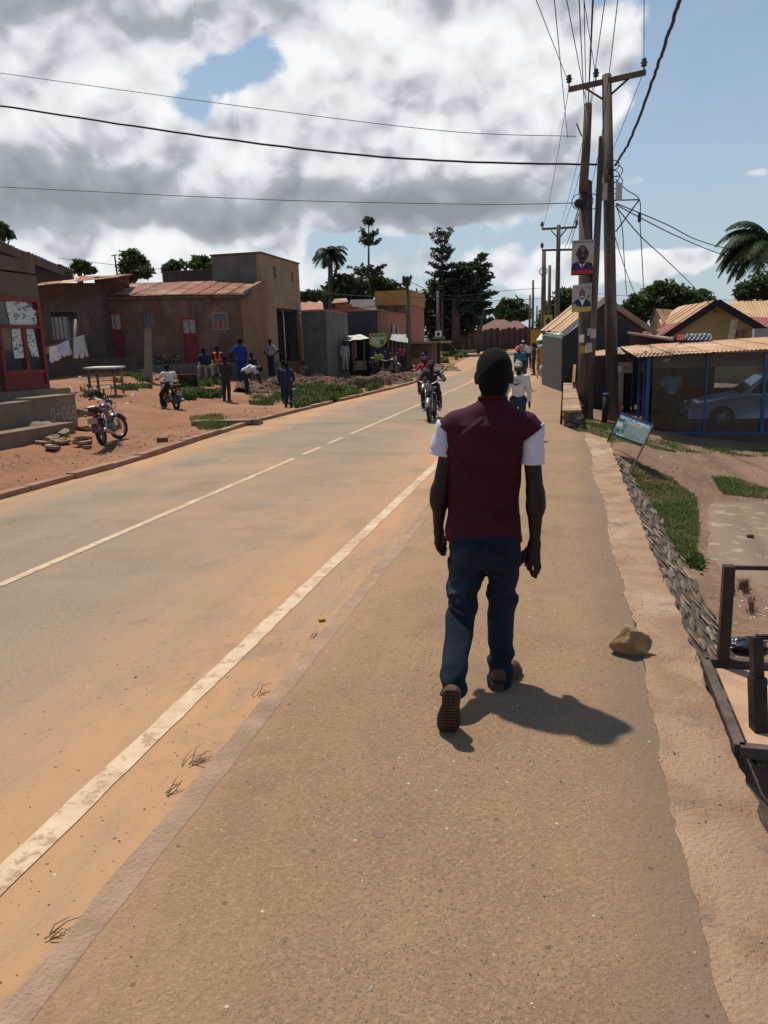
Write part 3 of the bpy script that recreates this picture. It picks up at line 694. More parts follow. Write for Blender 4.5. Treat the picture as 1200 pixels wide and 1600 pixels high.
def panel(mb, a, b, u0, u1, z0, z1, off0, off1):
    """box lying on the wall plane between offsets (positive = towards the viewer's side)"""
    q = [wpt(a, b, u0, 0, off1), wpt(a, b, u1, 0, off1), wpt(a, b, u1, 0, off0), wpt(a, b, u0, 0, off0)]
    return mb.hexa([p + Vector((0, 0, z0)) for p in q] + [p + Vector((0, 0, z1)) for p in q])
def frame_mb(a, b, u0, u1, z0, z1, w_, off0, off1, mb=None):
    mb = mb or MB(); panel(mb, a, b, u0, u0 + w_, z0, z1, off0, off1); panel(mb, a, b, u1 - w_, u1, z0, z1, off0, off1)
    panel(mb, a, b, u0 + w_, u1 - w_, z1 - w_, z1, off0, off1); panel(mb, a, b, u0 + w_, u1 - w_, z0, z0 + w_, off0, off1); return mb
def sheets(parent, p00, p10, p01, p11, n, mats, name='roof_sheet', waves=8, amp=.014, thick=True, lap=.03):
    """corrugated sheets side by side from edge p00->p10 (eave) to p01->p11 (ridge)"""
    p00, p10, p01, p11 = map(Vector, (p00, p10, p01, p11)); nrm = (p10 - p00).cross(p01 - p00).normalized()
    if nrm.z < 0: nrm = -nrm
    out = []
    for k in range(n):
        mb = MB(); u0, u1 = k / n, min(1, (k + 1) / n + lap / n); dz = rng.uniform(-.012, .018) + (k % 2) * .012; ov = rng.uniform(-.06, .06); m_ = waves * 4; vs = []
        for r_, v in enumerate((0.0, .5, 1.0)):
            for i in range(m_ + 1):
                u = u0 + (u1 - u0) * i / m_; lo = p00.lerp(p10, u); hi = p01.lerp(p11, u)
                p = lo.lerp(hi, v) + (lo - hi).normalized() * (ov if v == 0 else 0) + nrm * (dz + amp * math.cos(2 * math.pi * waves * i / m_) + (rng.uniform(-.008, .008) if r_ == 1 else 0)); vs.append(p)
        w_ = m_ + 1; mb.add(vs, [(r_ * w_ + i, r_ * w_ + i + 1, (r_ + 1) * w_ + i + 1, (r_ + 1) * w_ + i) for r_ in (0, 1) for i in range(m_)], True)
        out.append(mb.build(name, mats[k % len(mats)] if isinstance(mats, list) else mats, parent))
    return out
def blk(x0, x1, yt, yb, dep, L_):
    Y0 = D(x1, yb, dep).y; X0 = YP(x0, yb, Y0).x; X1 = YP(x1, yb, Y0).x; z0 = YP(x1, yb, Y0).z; z1 = YP((x0 + x1) / 2, yt, Y0).z
    return X0, X1, Y0, Y0 + L_, z0, z1
def abox(mb, X0, X1, Y0, Y1, z0, z1): return mb.box(((X0 + X1) / 2, (Y0 + Y1) / 2, (z0 + z1) / 2), (abs(X1 - X0), abs(Y1 - Y0), abs(z1 - z0)))
def thin_glass(name, tint=(.35, .37, .38), gl=.35, ior=1.5):
    m = bpy.data.materials.new(name); m.use_nodes = True; N = m.node_tree.nodes; L = m.node_tree.links; N.clear()
    o = N.new('ShaderNodeOutputMaterial'); t = N.new('ShaderNodeBsdfTransparent'); t.inputs[0].default_value = (*tint, 1); g_ = N.new('ShaderNodeBsdfGlossy'); g_.inputs[0].default_value = (.8, .8, .8, 1); g_.inputs['Roughness'].default_value = .06
    nz = N.new('ShaderNodeTexNoise'); nz.inputs['Scale'].default_value = 1.5; nz.inputs['Detail'].default_value = 6; tcx = N.new('ShaderNodeTexCoord'); L.new(tcx.outputs['Object'], nz.inputs[0])
    d = N.new('ShaderNodeBsdfDiffuse'); d.inputs[0].default_value = (.20, .22, .24, 1); mr = N.new('ShaderNodeMapRange'); L.new(nz.outputs['Fac'], mr.inputs[0]); mr.inputs[1].default_value = .4; mr.inputs[2].default_value = .75; mr.inputs[3].default_value = .01; mr.inputs[4].default_value = .06
    fr = N.new('ShaderNodeFresnel'); fr.inputs[0].default_value = ior; x = N.new('ShaderNodeMixShader'); L.new(fr.outputs[0], x.inputs[0]); L.new(t.outputs[0], x.inputs[1]); L.new(g_.outputs[0], x.inputs[2])
    y = N.new('ShaderNodeMixShader'); L.new(mr.outputs[0], y.inputs[0]); L.new(x.outputs[0], y.inputs[1]); L.new(d.outputs[0], y.inputs[2]); L.new(y.outputs[0], o.inputs[0]); return m

# ------------------------------------------------------------------ right: glazed roadside shed
m_blue = M('blue_painted_post', (.03, .10, .26), (.025, .07, .18), 6, .5, .2, 40, c3=(.05, .12, .25))
m_dkint = M('dim_interior', (.045, .052, .058), (.035, .04, .045), 3, .9)
m_pane = thin_glass('shed_pane', (.70, .80, .88))
Y0 = D(1010, 677, 19.8).y; KX0 = YP(1011, 677, Y0).x; KZ0 = YP(1011, 677, Y0).z - .04; KZ1 = YP(1011, 556, Y0).z; KX1 = KX0 + 7.0; KY1 = Y0 + 4.6
kio = thing('glazed_shed', 'long low roadside shed with dark glass panes, blue posts and tan iron roof', 'shed', (KX0, Y0, KZ0))
mb = MB(); abox(mb, KX0 - .05, KX1, Y0 - .12, KY1, KZ0 - .5, KZ0 + .02); mb.build('base', M('dark_cement_base', (.10, .085, .07), (.07, .06, .05), 3, .9, .5, 20), kio)
mb = MB(); abox(mb, KX0 + .02, KX1, KY1 - .1, KY1, KZ0 + .02, KZ0 + .9); mb.build('back_wall', m_dkint, kio)
mb = MB(); abox(mb, KX1 - .1, KX1, Y0 + .05, KY1 - .1, KZ0 + .02, KZ1 + .1); mb.build('side_wall', m_dkint, kio)
mb = MB(); abox(mb, KX0 + .06, KX1 - .1, Y0 + .02, Y0 + .07, KZ1 - .32, KZ1 + .02); mb.build('lintel_board', M('grey_lintel_board', (.13, .125, .12), (.10, .095, .09), 2, .8, .3, 20), kio)
post_x = [YP(x, 620, Y0).x for x in (1011.5, 1102, 1193)]; post_x.append(post_x[2] * 2 - post_x[1])
for i, px in enumerate(post_x):
    w_ = .085 if i != 1 else .04; mb = MB(); abox(mb, px - w_ / 2, px + w_ / 2, Y0 - .04, Y0 + .015, KZ0 + .02 - (.1 if i != 1 else 0), KZ1); mb.build('post', m_blue, kio)
for py in (Y0 + 1.1, Y0 + 2.6, Y0 + 4.5):
    mb = MB(); abox(mb, KX0 - .04, KX0 + .03, py - .04, py + .04, KZ0, KZ1 + .1); mb.build('post', m_blue, kio)
xs_ = [KX0 + .05] + post_x[1:] + [KX1 - .12]
for i in range(len(xs_) - 1):
    mb = MB(); abox(mb, xs_[i] + .03, xs_[i + 1] - .03, Y0 + .025, Y0 + .031, KZ0 + .05, KZ1 - .33); mb.build('pane', m_pane, kio)
for y0_, y1_ in ((Y0 + .05, Y0 + 1.05), (Y0 + 1.15, Y0 + 2.55), (Y0 + 2.65, Y0 + 4.4)):
    mb = MB(); abox(mb, KX0, KX0 + .006, y0_, y1_, KZ0 + .05, KZ1 - .05); mb.build('pane', m_pane, kio)
mb = MB(); abox(mb, KX0 + .05, KX1 - .1, Y0 - .02, Y0 + .022, KZ0 + .02, KZ0 + .06); mb.build('sill', m_blue, kio)
fl, fr_ = YP(994, 557, Y0 - .55), YP(1204, 545.5, Y0 - .55); fr_ = fl + (fr_ - fl) * (7.6 / (fr_ - fl).length)
bl = D(968, 541, 24.5); br = bl + (fr_ - fl)
sheets(kio, fl, fr_, bl, br, 9, [m_rust_tan, M('tan_iron_sheet_two', (.46, .27, .13), (.36, .2, .1), 1.1, .7, .2, 20, c3=(.55, .38, .24))], waves=9, amp=.011)
text('lettering', '1107', (KX0 + .28, Y0 + .018, KZ1 - .16), (1, 0, 0), (0, 0, 1), .07, m_white, kio)

def car_mb():
    """estate car side profile lofted across its width, front towards -X; returns named pieces"""
    prof = [(-2.1, .35), (-2.12, .52), (-2.0, .66), (-1.3, .83), (-.95, .88), (-.35, 1.32), (0.0, 1.42), (1.2, 1.43), (1.75, 1.34), (2.08, .95), (2.14, .6), (2.1, .35)]
    body = MB(); ws = [(-.80, .0), (-.84, .0), (.84, 0), (.80, 0)]
    lay = []
    for y, s_ in ((-.80, .97), (-.84, .93), (.84, .93), (.80, .97)): pass
    low = [(-2.1, .28), (-2.14, .5), (-2.02, .68), (-1.3, .84), (-.9, .90), (1.95, .93), (2.12, .85), (2.15, .5), (2.1, .28)]
    n = len(low); V_ = []
    for y, k in ((-.74, .98), (-.84, 1.0), (.84, 1.0), (.74, .98)):
        for (x, z) in low: V_.append((x * (k if abs(y) > .8 else .985), y, z if abs(y) < .8 else .28 + (z - .28) * .94))
    F_ = [(r * n + i, r * n + i + 1, (r + 1) * n + i + 1, (r + 1) * n + i) for r in range(3) for i in range(n - 1)] + [tuple(range(n - 1, -1, -1)), tuple(range(3 * n, 4 * n))]
    body.add(V_, F_, True)
    cab = MB(); g = [(-.9, .88), (-.30, 1.36), (.1, 1.43), (1.3, 1.42), (1.72, 1.34), (2.02, .9)]; n = len(g); V_ = []
    for y, ty in ((-.78, -.60), (.78, .60)):
        for (x, z) in g: V_.append((x, y + (ty - y) * (z - .88) / .55, z))
    cab.add(V_, [(i, i + 1, n + i + 1, n + i) for i in range(n - 1)] + [tuple(range(n - 1, -1, -1)), tuple(range(n, 2 * n))], False)
    return body, cab
m_silver = M('silver_car_paint', (.74, .77, .80), (.68, .71, .74), 3, .3, metal=.15, coat=.6)
m_tyre = M('tyre_rubber', (.022, .021, .02), (.04, .032, .026), 10, .85, .4, 60)
m_alloy = M('alloy_rim', (.45, .45, .46), (.35, .35, .36), 8, .35, metal=.8)
ca = D(1071, 664, 20.9); cz = KZ0 + .02
car = thing('reflection_car', 'silver estate car set behind the shed glass in place of its reflection', 'car', (ca.x + 2.15, Y0 + 1.75, cz))  # solid car added behind the panes to stand for a reflected one
body, cab = car_mb(); bo = body.build('body', m_silver, car, local=True); ck = cab.build('cabin', m_silver, car, local=True)
for sgn in (-1,):
    for (x0, x1, xa, xb) in ((-.72, .18, -.28, .18), (.25, 1.15, .25, 1.12), (1.22, 1.80, 1.19, 1.58)):
        yb, yt = .775 * sgn - .012, (.775 - .155) * sgn - .012
        MB().add([(x0, yb, .93), (x1, yb, .93), (xb, yt, 1.32), (xa, yt, 1.32)], [(0, 1, 2, 3)]).build('window', m_glass, car, local=True)
MB().add([(-.87, -.66, .93), (-.87, .66, .93), (-.33, .56, 1.35), (-.33, -.56, 1.35)], [(3, 2, 1, 0)]).build('windscreen', m_glass, car, local=True)
for x in (-1.32, 1.3):
    for y in (-.80, .80):
        wh = MB().torus((x, y, .31), (0, 1, 0), .235, .075, 24, 8, .095).build('wheel', m_tyre, car, local=True)
        r_ = MB().cyl((x, y - .06 * (1 if y < 0 else -1), .31), (x, y + .02, .31), .19, n=20)
        for k in range(5):
            a = k * 2 * math.pi / 5; s_ = -1 if y < 0 else 1; r_.bar((x, y + s_ * .07, .31), (x + .18 * math.cos(a), y + s_ * .07, .31 + .18 * math.sin(a)), .05, .02)
        r_.build('rim', m_alloy, wh, local=True)
for y in (-.6, .6): MB().ell((-2.03, y, .62), (.08, .17, .08), 10, 6).build('headlight', m_white, car, local=True)
for y in (-.86, .86): MB().ell((-.72, y, .96), (.06, .09, .06), 8, 6).build('wing_mirror', m_silver, car, local=True)
MB().box((-2.13, 0, .42), (.06, 1.6, .16)).build('bumper', m_silver, car, local=True)
for x in (.2, 1.18): MB().box((x, -.842, .62), (.012, .006, .5)).build('door_seam', m_black, car, local=True)
# ------------------------------------------------------------------ right: gabled grey house beside the pavement
dG = 26.5; e0, r0, e1 = D(879, 522, dG), D(946, 467, dG), D(1026, 522, dG - .3); bk = D(848, 518, 31.5) - e0
gh = thing('gabled_house', 'charcoal walled gable house with tan iron roof behind the two wooden poles', 'house', (r0.x, r0.y, 0))
wl, wr = D(877, 599, dG + .3), D(1008, 640, dG); zb = -.5; wlt, wrt = D(879, 530, dG + .3), D(1008, 526, dG); apx = D(946, 476, dG + .15)
mb = MB(); poly = [Vector((wl.x, wl.y, zb)), Vector((wr.x, wr.y, zb)), Vector((wr.x, wr.y, wrt.z)), apx, Vector((wl.x, wl.y, wlt.z))]; mb.prism(poly, bk.normalized() * .2)
mb.build('gable_wall', M('charcoal_wall', (.060, .056, .052), (.045, .042, .04), 1.5, .9, .2, 20, streak=(.035, .033, .03)), gh)
mb = MB(); a = poly[0] + bk.normalized() * .2; b_ = poly[0] + bk; mb.hexa([a, a + Vector((.2, 0, 0)), b_ + Vector((.2, 0, 0)), b_] + [q + Vector((0, 0, wlt.z - zb)) for q in (a, a + Vector((.2, 0, 0)), b_ + Vector((.2, 0, 0)), b_)]); mb.build('wall', MATS['charcoal_wall'], gh)
up = Vector((0, 0, .05)); bk2 = bk * 1.05
sheets(gh, e0 + up, e0 + bk2 + up, r0 + up, r0 + bk2 + up, 6, m_rust_tan, waves=6)
sheets(gh, e1 + up, e1 + bk2 + up, r0 + up, r0 + bk2 + up, 6, m_rust_tan, waves=6)
MB().bar(e0 - bk.normalized() * .04, r0 - bk.normalized() * .04, .18, .05, up=(0, 1, 0)).build('barge_board', m_zinc, gh)
MB().bar(e1 - bk.normalized() * .04, r0 - bk.normalized() * .04, .18, .05, up=(0, 1, 0)).build('barge_board', m_conc, gh)
mb = MB(); a, b_ = e0 + Vector((.02, -.03, -.10)), e0 + bk * 1.03 + Vector((.02, 0, -.1)); mb.bar(a, b_, .12, .04, up=(0, 1, 0)); mb.build('green_eave_board', M('faded_green_paint', (.10, .22, .15), (.12, .18, .13), 3, .7), gh)
# yellow-leaning plank and clutter
for (x0, y0, x1, y1, d, mt, lab) in ((895, 612, 898, 570, 25.2, M('ochre_plank', (.45, .28, .07), (.38, .22, .06), 4, .7), 'ochre plank leaning on the charcoal gable wall'),):
    o = MB().bar(D(x0, y0, d), D(x1, y1, d + .5), .09, .03).build('leaning_plank', mt); tag(o, lab, 'plank')
def rough_box(x0, x1, yt, yb, dep, L_, name, label, cat, mat):
    X0, X1, Ya, Yb, z0, z1 = blk(x0, x1, yt, yb, dep, L_); mb = MB(); abox(mb, X0, X1, Ya, Yb, z0, z1); o = mb.build(name, mat); return tag(o, label, cat)
m_crate = M('dark_red_crate', (.22, .03, .035), (.16, .025, .03), 5, .6)
t = thing('drinks_crate', 'dark red drinks crate on the low wall behind the poles', 'crate', D(903, 622, 23.5))
X0, X1, Ya, Yb, z0, z1 = blk(895, 912, 600, 622, 23.5, .35)
mb = MB()
for zz in np.arange(z0, z1, .085): frame = [(X0, Ya), (X1, Ya), (X1, Yb), (X0, Yb)]; [mb.bar((*frame[i], zz + .03), (*frame[(i + 1) % 4], zz + .03), .025, .055) for i in range(4)]
mb.build('slatted_side', m_crate, t); mb = MB(); abox(mb, X0, X1, Ya, Yb, z0 - .01, z0 + .01); mb.build('floor_panel', m_crate, t)
# low wall along the pavement: rubble core with an earth-coloured cap
lw = thing('low_stone_wall', 'low rubble wall with dusty cement cap starting beside the wooden poles', 'wall', (.1, 16.5, 0))
def lwx(y): return -.03 + .0 * y
mb = MB(); zt = .36
for a, b_ in zip(np.arange(16.6, 28, 1.9), np.arange(18.5, 30, 1.9)): mb.hexa([(lwx(a) + .03, a, -.5), (lwx(a) + .36, a, -.5), (lwx(b_) + .36, b_, -.5), (lwx(b_) + .03, b_, -.5), (lwx(a) + .03, a, zt - .07), (lwx(a) + .36, a, zt - .07), (lwx(b_) + .36, b_, zt - .07), (lwx(b_) + .03, b_, zt - .07)])
mb.build('core', M('brown_rubble', (.22, .16, .11), (.16, .115, .08), 3, .95, .8, 20), lw)  # core in one mottled brown
for a in np.arange(16.5, 27.8, 1.14):
    dz = rng.uniform(-.012, .012); mb = MB(); mb.box((lwx(a) + .19, a + .565, zt - .035 + dz), (.385, 1.135, .05)); mb.build('cap_slab', m_strip, lw)
for i in range(34):
    k = rng.random(); y = 16.56 if i < 18 else 16.7 + rng.random() * 6; x = (.05 + .29 * k) if i < 18 else .375; z = rng.uniform(-.12, .26)
    mb = MB(); mb.ell((x, y, z), (rng.uniform(.05, .09), rng.uniform(.04, .07), rng.uniform(.03, .055)), 7, 5); mb.build('stone', m_st[i % 4], lw)
# ------------------------------------------------------------------ small lean-to between the poles and the shed
ls = thing('lean_to_stall', 'small pale walled lean-to with sagging tan roof behind the tall pole', 'stall', D(965, 640, 23.5))
X0, X1, Ya, Yb, z0, z1 = blk(963, 986, 566, 640, 23.5, 1.5)
u_door = (YP(974, 600, Ya).x - X0, X1 - X0); wall_mb((X0, Ya), (X1, Ya), z0 - .3, z1, .1, [(u_door[0], u_door[1] + .1, z0 - .3, YP(974, 583, Ya).z)]).build('wall', M('dirty_white_wall', (.42, .36, .31), (.34, .28, .24), 3, .9), ls)
mb = MB(); abox(mb, X0 + u_door[0] + .02, X1, Ya + .12, Ya + .16, z0 - .3, z1 - .3); mb.build('door', M('maroon_door', (.05, .02, .02)), ls)
X0b = YP(924, 600, Ya).x; mb = MB(); abox(mb, X0b, X0 - .02, Ya + .1, Ya + .2, z0 - .3, z1 + .05); mb.build('dark_panel', MATS['charcoal_wall'], ls)
sheets(ls, D(927, 556, 22.8), D(992, 552, 22.8), D(927, 549, 24.8), D(1000, 538, 24.8), 3, [m_rust_tan, m_conc], waves=5)
X0, X1, Ya, Yb, z0, z1 = blk(960, 972, 572, 582, 23.3, .02); mb = MB(); abox(mb, X0, X1, Ya, Yb, z0, z1); mb.build('notice', m_white, ls)
t = thing('stub_post', 'short black post with blue top beside the tall pole', 'post', D(944, 658, 19.6)); p = D(944, 658, 19.6); zz = gz(p.x, p.y)
mb = MB(); mb.cyl((p.x, p.y, zz - .1), (p.x + .03, p.y, D(944, 618, 19.6).z), .075, n=10); mb.build('shaft', m_black, t)
mb = MB(); q = D(944, 617, 19.6); mb.cyl((p.x + .03, p.y, q.z), (p.x + .03, p.y, q.z + .05), .08, n=10); mb.build('cap', m_blue, t)
# flat roof behind the shed with things lying on it
fr = thing('flat_roofed_store', 'low store with a pale board roof edge behind the glazed shed', 'shed', D(1015, 600, 26))
a, b_ = D(980, 519, 25), D(1052, 530, 24); mb = MB(); n_ = Vector((.4, 3, .05)); mb.prism([a, b_, b_ - Vector((0, 0, .06)), a - Vector((0, 0, .06))], n_); mb.build('roof_board', m_conc, fr)
mb = MB(); a2, b2 = D(984, 523, 25.1), D(1120, 533, 24.6); mb.prism([a2, b2, Vector((b2.x, b2.y, -.8)), Vector((a2.x, a2.y, -.8))], Vector((.2, 2.6, 0)))
mb.build('wall', M('dull_plum_wall', (.10, .075, .075), (.08, .06, .06), 2, .9, .1, 10, stretch=(4, 4, .2)), fr)
def rag(name, label, cat, x0, x1, yt, yb, dep, mat, seed=1, nx=14, amp=.05, tags=True):
    r_ = random.Random(seed); V_, F_ = [], []; ny = 8
    for j in range(ny):
        for i in range(nx):
            x = x0 + (x1 - x0) * i / (nx - 1); y = yt + (yb - yt) * j / (ny - 1) + r_.uniform(-.8, .8); V_.append(D(x, y, dep + j * -.1 + .25 * math.sin(i * 1.7 + j + seed) * amp * 8))
    F_ = [(j * nx + i, j * nx + i + 1, (j + 1) * nx + i + 1, (j + 1) * nx + i) for j in range(ny - 1) for i in range(nx - 1)]
    o = MB().add(V_, F_, True).build(name, mat); return tag(o, label, cat) if tags else o
rag('red_cloth', 'red cloth bundle thrown on the low store roof', 'cloth', 1058, 1072, 523, 531, 24.2, M('red_cloth', (.62, .10, .06), (.5, .07, .05), 5, .9), 3, amp=.1)
rag('plastic_sheeting', 'crumpled grey plastic sheeting lying on the low store roof', 'sheeting', 1070, 1112, 521, 531, 24.2, M('grey_plastic', (.40, .42, .42), (.05, .05, .05), 8, .4), 5, 24, .12)
# ------------------------------------------------------------------ yellow house with black barge boards
m_redroof = bpy.data.materials.new('red_and_tan_roof')
m_roofred = M('faded_red_roof_paint', (.26, .045, .035), (.20, .04, .03), 2, .6, .1, 20, c3=(.30, .09, .05))
yh = thing('yellow_house', 'ochre gabled house with black barge boards and half rusted red roof', 'house', D(1110, 520, 42))
dY = 40; rn = D(1121, 469, dY); el = D(1040, 523, dY + 1.0); er = D(1196, 514, dY - .6); bkv = D(1062, 474, 47) - rn; bkv.z = 0
lowl = el
mb = MB(); base = -1.0; wl_, wr_ = D(1052, 523, dY + 1), D(1185, 515, dY - .3); ap = D(1121, 480, dY + .3)
mb.prism([Vector((wl_.x, wl_.y, base)), Vector((wr_.x, wr_.y, base)), wr_, ap, wl_], Vector((0, .3, 0))); mb.build('gable_wall', M('ochre_yellow_wall', (.34, .235, .11), (.28, .19, .09), 1.5, .9, .1, 10), yh)
for e_ in (el, er):
    md = e_.lerp(rn, .36)
    sheets(yh, e_, e_ + bkv, md, md + bkv, 7, m_roofred, waves=4, amp=.03); sheets(yh, md, md + bkv, rn, rn + bkv, 7, m_rust_tan, waves=4, amp=.03)
    MB().bar(e_ - Vector((0, .08, .1)), rn - Vector((0, .08, .1)), .34, .06, up=(0, 1, 0)).build('barge_board', m_black, yh)
MB().box(tuple(D(1117, 487, dY + .1)), (.14, .1, .1)).build('vent', m_black, yh)
rh = thing('red_roofed_house', 'house with rust and red iron roof right of the yellow gable', 'house', D(1190, 520, 45))
a, b_, c_, d_ = D(1160, 508, 42), D(1330, 520, 40), D(1137, 471, 46), D(1330, 468, 46)
mdl, mdr = a.lerp(c_, .35), b_.lerp(d_, .35); sheets(rh, a, b_, mdl, mdr, 10, m_roofred, waves=4, amp=.03); sheets(rh, mdl, mdr, c_, d_, 10, m_rust_tan, waves=4, amp=.03)
mb = MB(); mb.prism([a, b_, Vector((b_.x, b_.y, -1)), Vector((a.x, a.y, -1))], Vector((0, 3, 0))); mb.build('wall', MATS['ochre_yellow_wall'], rh)
sh = thing('small_tan_gable', 'small tan gabled shed peeking out left of the yellow house', 'shed', D(1030, 500, 46))
a, b_, c_, d_ = D(1016, 505, 45), D(1024, 482, 44.7), D(1032, 505, 44.3), None; bkv2 = D(1062, 483, 49) - D(1024, 483, 44.7); bkv2.z = 0
mb = MB(); mb.prism([Vector((a.x, a.y, -1)), Vector((c_.x, c_.y, -1)), c_, b_, a], Vector((0, .2, 0))); mb.build('gable_wall', m_tan, sh)
sheets(sh, c_ + Vector((.1, 0, 0)), c_ + bkv2, b_, b_ + bkv2, 4, m_rust_tan, waves=4); MB().bar(a, b_, .15, .05, up=(0, 1, 0)).build('barge_board', m_dark_wood, sh)
fe = thing('plank_screen', 'reddish plank screen and laundry before the yellow house', 'screen', D(1160, 530, 33))
for i, x in enumerate(range(1146, 1170, 5)):
    MB().bar(D(x, 534, 33), D(x + .5, 513 + (i * 7) % 4, 33), .11, .03).build('plank', [m_rust, m_dark_wood][i % 2], fe)
MB().bar(D(1141, 536, 32.8), D(1148, 500, 33), .28, .06).build('plank', m_board, fe)
X0, X1, Ya, Yb, z0, z1 = blk(1178, 1215, 513, 530, 32, .4); mb = MB(); abox(mb, X0, X1, Ya, Yb, z0, z1); tag(mb.build('water_tank_box', M('pale_grey_block', (.40, .41, .40), (.3, .3, .3), 2, .8)), 'pale grey block standing behind the shed roof edge', 'box')
# ------------------------------------------------------------------ left: red-doored terrace (B) facing the camera
m_curtain = M('faded_net_curtain', (.42, .40, .38), (.30, .28, .27), 9, .9, .2, 40)
def barred_window(th_, a, b, x0, x1, yt, yb, nbars=4, curtain=True, recess=.10, framew=.05, mat_f=None, pane_mat=None):
    """opening in pixels on wall a-b; returns (u0,u1,z0,z1); builds window > frame, pane, bars"""
    u0, z1 = on_wall(a, b, x0, yt); u1, z0 = on_wall(a, b, x1, yb); z1 = max(z1, on_wall(a, b, x1, yt)[1])
    f = frame_mb(a, b, u0, u1, z0, z1, framew, -recess, .015); f.build('window', mat_f or m_dark_wood, th_)
    w_ = [o for o in bpy.data.objects if o.parent == th_ and o.name.startswith('window')][-1]
    panel(MB(), a, b, u0 + framew, u1 - framew, z0 + framew, z1 - framew, -recess - .02, -recess).build('pane', pane_mat or m_glass, w_)
    if curtain: panel(MB(), a, b, u0 + framew, u0 + (u1 - u0) * .62, z0 + framew, z0 + (z1 - z0) * .8, -recess + .002, -recess + .012).build('curtain', m_curtain, w_)
    for k in range(1, nbars + 1):
        u = u0 + (u1 - u0) * k / (nbars + 1); panel(MB(), a, b, u - .012, u + .012, z0 + framew, z1 - framew, -.06, -.035).build('bar', m_iron, w_)
    return (u0, u1, z0, z1)
def door_part(th_, a, b, x0, x1, yt, ym, yb, pane_mat, hang=True):
    """door with a glazed top half (yt..ym) and solid red lower part (ym..yb)"""
    u0, z1 = on_wall(a, b, x0, yt); u1, z0 = on_wall(a, b, x1, yb); zm = on_wall(a, b, (x0 + x1) / 2, ym)[1]
    d = frame_mb(a, b, u0, u1, z0, z1, .06, -.12, .02).build('door', m_red, th_)
    panel(MB(), a, b, u0 + .06, u1 - .06, z0 + .06, zm, -.09, -.04).build('leaf', m_red, d)
    panel(MB(), a, b, u0 + .06, u1 - .06, zm + .05, z1 - .06, -.09, -.07).build('pane', pane_mat, d)
    panel(MB(), a, b, u0 + .06, u1 - .06, zm, zm + .05, -.09, -.03).build('rail', m_red, d)
    panel(MB(), a, b, (u0 + u1) / 2 - .015, (u0 + u1) / 2 + .015, zm + .05, z1 - .06, -.068, -.05).build('bar', m_iron, d)
    return (u0, u1, z0, z1)
aB, bB = D(157, 520, 34.4), D(380, 520, 35.8); bB2 = D(419, 520, 38.9)
LB = (Vector((bB.x - aB.x, bB.y - aB.y, 0))).length
tB = thing('terrace_house', 'brown mud-plastered terrace with sloping rusty roof and a red door', 'house', (bB.x, bB.y, .4))
ztB = on_wall(aB, bB, 300, 462)[1]; zfB = on_wall(aB, bB, 300, 567)[1]
ops = []
ops.append(door_part(tB, aB, bB, 283, 312, 497, 522, 567, m_curtain))
ops.append(door_part(tB, aB, bB, 166, 197, 489, 516, 560, m_curtain))
ops.append(barred_window(tB, aB, bB, 331, 357, 489, 515, 1, False, mat_f=M('pale_window_frame', (.34, .27, .22), (.28, .22, .18), 5, .8)))
ops.append(barred_window(tB, aB, bB, 222, 241, 489, 512, 2, False))
u, z = on_wall(aB, bB, 335, 512); panel(MB(), aB, bB, u, u + .55, z - .02, z + .28, -.09, -.085).build('curtain', m_pink, tB)
wall_mb(aB, bB, -.3, ztB + .1, .28, ops).build('front_wall', m_mud, tB)
nB = Vector((-(bB.y - aB.y), bB.x - aB.x, 0)).normalized()
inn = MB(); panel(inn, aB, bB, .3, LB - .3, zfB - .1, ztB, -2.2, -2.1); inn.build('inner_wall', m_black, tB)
eL, eR, kL, kR = D(152, 462.5, 33.9), D(379, 459.5, 35.3), D(206, 443, 38.2), D(413, 437.5, 39.4)
zr_top = kR.z
mb = MB(); p_ = [Vector((bB.x, bB.y, -.3)), Vector((bB2.x, bB2.y, -.3)), Vector((bB2.x, bB2.y, kR.z - .08)), Vector((bB.x, bB.y, ztB + .08))]; mb.prism(p_, Vector((-.25, .02, 0))); mb.build('side_wall', m_ochre, tB)
mb = MB(); p_ = [Vector((aB.x, aB.y, -.3)), Vector((kL.x, kL.y, -.3)), Vector((kL.x, kL.y, kL.z - .1)), Vector((aB.x, aB.y, ztB))]; mb.prism(p_, Vector((.25, 0, 0))); mb.build('side_wall', m_mud2, tB)
sheets(tB, eL, eR, kL, kR, 9, [m_rust, M('rust_sheet_red', (.34, .13, .08), (.25, .10, .065), 1.3, .75, .25, 20, c3=(.40, .22, .13))], waves=8, amp=.018)
MB().bar(eR + Vector((.02, 0, -.12)), kR + Vector((.02, 0, -.10)), .05, .2).build('barge_board', m_mud2, tB)
MB().bar(eL + Vector((0, .08, -.1)), eR + Vector((0, .08, -.1)), .08, .12).build('fascia', m_dark_wood, tB)
# veranda plinth with rubble showing
ve = MB(); panel(ve, aB, bB, -.2, LB + .2, -.5, zfB - .03, .01, 1.15); ve.build('veranda', m_grey, tB)
for i in range(26):
    u = on_wall(aB, bB, rng.uniform(243, 284), 560)[0]; z = rng.uniform(zfB + .04, zfB + .42); q = wpt(aB, bB, u, z, .03); MB().ell(q, (rng.uniform(.07, .13), .05, rng.uniform(.05, .09)), 7, 5).build('stone', m_st[i % 4], tB)
panel(MB(), aB, bB, on_wall(aB, bB, 315, 560)[0], LB, zfB, zfB + .40, .02, .30).build('bench', m_mud2, tB)
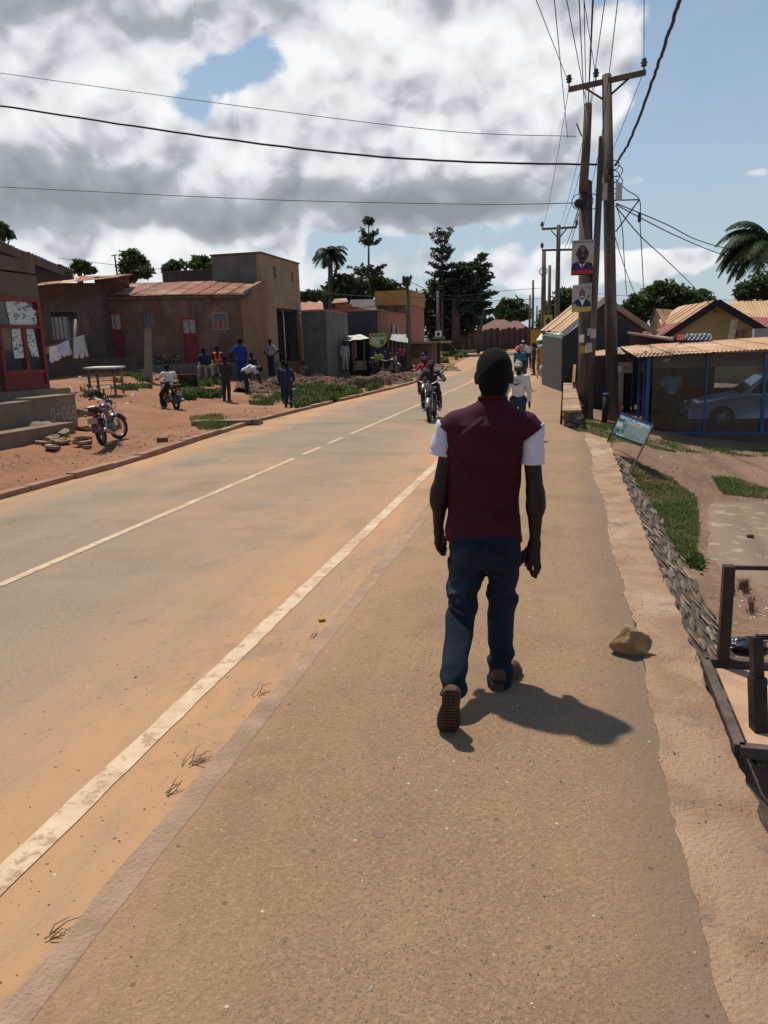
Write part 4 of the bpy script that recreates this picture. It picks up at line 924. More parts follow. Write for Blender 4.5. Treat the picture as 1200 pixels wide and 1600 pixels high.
# ------------------------------------------------------------------ darker terrace (A) behind the clothes line
aA, bA = D(20, 500, 32.2), D(160, 500, 33.4); LA = Vector((bA.x - aA.x, bA.y - aA.y, 0)).length
tA = thing('mud_brick_house', 'dark mud-brick house with barred window behind the washing line', 'house', (bA.x, bA.y, .4))
ztA = on_wall(aA, bA, 120, 442)[1]; zfA = on_wall(aA, bA, 120, 560)[1]
ops = [barred_window(tA, aA, bA, 76, 127, 486, 531, 6, True)]
wall_mb(aA, bA, -.3, ztA, .28, ops).build('front_wall', m_mud2, tA)
u0, z1 = on_wall(aA, bA, 127, 487); u1, z0 = on_wall(aA, bA, 141, 518); panel(MB(), aA, bA, u0, u1, z0, z1, .003, .02).build('plaster_patch', M('paler_plaster_patch', (.15, .11, .085), (.12, .09, .07), 3, .9), tA)
# exposed brick courses high on the wall
m_brick = [M('old_brick_%d' % i, c, tuple(v * .75 for v in c), 8, .95, .5, 40) for i, c in enumerate(((.15, .075, .05), (.12, .062, .042), (.175, .095, .065)))]
bk_ = None; k = 0
for row in range(4):
    uu = on_wall(aA, bA, 62, 450)[0] + .14 * (row % 2)
    while uu < LA - .15:
        q = wpt(aA, bA, uu, ztA - .42 - row * .095, .012 + rng.uniform(-.006, .008)); ang = math.atan2(bA.y - aA.y, bA.x - aA.x)
        if rng.random() < .82:
            if bk_ is None: bk_ = MB().box((0, 0, 0), (.24, .05, .075)).build('brick', m_brick[0], tA, local=True); bk_.location = q - WLOC[tA.name]; bk_.rotation_euler = (0, 0, ang)
            else:
                o = inst(bk_, q, (0, 0, ang), None, tA)
        uu += .28
eL, eR, kL, kR = D(20, 450, 31.4), D(186, 433, 32.6), D(60, 432, 36), D(209, 429, 37); eL2 = D(40, 448, 31.6)
sheets(tA, eL, eR, D(20, 436, 36), kR, 7, [m_rust, m_rust_tan], waves=8, amp=.018)
q0, q1 = D(160, 500, 33.4), D(208, 500, 37.2); mb = MB(); mb.prism([Vector((q0.x, q0.y, -.3)), Vector((q1.x, q1.y, -.3)), Vector((q1.x, q1.y, kR.z - .05)), Vector((q0.x, q0.y, ztA + .25))], Vector((-.25, .1, 0))); mb.build('gable_wall', m_mud2, tA)
nb = 0
for row in range(7):
    for i in range(9):
        t_ = (i + .5 * (row % 2) + .3) / 9.5; z = ztA - .38 + row * .1 + 0; top = (ztA + .2) * (1 - t_) + (kR.z - .1) * t_
        if z > top - .08 or rng.random() < .1: continue
        q = q0.lerp(q1, t_); q = Vector((q.x + .02, q.y - .02, z)); o = inst(bk_, q, (0, 0, math.atan2(q1.y - q0.y, q1.x - q0.x)), (1.15, 1, 1), tA); nb += 1
panel(MB(), aA, bA, -1, LA + 1.2, -.6, zfA - .02, .01, 1.0).build('veranda', m_mud2, tA)
mb = MB(); panel(mb, aA, bA, 0, LA, zfA, zfA + .02, .3, .9)
# leaning stick with pinkish paint, short concrete post, back antenna
o = MB().cyl(D(116, 560, 29), D(118, 499, 29), .05, .045, 8).build('stick', M('pinkish_stick', (.45, .32, .28), (.36, .26, .22), 5, .8)); tag(o, 'pinkish washing line pole among the hanging clothes', 'pole')
p = D(231, 588, 30.5); mb = MB(); mb.hexa([p + Vector((-.14, -.1, -.4)), p + Vector((.14, -.1, -.4)), p + Vector((.14, .1, -.4)), p + Vector((-.14, .1, -.4))] + [D(231, 513, 30.5) + Vector(v) for v in ((-.11, -.08, 0), (.11, -.08, .02), (.11, .08, .03), (-.11, .08, 0))])
tag(mb.build('pillar', M('bare_cement_pillar', (.25, .18, .125), (.2, .145, .10), 3, .9, .3, 20)), 'free-standing tan cement pillar in front of the brown terrace', 'pillar')
a_ = thing('roof_antenna', 'thin metal aerial rising behind the dark brick house', 'antenna', D(184, 430, 40)); MB().cyl(D(184, 436, 40), D(179, 398, 40), .045, n=6).build('mast', m_iron, a_); MB().cyl(D(174, 400, 40), D(183, 398, 40), .03, n=5).build('crossbar', m_iron, a_)
# washing line
m_line = m_wire
l0, l1 = D(70, 543, 24.5), D(139, 522, 26.5)
ln = MB().tube([l0.lerp(l1, t) - Vector((0, 0, .03 * math.sin(math.pi * t))) for t in np.linspace(0, 1, 9)], .008, 5).build('washing_line', m_line); tag(ln, 'washing line strung beside the corner shop', 'line')
def garment(name, label, cat, outline, d0, d1, mat, seed=0):
    """cloth cut to a pixel outline, given a little thickness and waviness"""
    poly = [Vector(D(x, y, d0 + (d1 - d0) * (x - outline[0][0]) / 20.0 + .06 * math.sin(x * .9 + y * .35 + seed))) for x, y in outline]
    mb = MB(); mb.prism(poly, Vector((0, .05, 0))); return tag(mb.build(name, mat), label, cat)
garment('yellow_cloth', 'small yellow cloth hanging at the shop end of the line', 'cloth', [(70.5, 543), (75, 542), (76, 552), (71.5, 553)], 24.6, 24.7, M('mustard_cloth', (.45, .28, .03), (.38, .23, .03), 5, .9))
garment('white_cloth', 'white garment on the washing line, next to the red shop front', 'garment', [(75, 542), (91, 539), (92, 552), (95, 560), (91, 561), (90, 564), (86, 563), (80, 567), (77, 563), (77.5, 555)], 24.7, 25.2, m_cloth_white)
garment('lilac_shirt', 'lilac t-shirt with printed back pegged on the washing line', 'shirt', [(90.5, 538.5), (106, 531), (108, 543), (112, 552), (107, 556), (104, 554), (100, 558), (97, 555), (94, 556), (92, 548)], 25.1, 25.6, M('lilac_cotton', (.62, .58, .72), (.52, .48, .62), 5, .9))
garment('grey_trousers', 'pale grey trousers with flared legs pegged on the washing line', 'trousers', [(114, 528), (130, 523.5), (133, 540), (137, 556), (134, 558), (131, 549), (129, 560), (125, 559), (123, 549), (121, 560), (117, 560), (115.5, 545)], 25.8, 26.2, M('pale_grey_cotton', (.55, .56, .54), (.45, .46, .45), 5, .9))
# market bench with pale top
st = thing('wooden_stall', 'rough wooden stall table with pale board top on the rubble', 'stall', D(158, 612, 24.5))
a, b_ = D(130, 577, 24.3), D(180, 576, 25.2); mb = MB(); mb.prism([a, b_, b_ + Vector((-.1, .8, .02)), a + Vector((-.1, .8, .02))], Vector((0, 0, .05))); mb.build('top', M('pale_board', (.62, .60, .50), (.5, .47, .4), 4, .7), st)
zg = D(158, 612, 24.5).z
for q in (a + Vector((.12, .08, 0)), b_ + Vector((-.12, .08, 0)), a + Vector((.02, .7, 0)), b_ + Vector((-.22, .7, 0))): MB().bar(Vector((q.x, q.y, zg - .15)), q, .06).build('leg', m_board, st)
for k in range(5): z = zg + .05 + k * .13; MB().bar(Vector((a.x + .12, a.y + .04, z)), Vector((b_.x - .12, b_.y + .04, z + .01)), .02, .10, up=(0, 1, 0)).build('slat', m_board, st)
# ------------------------------------------------------------------ corner shop, leftmost
m_shopwall = M('shop_brown_render', (.155, .12, .085), (.13, .10, .07), 1.3, .9, .3, 18, streak=(.10, .075, .055)); m_plinth = M('cement_plinth', (.235, .175, .12), (.19, .14, .095), 1.6, .9, .5, 18, streak=(.14, .10, .07), c3=(.20, .12, .075))
ps = D(78, 605, 19.6); XS = ps.x; YS1 = ps.y
sp_ = thing('corner_shop', 'brown shop with low dark iron roof and red papered door front at the left edge', 'shop', (XS, YS1, 0))
zp = ps.z; zt_ = XP(54, 466, XS); ztd = YP(57.5, 467, YS1).z
Ys0 = 9.0
yd = XP(9, 612, XS).y
mb = MB(); wall_mb((XS, Ys0), (XS, YS1), -.4, ztd + .55, .25, [(0.5, YS1 - Ys0 - .03, zp, ztd)]).build('front_wall', m_shopwall, sp_)
wall_mb((XS - .3, YS1), (XS - 5, YS1), -.4, ztd + .9, -.2).build('end_wall', m_shopwall, sp_)
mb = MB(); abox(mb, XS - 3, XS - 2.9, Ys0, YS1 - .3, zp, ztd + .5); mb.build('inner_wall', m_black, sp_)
mb = MB(); abox(mb, XS - 3, XS - .3, Ys0, YS1 - .3, zp - .05, zp); mb.build('shop_floor', m_plinth, sp_)
aS, bS = Vector((XS, Ys0, 0)), Vector((XS, YS1, 0))
U = lambda x, y: on_wall(aS, bS, x, y)
ud0, ud1 = U(9, 612)[0], YS1 - Ys0 - .03
dr = frame_mb(aS, bS, ud0, ud1, zp, ztd, .10, -.1, .03).build('door', m_red, sp_)
zm1 = U(60, 577)[1]; zm2 = U(45, 510.5)[1]
panel(MB(), aS, bS, ud0 + .1, ud1 - .1, zp + .1, zm1 - .1, -.06, -.01).build('leaf', m_red, dr)
panel(MB(), aS, bS, ud0 + .1, ud1 - .1, zm1 - .1, zm1, -.06, .02).build('rail', m_red, dr); panel(MB(), aS, bS, ud0 + .1, ud1 - .1, zm2 - .04, zm2 + .04, -.06, .02).build('rail', m_red, dr)
uc = U(41, 545)[0]; panel(MB(), aS, bS, uc - .07, uc + .05, zm1, zm2 - .04, -.06, .015).build('mullion', m_red, dr)
panel(MB(), aS, bS, ud0 + .1, ud1 - .1, zm1, ztd - .1, -.07, -.05).build('pane', m_glass, dr)
m_paper = bpy.data.materials.new('fish_print_paper'); m_paper.use_nodes = True; N, L, b = nodes_of(m_paper); tcx = N.new('ShaderNodeTexCoord'); mp = N.new('ShaderNodeMapping'); mp.inputs['Scale'].default_value = (1, 1.1, 2.6); L.new(tcx.outputs['Object'], mp.inputs[0])
wv_ = N.new('ShaderNodeTexNoise'); wv_.inputs['Scale'].default_value = 7; wv_.inputs['Detail'].default_value = 3; wv_.inputs['Distortion'].default_value = 1.2; L.new(mp.outputs[0], wv_.inputs[0])
rp = N.new('ShaderNodeValToRGB'); L.new(wv_.outputs['Fac'], rp.inputs[0]); rp.color_ramp.elements[0].position = .40; rp.color_ramp.elements[0].color = (.03, .11, .13, 1); rp.color_ramp.elements[1].position = .47; rp.color_ramp.elements[1].color = (.60, .66, .66, 1); L.new(rp.outputs[0], b.inputs['Base Color']); b.inputs['Roughness'].default_value = .9
def paper(pix):
    poly = []
    for x, y in pix: u, z = U(x, y); poly.append(wpt(aS, bS, u, z, -.045))
    MB().prism(poly, Vector((.012, 0, 0))).build('paper', m_paper, dr)
paper([(10, 470), (40, 469), (47, 478), (58, 485), (60, 507), (18, 509)]); paper([(20, 514), (37, 513), (43, 543), (44, 559), (25, 560), (22, 540)]); paper([(43, 514), (54, 514), (63, 558), (52, 557), (46, 540)])
for x, y0_, y1_ in ((-3, 480, 600), (4, 500, 598)):
    u = U(x, 550)[0]; z0_ = zp; q0, q1 = wpt(aS, bS, u, ztd - .2, -.3), wpt(aS, bS, u + .25, zp, -.25); MB().cyl(q0, q1, .012, n=6).build('hanging_rail', m_zinc, sp_)
# roof slab: dark corrugated sheets falling towards the far corner
f0, f1 = D(-110, 332, 15.2), D(113, 424, 22.6); mid = f0.lerp(f1, .5); back = Vector((-5.0, 1.2, .75))
for o in sheets(sp_, f0, f1, f0 + back, f1 + back, 8, M('dark_old_iron_sheet', (.075, .055, .045), (.05, .04, .034), 1.5, .8), waves=5, amp=.03): pass
MB().bar(f0 - Vector((0, 0, .12)), f1 - Vector((0, 0, .12)), .05, .22).build('fascia', m_dark_wood, sp_)
mb = MB(); p0_, p1_ = D(54, 420, 20.2), D(112, 426, 22.4); mb.prism([p0_ + Vector((0, 0, .1)), p1_, D(112, 437, 22.4), D(55, 439, 20.2)], Vector((-1.5, .4, 0))); mb.build('eave_beam', M('dark_maroon_board', (.045, .022, .02), (.03, .018, .016), 3, .8), sp_)
mb = MB(); mb.prism([Vector((XS - .02, Ys0, ztd + .6)), Vector((XS - .02, YS1, ztd + .6)), Vector((XS - .02, YS1, XP(53, 409, XS).z)), Vector((XS - .02, Ys0, XP(53, 409, XS).z + .35))], Vector((-.2, 0, 0))); mb.build('upper_wall', m_shopwall, sp_)
# painted plinth in front
pp = D(122, 662, 18.3); XP0 = pp.x; zpt = YP(120, 618.5, pp.y).z
pl = thing('cement_plinth', 'cement plinth with white painted numbers in front of the red shop door', 'plinth', (XP0, pp.y, 0))
mb = MB(); abox(mb, XP0 - 1.6, XP0, 6, pp.y, -.5, zpt); mb.build('block', m_plinth, pl); mb = MB(); abox(mb, XP0 - .5, XP0 + .015, XP(52, 628, XP0).y, pp.y + .015, zpt + .002, zpt + .05); mb.build('edge_slab', m_plinth, pl)
mb = MB(); abox(mb, XS - .3, XS + .55, 6, YS1 + .05, -.5, zp - .02); mb.build('upper_step', m_plinth, pl)
mb = MB(); abox(mb, XP0 + .05, XP0 + .62, 6, 15.2, -.5, .34); mb.build('lower_step', m_plinth, pl)
yn0 = XP(78, 645, XP0).y; yn1 = XP(119, 645, XP0).y; zn = XP(98, 658, XP0).z
text('lettering', '0+068', (XP0, yn0, zn), (0, 1, 0), (0, 0, 1), .36, M('chalky_white_paint', (.42, .38, .32), (.3, .26, .2), 20, .9), pl, .004, width=yn1 - yn0)
# ------------------------------------------------------------------ parapet house (C)
xc = D(413, 500, 39.0); YC, XCn = xc.y, xc.x; zt1 = YP(412, 395, YC).z; far_ = XP(470, 480, XCn); XC0 = YP(331, 420, YC).x
zsoff = YP(418, 478, YC).z; YF = far_.y; zfl = XP(432, 566, XCn).z
tC = thing('parapet_house', 'tall flat-topped house with tan parapet wall and barred corner porch', 'house', (XCn, YC, .5))
aC, bC = Vector((XCn, YC, 0)), Vector((XCn, YF, 0)); Uc = lambda x, y: on_wall(aC, bC, x, y)
o1 = (Uc(427.5, 420)[0], Uc(430.5, 420)[0], Uc(429, 435)[1], Uc(429, 416)[1]); o2 = (Uc(455.5, 430)[0], Uc(458, 430)[0], Uc(457, 441)[1], Uc(457, 424)[1])
wall_mb(aC, bC, zsoff, zt1, .25, [o1, o2]).build('parapet_wall', m_tan, tC)
for o_ in (o1, o2): panel(MB(), aC, bC, o_[0] - .02, o_[1] + .02, o_[2], o_[3], -.22, -.15).build('slit_window', m_black, tC)
mb = MB(); abox(mb, XC0, XCn - .26, YC, YC + .25, 2.5, zt1 - .02); mb.build('front_wall', m_grey, tC)
mb = MB(); abox(mb, XC0, XC0 + .25, YC + .26, YF, 1, zt1 - .05); abox(mb, XC0 + .3, XCn - .3, YF - .25, YF, 0, zt1 - .05); mb.build('back_wall', m_grey, tC)
mb = MB(); abox(mb, XC0 - .05, XCn + .06, YC - .06, YC + .3, zt1, zt1 + .07); abox(mb, XCn - .25, XCn + .06, YC + .31, YF + .05, zt1, zt1 + .07); mb.build('coping', m_dark_wood, tC)
mb = MB(); abox(mb, XC0, XCn - .27, YC + .3, YF - .3, zsoff - .1, zsoff + .1); mb.build('slab', m_grey, tC)
Y2 = XP(434, 520, XCn).y; mb = MB(); abox(mb, XCn - 4, XCn, YC + .0, Y2, -.3, zsoff - .002); mb.build('corner_pier', m_tan, tC)
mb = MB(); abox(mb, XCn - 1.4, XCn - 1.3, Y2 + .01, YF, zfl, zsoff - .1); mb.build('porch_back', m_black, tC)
mb = MB(); mb.cyl((XCn - .14, YF - .16, zfl), (XCn - .14, YF - .16, zsoff - .002), .13, n=12); mb.build('column', M('cream_column', (.36, .30, .23), (.3, .25, .19), 3, .9), tC)
mb = MB(); mb.box((XCn - .05, XP(462, 468, XCn).y, XP(462, 462, XCn).z - .12), (.06, .9, .3)); 
for x in (437, 439.5, 445, 447.5, 450, 453): Y_ = XP(x, 520, XCn).y; MB().cyl((XCn - .12, Y_, zfl), (XCn - .12, Y_, zsoff - .1), .028, n=6).build('bar', m_iron if x not in (447.5,) else m_white, tC)
for zz in (zfl + .5, zfl + 1.4): MB().bar((XCn - .12, Y2, zz), (XCn - .12, XP(454, 520, XCn).y, zz), .04).build('rail', m_iron, tC)
mb = MB(); abox(mb, XCn - 1.3, XCn - .9, XP(456, 500, XCn).y, YF - .4, XP(460, 478, XCn).z, zsoff - .1); mb.build('red_sign_board', m_red, tC)
mb = MB(); abox(mb, XCn - 4, XCn + .25, YC + .2, YF + .6, -.5, zfl); mb.build('plinth', m_mud, tC)
for i, (dx, w_, hh) in enumerate(((.25, .4, .55), (.65, .4, .32), (1.05, .5, .12))):
    mb = MB(); abox(mb, XCn + dx + .003, XCn + dx + w_, YF - 1.6 - i * .15, YF + .3 + i * .2, -.5, zfl - .25 - i * .24); mb.build('step', M('brick_red_step', (.20, .095, .06), (.14, .075, .05), 5, .9, .4, 20) if i % 2 else m_conc, tC)
# low dark parapet left of it
ql = thing('low_parapet_house', 'long dark low parapet behind the rusty terrace roof', 'house', D(290, 440, 42)); X0, X1, Ya, Yb, z0, z1 = blk(257, 332, 424, 470, 41.5, 3)
X1 = XC0 - .03; mb = MB(); abox(mb, X0, X1, Ya, Yb, -.2, z1); mb.build('wall', M('dark_wall', (.075, .065, .058), (.055, .05, .045), 2, .9, .1, 10), ql); mb = MB(); abox(mb, X0 - .05, X1, Ya - .05, Ya + .25, z1, z1 + .06); mb.build('coping', m_dark_wood, ql)  # one plain dark colour over the whole wall
# ------------------------------------------------------------------ shops further along
def simple_house(name, label, x0, x1, yt, yb, dep, L_, wmat, side=None, cat='shop', zb=None):
    X0, X1, Ya, Yb, z0, z1 = blk(x0, x1, yt, yb, dep, L_); t = thing(name, label, cat, (X1, Ya, z0)); zb = z0 - .6 if zb is None else zb
    mb = MB(); abox(mb, X0, X1 - .21, Ya, Ya + .2, zb, z1); mb.build('front_wall', wmat, t); mb = MB(); abox(mb, X1 - .2, X1, Ya, Yb, zb, z1); mb.build('side_wall', side or wmat, t)
    mb = MB(); abox(mb, X0, X0 + .2, Ya + .21, Yb, zb, z1); mb.build('side_wall', side or wmat, t); mb = MB(); abox(mb, X0 + .21, X1 - .21, Ya + .21, Yb, z1 - .2, z1 - .1); mb.build('roof', m_rust, t)
    return t, (X0, X1, Ya, Yb, z0, z1)
t, b0 = simple_house('grey_shop', 'plain grey rendered shop with black doorway beside the white awning', 476, 513, 487, 583, 43.5, 4.5, m_grey, m_grey)
mb = MB(); abox(mb, b0[0] - .05, b0[1] + .05, b0[2] - .04, b0[3], b0[5], b0[5] + .06); mb.build('coping', m_conc, t)
t, b1 = simple_house('pink_roofed_house', 'house with faded pink roof behind the plain grey shop', 462, 506, 484, 560, 49, 6, m_pink, m_pink, 'house'); a, b_ = D(455, 490, 48.5), D(506, 487, 48.5); sheets(t, a, b_, D(470, 472, 53), D(504, 473, 53), 4, m_pink, waves=4)
t, b1 = simple_house('pink_wall_house', 'stepped pink parapet wall left of the dark grey gable', 507, 562, 482, 560, 53, 6, m_pink, m_pink, 'house'); mb = MB(); abox(mb, b1[0] - .06, b1[1] + .06, b1[2] - .05, b1[2] + .3, b1[5], b1[5] + .07); mb.build('coping', m_dark_wood, t)
a, b_ = D(521, 478, 57), D(545, 470, 57); tt = thing('small_ochre_dormer', 'little ochre roof block above the pink parapets', 'house', D(533, 480, 57)); X0, X1, Ya, Yb, z0, z1 = blk(524, 540, 474, 490, 57, 2); mb = MB(); abox(mb, X0, X1, Ya, Yb, 0, z1); mb.build('wall', m_ochre, tt); sheets(tt, D(518, 474, 56.5), D(544, 472, 56.5), D(523, 467, 59), D(541, 466, 59), 2, m_rust, waves=4)
m_slate = M('dark_slate_render', (.072, .078, .085), (.058, .062, .068), 1.5, .9, .15, 12, streak=(.05, .054, .058))
t, b2 = simple_house('slate_grey_shop', 'large dark slate grey shop wall with pink flank above the awning', 526, 597, 487, 578, 51, 9.5, m_slate, m_pink)
mb = MB(); abox(mb, b2[0] - .05, b2[1] + .06, b2[2] - .06, b2[2] + .3, b2[5], b2[5] + .07); abox(mb, b2[1] - .25, b2[1] + .06, b2[2] + .31, b2[3], b2[5], b2[5] + .07); mb.build('coping', m_rust, t)
mb = MB(); X = b2[1]; abox(mb, X + .002, X + .03, b2[2] + .0, b2[2] + 1.9, b2[4], b2[5] - .02); mb.build('ochre_flank', m_ochre, t)
for (x0, x1, yt, yb) in ((611, 616, 508, 526), (619, 622, 511, 525)):
    A, B = Vector((X, b2[2], 0)), Vector((X, b2[3], 0)); u0, zt2 = on_wall(A, B, x0, yt); u1, zb2 = on_wall(A, B, x1, yb); panel(MB(), A, B, u0, u1, zb2, zt2, .05, .09).build('poster', m_curtain, t)
t, b3 = simple_house('orange_upper_house', 'ochre orange upper storey rising above the pink flank', 591, 643, 455, 560, 60, 6, m_mud, m_pink, 'house'); mb = MB(); zz = YP(600, 478, b3[2]).z; abox(mb, b3[0] - .1, b3[1] + .1, b3[2] - .12, b3[2] - .01, zz, b3[5] + .05); abox(mb, b3[1] + .0, b3[1] + .1, b3[2], b3[3], zz, b3[5] + .05); mb.build('ochre_panel', M('ochre_orange_paint', (.40, .225, .065), (.34, .19, .06), 2, .8), t)
MB().bar(D(509, 490, 51), D(600, 476, 58), .06, .05).build('roof_pole', m_iron, t)
# dark roof and tanks behind
t = thing('dark_roofed_store', 'long dark iron roof behind the slate grey wall', 'store', D(565, 480, 60)); sheets(t, D(540, 494, 58), D(600, 488, 58), D(548, 468, 63), D(596, 468, 63), 5, MATS['dark_old_iron_sheet'], waves=4)
# market front under the slate wall
mk = thing('awning_stall', 'dark open stall under a bright white iron awning', 'stall', D(545, 580, 46))
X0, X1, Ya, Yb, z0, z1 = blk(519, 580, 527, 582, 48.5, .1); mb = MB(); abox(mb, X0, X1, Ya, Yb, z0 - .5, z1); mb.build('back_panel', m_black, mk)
sheets(mk, D(540, 533, 45.3), D(577, 529, 45.3), D(523, 527, 48.3), D(563, 522.5, 48.3), 4, m_zinc, waves=3)
for x, y in ((541, 580), (553, 578), (569, 576)): MB().bar(D(x, y + 3, 45.6), D(x, 530, 45.8), .09).build('post', m_dark_wood, mk)
X0, X1, Ya, Yb, z0, z1 = blk(552, 570, 556, 578, 46.2, .5); mb = MB(); abox(mb, X0, X1, Ya, Yb, z0, z1 - .3); mb.build('counter', m_conc, mk)
X0, X1, Ya, Yb, z0, z1 = blk(550, 556, 533, 560, 46.4, .2); mb = MB(); abox(mb, X0, X1, Ya, Yb, z0, z1); mb.build('hanging_goods', m_pink, mk)
o = thing('shop_sign', 'rounded yellow shop sign over the blue stall', 'sign', D(590, 545, 45))
A, B = D(577, 545, 44.8), D(606, 545, 45.2); c = [(577, 521), (604, 520), (604, 533), (600, 539), (594, 542), (588, 543), (583, 541), (577, 538)]; MB().prism([D(x, y, 45) for x, y in c], Vector((0, .06, 0))).build('board', M('yellow_green_board', (.42, .42, .06), (.36, .36, .06), 3, .6), o)
c2 = [(579.5, 527), (601, 526), (600.5, 533), (597, 538), (590, 540), (580, 537)]; MB().prism([D(x, y, 44.95) for x, y in c2], Vector((0, .02, 0))).build('pale_field', M('pale_field_print', (.50, .48, .36), (.42, .4, .3), 5, .7), o)
pX = (D(604, 525, 44.9) - D(577, 526, 44.9)).normalized(); text('lettering', 'KAWE PALA', D(579, 526, 44.9), pX, (0, 0, 1), .15, M('navy_print', (.03, .05, .12)), o, .002, width=.92)
MB().ell(D(597, 534, 44.9), (.13, .03, .16), 10, 6).build('green_emblem', M('green_print', (.10, .22, .03)), o); MB().bar(D(584, 541, 45.1), D(584, 580, 45.1), .06).build('post', m_iron, o)
bs_ = thing('blue_stall', 'blue fronted stall under the yellow sign', 'stall', D(595, 580, 47)); X0, X1, Ya, Yb, z0, z1 = blk(581, 606, 543, 580, 47, .12); m_bl = M('navy_blue_front', (.03, .04, .13), (.03, .035, .10), 3, .7)
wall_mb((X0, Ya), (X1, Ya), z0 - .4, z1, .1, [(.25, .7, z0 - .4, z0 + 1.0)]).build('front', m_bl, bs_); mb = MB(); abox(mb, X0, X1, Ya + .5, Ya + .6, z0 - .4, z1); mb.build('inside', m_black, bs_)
rw = thing('shop_row', 'dark row of open shop doors behind the parked motorcycles', 'shop', D(620, 570, 50)); xs_ = [607, 613, 619, 625, 631, 637]
for i, x in enumerate(xs_): MB().bar(D(x, 578, 49.5 + i * .6), D(x, 529 + i, 49.5 + i * .6), .10).build('post', m_board, rw)
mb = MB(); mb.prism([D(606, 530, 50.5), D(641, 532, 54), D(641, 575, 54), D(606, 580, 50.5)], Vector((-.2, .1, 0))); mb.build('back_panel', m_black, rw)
sheets(rw, D(609, 531, 48.5), D(637, 536, 51.5), D(612, 522, 50.5), D(636, 523, 54), 4, m_zinc, waves=3)
lw2 = thing('grey_block_shed', 'low grey flat shed with posts right of the wooden utility pole', 'shed', D(665, 575, 56)); X0, X1, Ya, Yb, z0, z1 = blk(640, 672, 537, 576, 56, 5)
mb = MB(); abox(mb, X0, X1, Ya, Yb, z0 - .6, z1); mb.build('wall', m_board, lw2); mb = MB(); abox(mb, X0 - .4, X1 + .9, Ya - .8, Yb, z1, z1 + .15); mb.build('roof', m_conc, lw2)
for x in (674, 679, 683): MB().bar(D(x, 578, 56 + (x - 674) * .4), D(x, 537, 56 + (x - 674) * .4), .14).build('post', m_rust, lw2)
X0, X1, Ya, Yb, z0, z1 = blk(641, 668, 560, 572, 55, .1); mb = MB(); abox(mb, X0, X1, Ya, Yb, z0, z1); mb.build('ochre_board', MATS['ochre_orange_paint'], lw2)
o = thing('church_sign', 'small white pictured sign with green base on the dark pole', 'sign', D(685, 540, 57)); X0, X1, Ya, Yb, z0, z1 = blk(680, 690, 517, 526, 57, .05); mb = MB(); abox(mb, X0, X1, Ya, Yb, z0, z1); mb.build('board', m_white, o)
X0, X1, Ya, Yb, z0, z1 = blk(676, 694, 526, 529.5, 57, .5); mb = MB(); abox(mb, X0, X1, Ya, Yb, z0, z1); mb.build('green_base', MATS['faded_green_paint'], o); mb = MB(); mb.ell(D(685, 522, 56.95), (.13, .02, .14), 8, 6); mb.build('emblem', m_iron, o)
# compound wall and brown-roofed houses at the road's end
m_cw = M('maroon_compound_wall', (.125, .072, .06), (.10, .06, .05), .6, .9, .1, 8, streak=(.07, .045, .038))
cw = thing('compound_wall', 'long maroon compound wall closing the view at the road bend', 'wall', D(760, 545, 98)); n_ = 16; pA, pB = D(688, 551, 90), D(838, 541, 104)
for i in range(n_):
    a, b_ = pA.lerp(pB, i / n_), pA.lerp(pB, (i + .94) / n_); h = 2.3 + (.15 if i % 3 else 0); MB().prism([Vector((a.x, a.y, a.z - 1)), Vector((b_.x, b_.y, b_.z - 1)), Vector((b_.x, b_.y, b_.z + h)), Vector((a.x, a.y, a.z + h))], Vector((0, .2, 0))).build('panel', m_cw, cw)
    MB().box((b_.x, b_.y, b_.z + h / 2 - .4), (.45, .45, h + 1.1)).build('pier', m_cw, cw)
m_tile = M('brown_roof', (.20, .095, .062), (.165, .08, .055), .8, .85, .2, 10)
def hip_house(name, label, x0, x1, ye, yr, dep, rx0, rx1, Ld):
    t = thing(name, label, 'house', D((x0 + x1) / 2, ye, dep)); a, b_ = D(x0, ye, dep), D(x1, ye - .5, dep); bk_ = Vector((1.0, Ld, 0)); r0_, r1_ = D(rx0, yr, dep) + bk_ / 2, D(rx1, yr, dep) + bk_ / 2
    for q in ((a, b_, r1_, r0_), (b_, b_ + bk_, r1_), (b_ + bk_, a + bk_, r0_, r1_), (a + bk_, a, r0_)): MB().prism(q, Vector((0, 0, -.12))).build('roof_slope', m_tile, t)
    w_ = .7; mb = MB(); mb.prism([a + Vector((w_, w_, -.1)), b_ + Vector((-w_, w_, -.1)), b_ + bk_ + Vector((-w_, -w_, -.1)), a + bk_ + Vector((w_, -w_, -.1))], Vector((0, 0, -3))); mb.build('wall', m_tan, t)
    for k in range(3): q = a.lerp(b_, .2 + .28 * k) + Vector((0, w_ - .05, -1.3)); MB().box(q, (1.2, .08, .9)).build('window', m_glass, t)
    return t
hip_house('brown_roofed_house', 'brown hip-roofed house behind the compound wall, left one', 734, 800, 520, 498, 112, 762, 780, 11)
hip_house('brown_roofed_house', 'brown hip-roofed house behind the compound wall, right one', 768, 830, 524, 500, 104, 792, 800, 10)
hip_house('tin_roofed_house', 'low reddish roofed house half hidden under the big trees', 660, 700, 522, 513, 92, 670, 690, 8)
o = MB().bar(D(712, 548, 82), D(712, 508, 82), .16).build('light_pole', m_zinc); tag(o, 'thin pale metal post in front of the maroon compound wall', 'post')
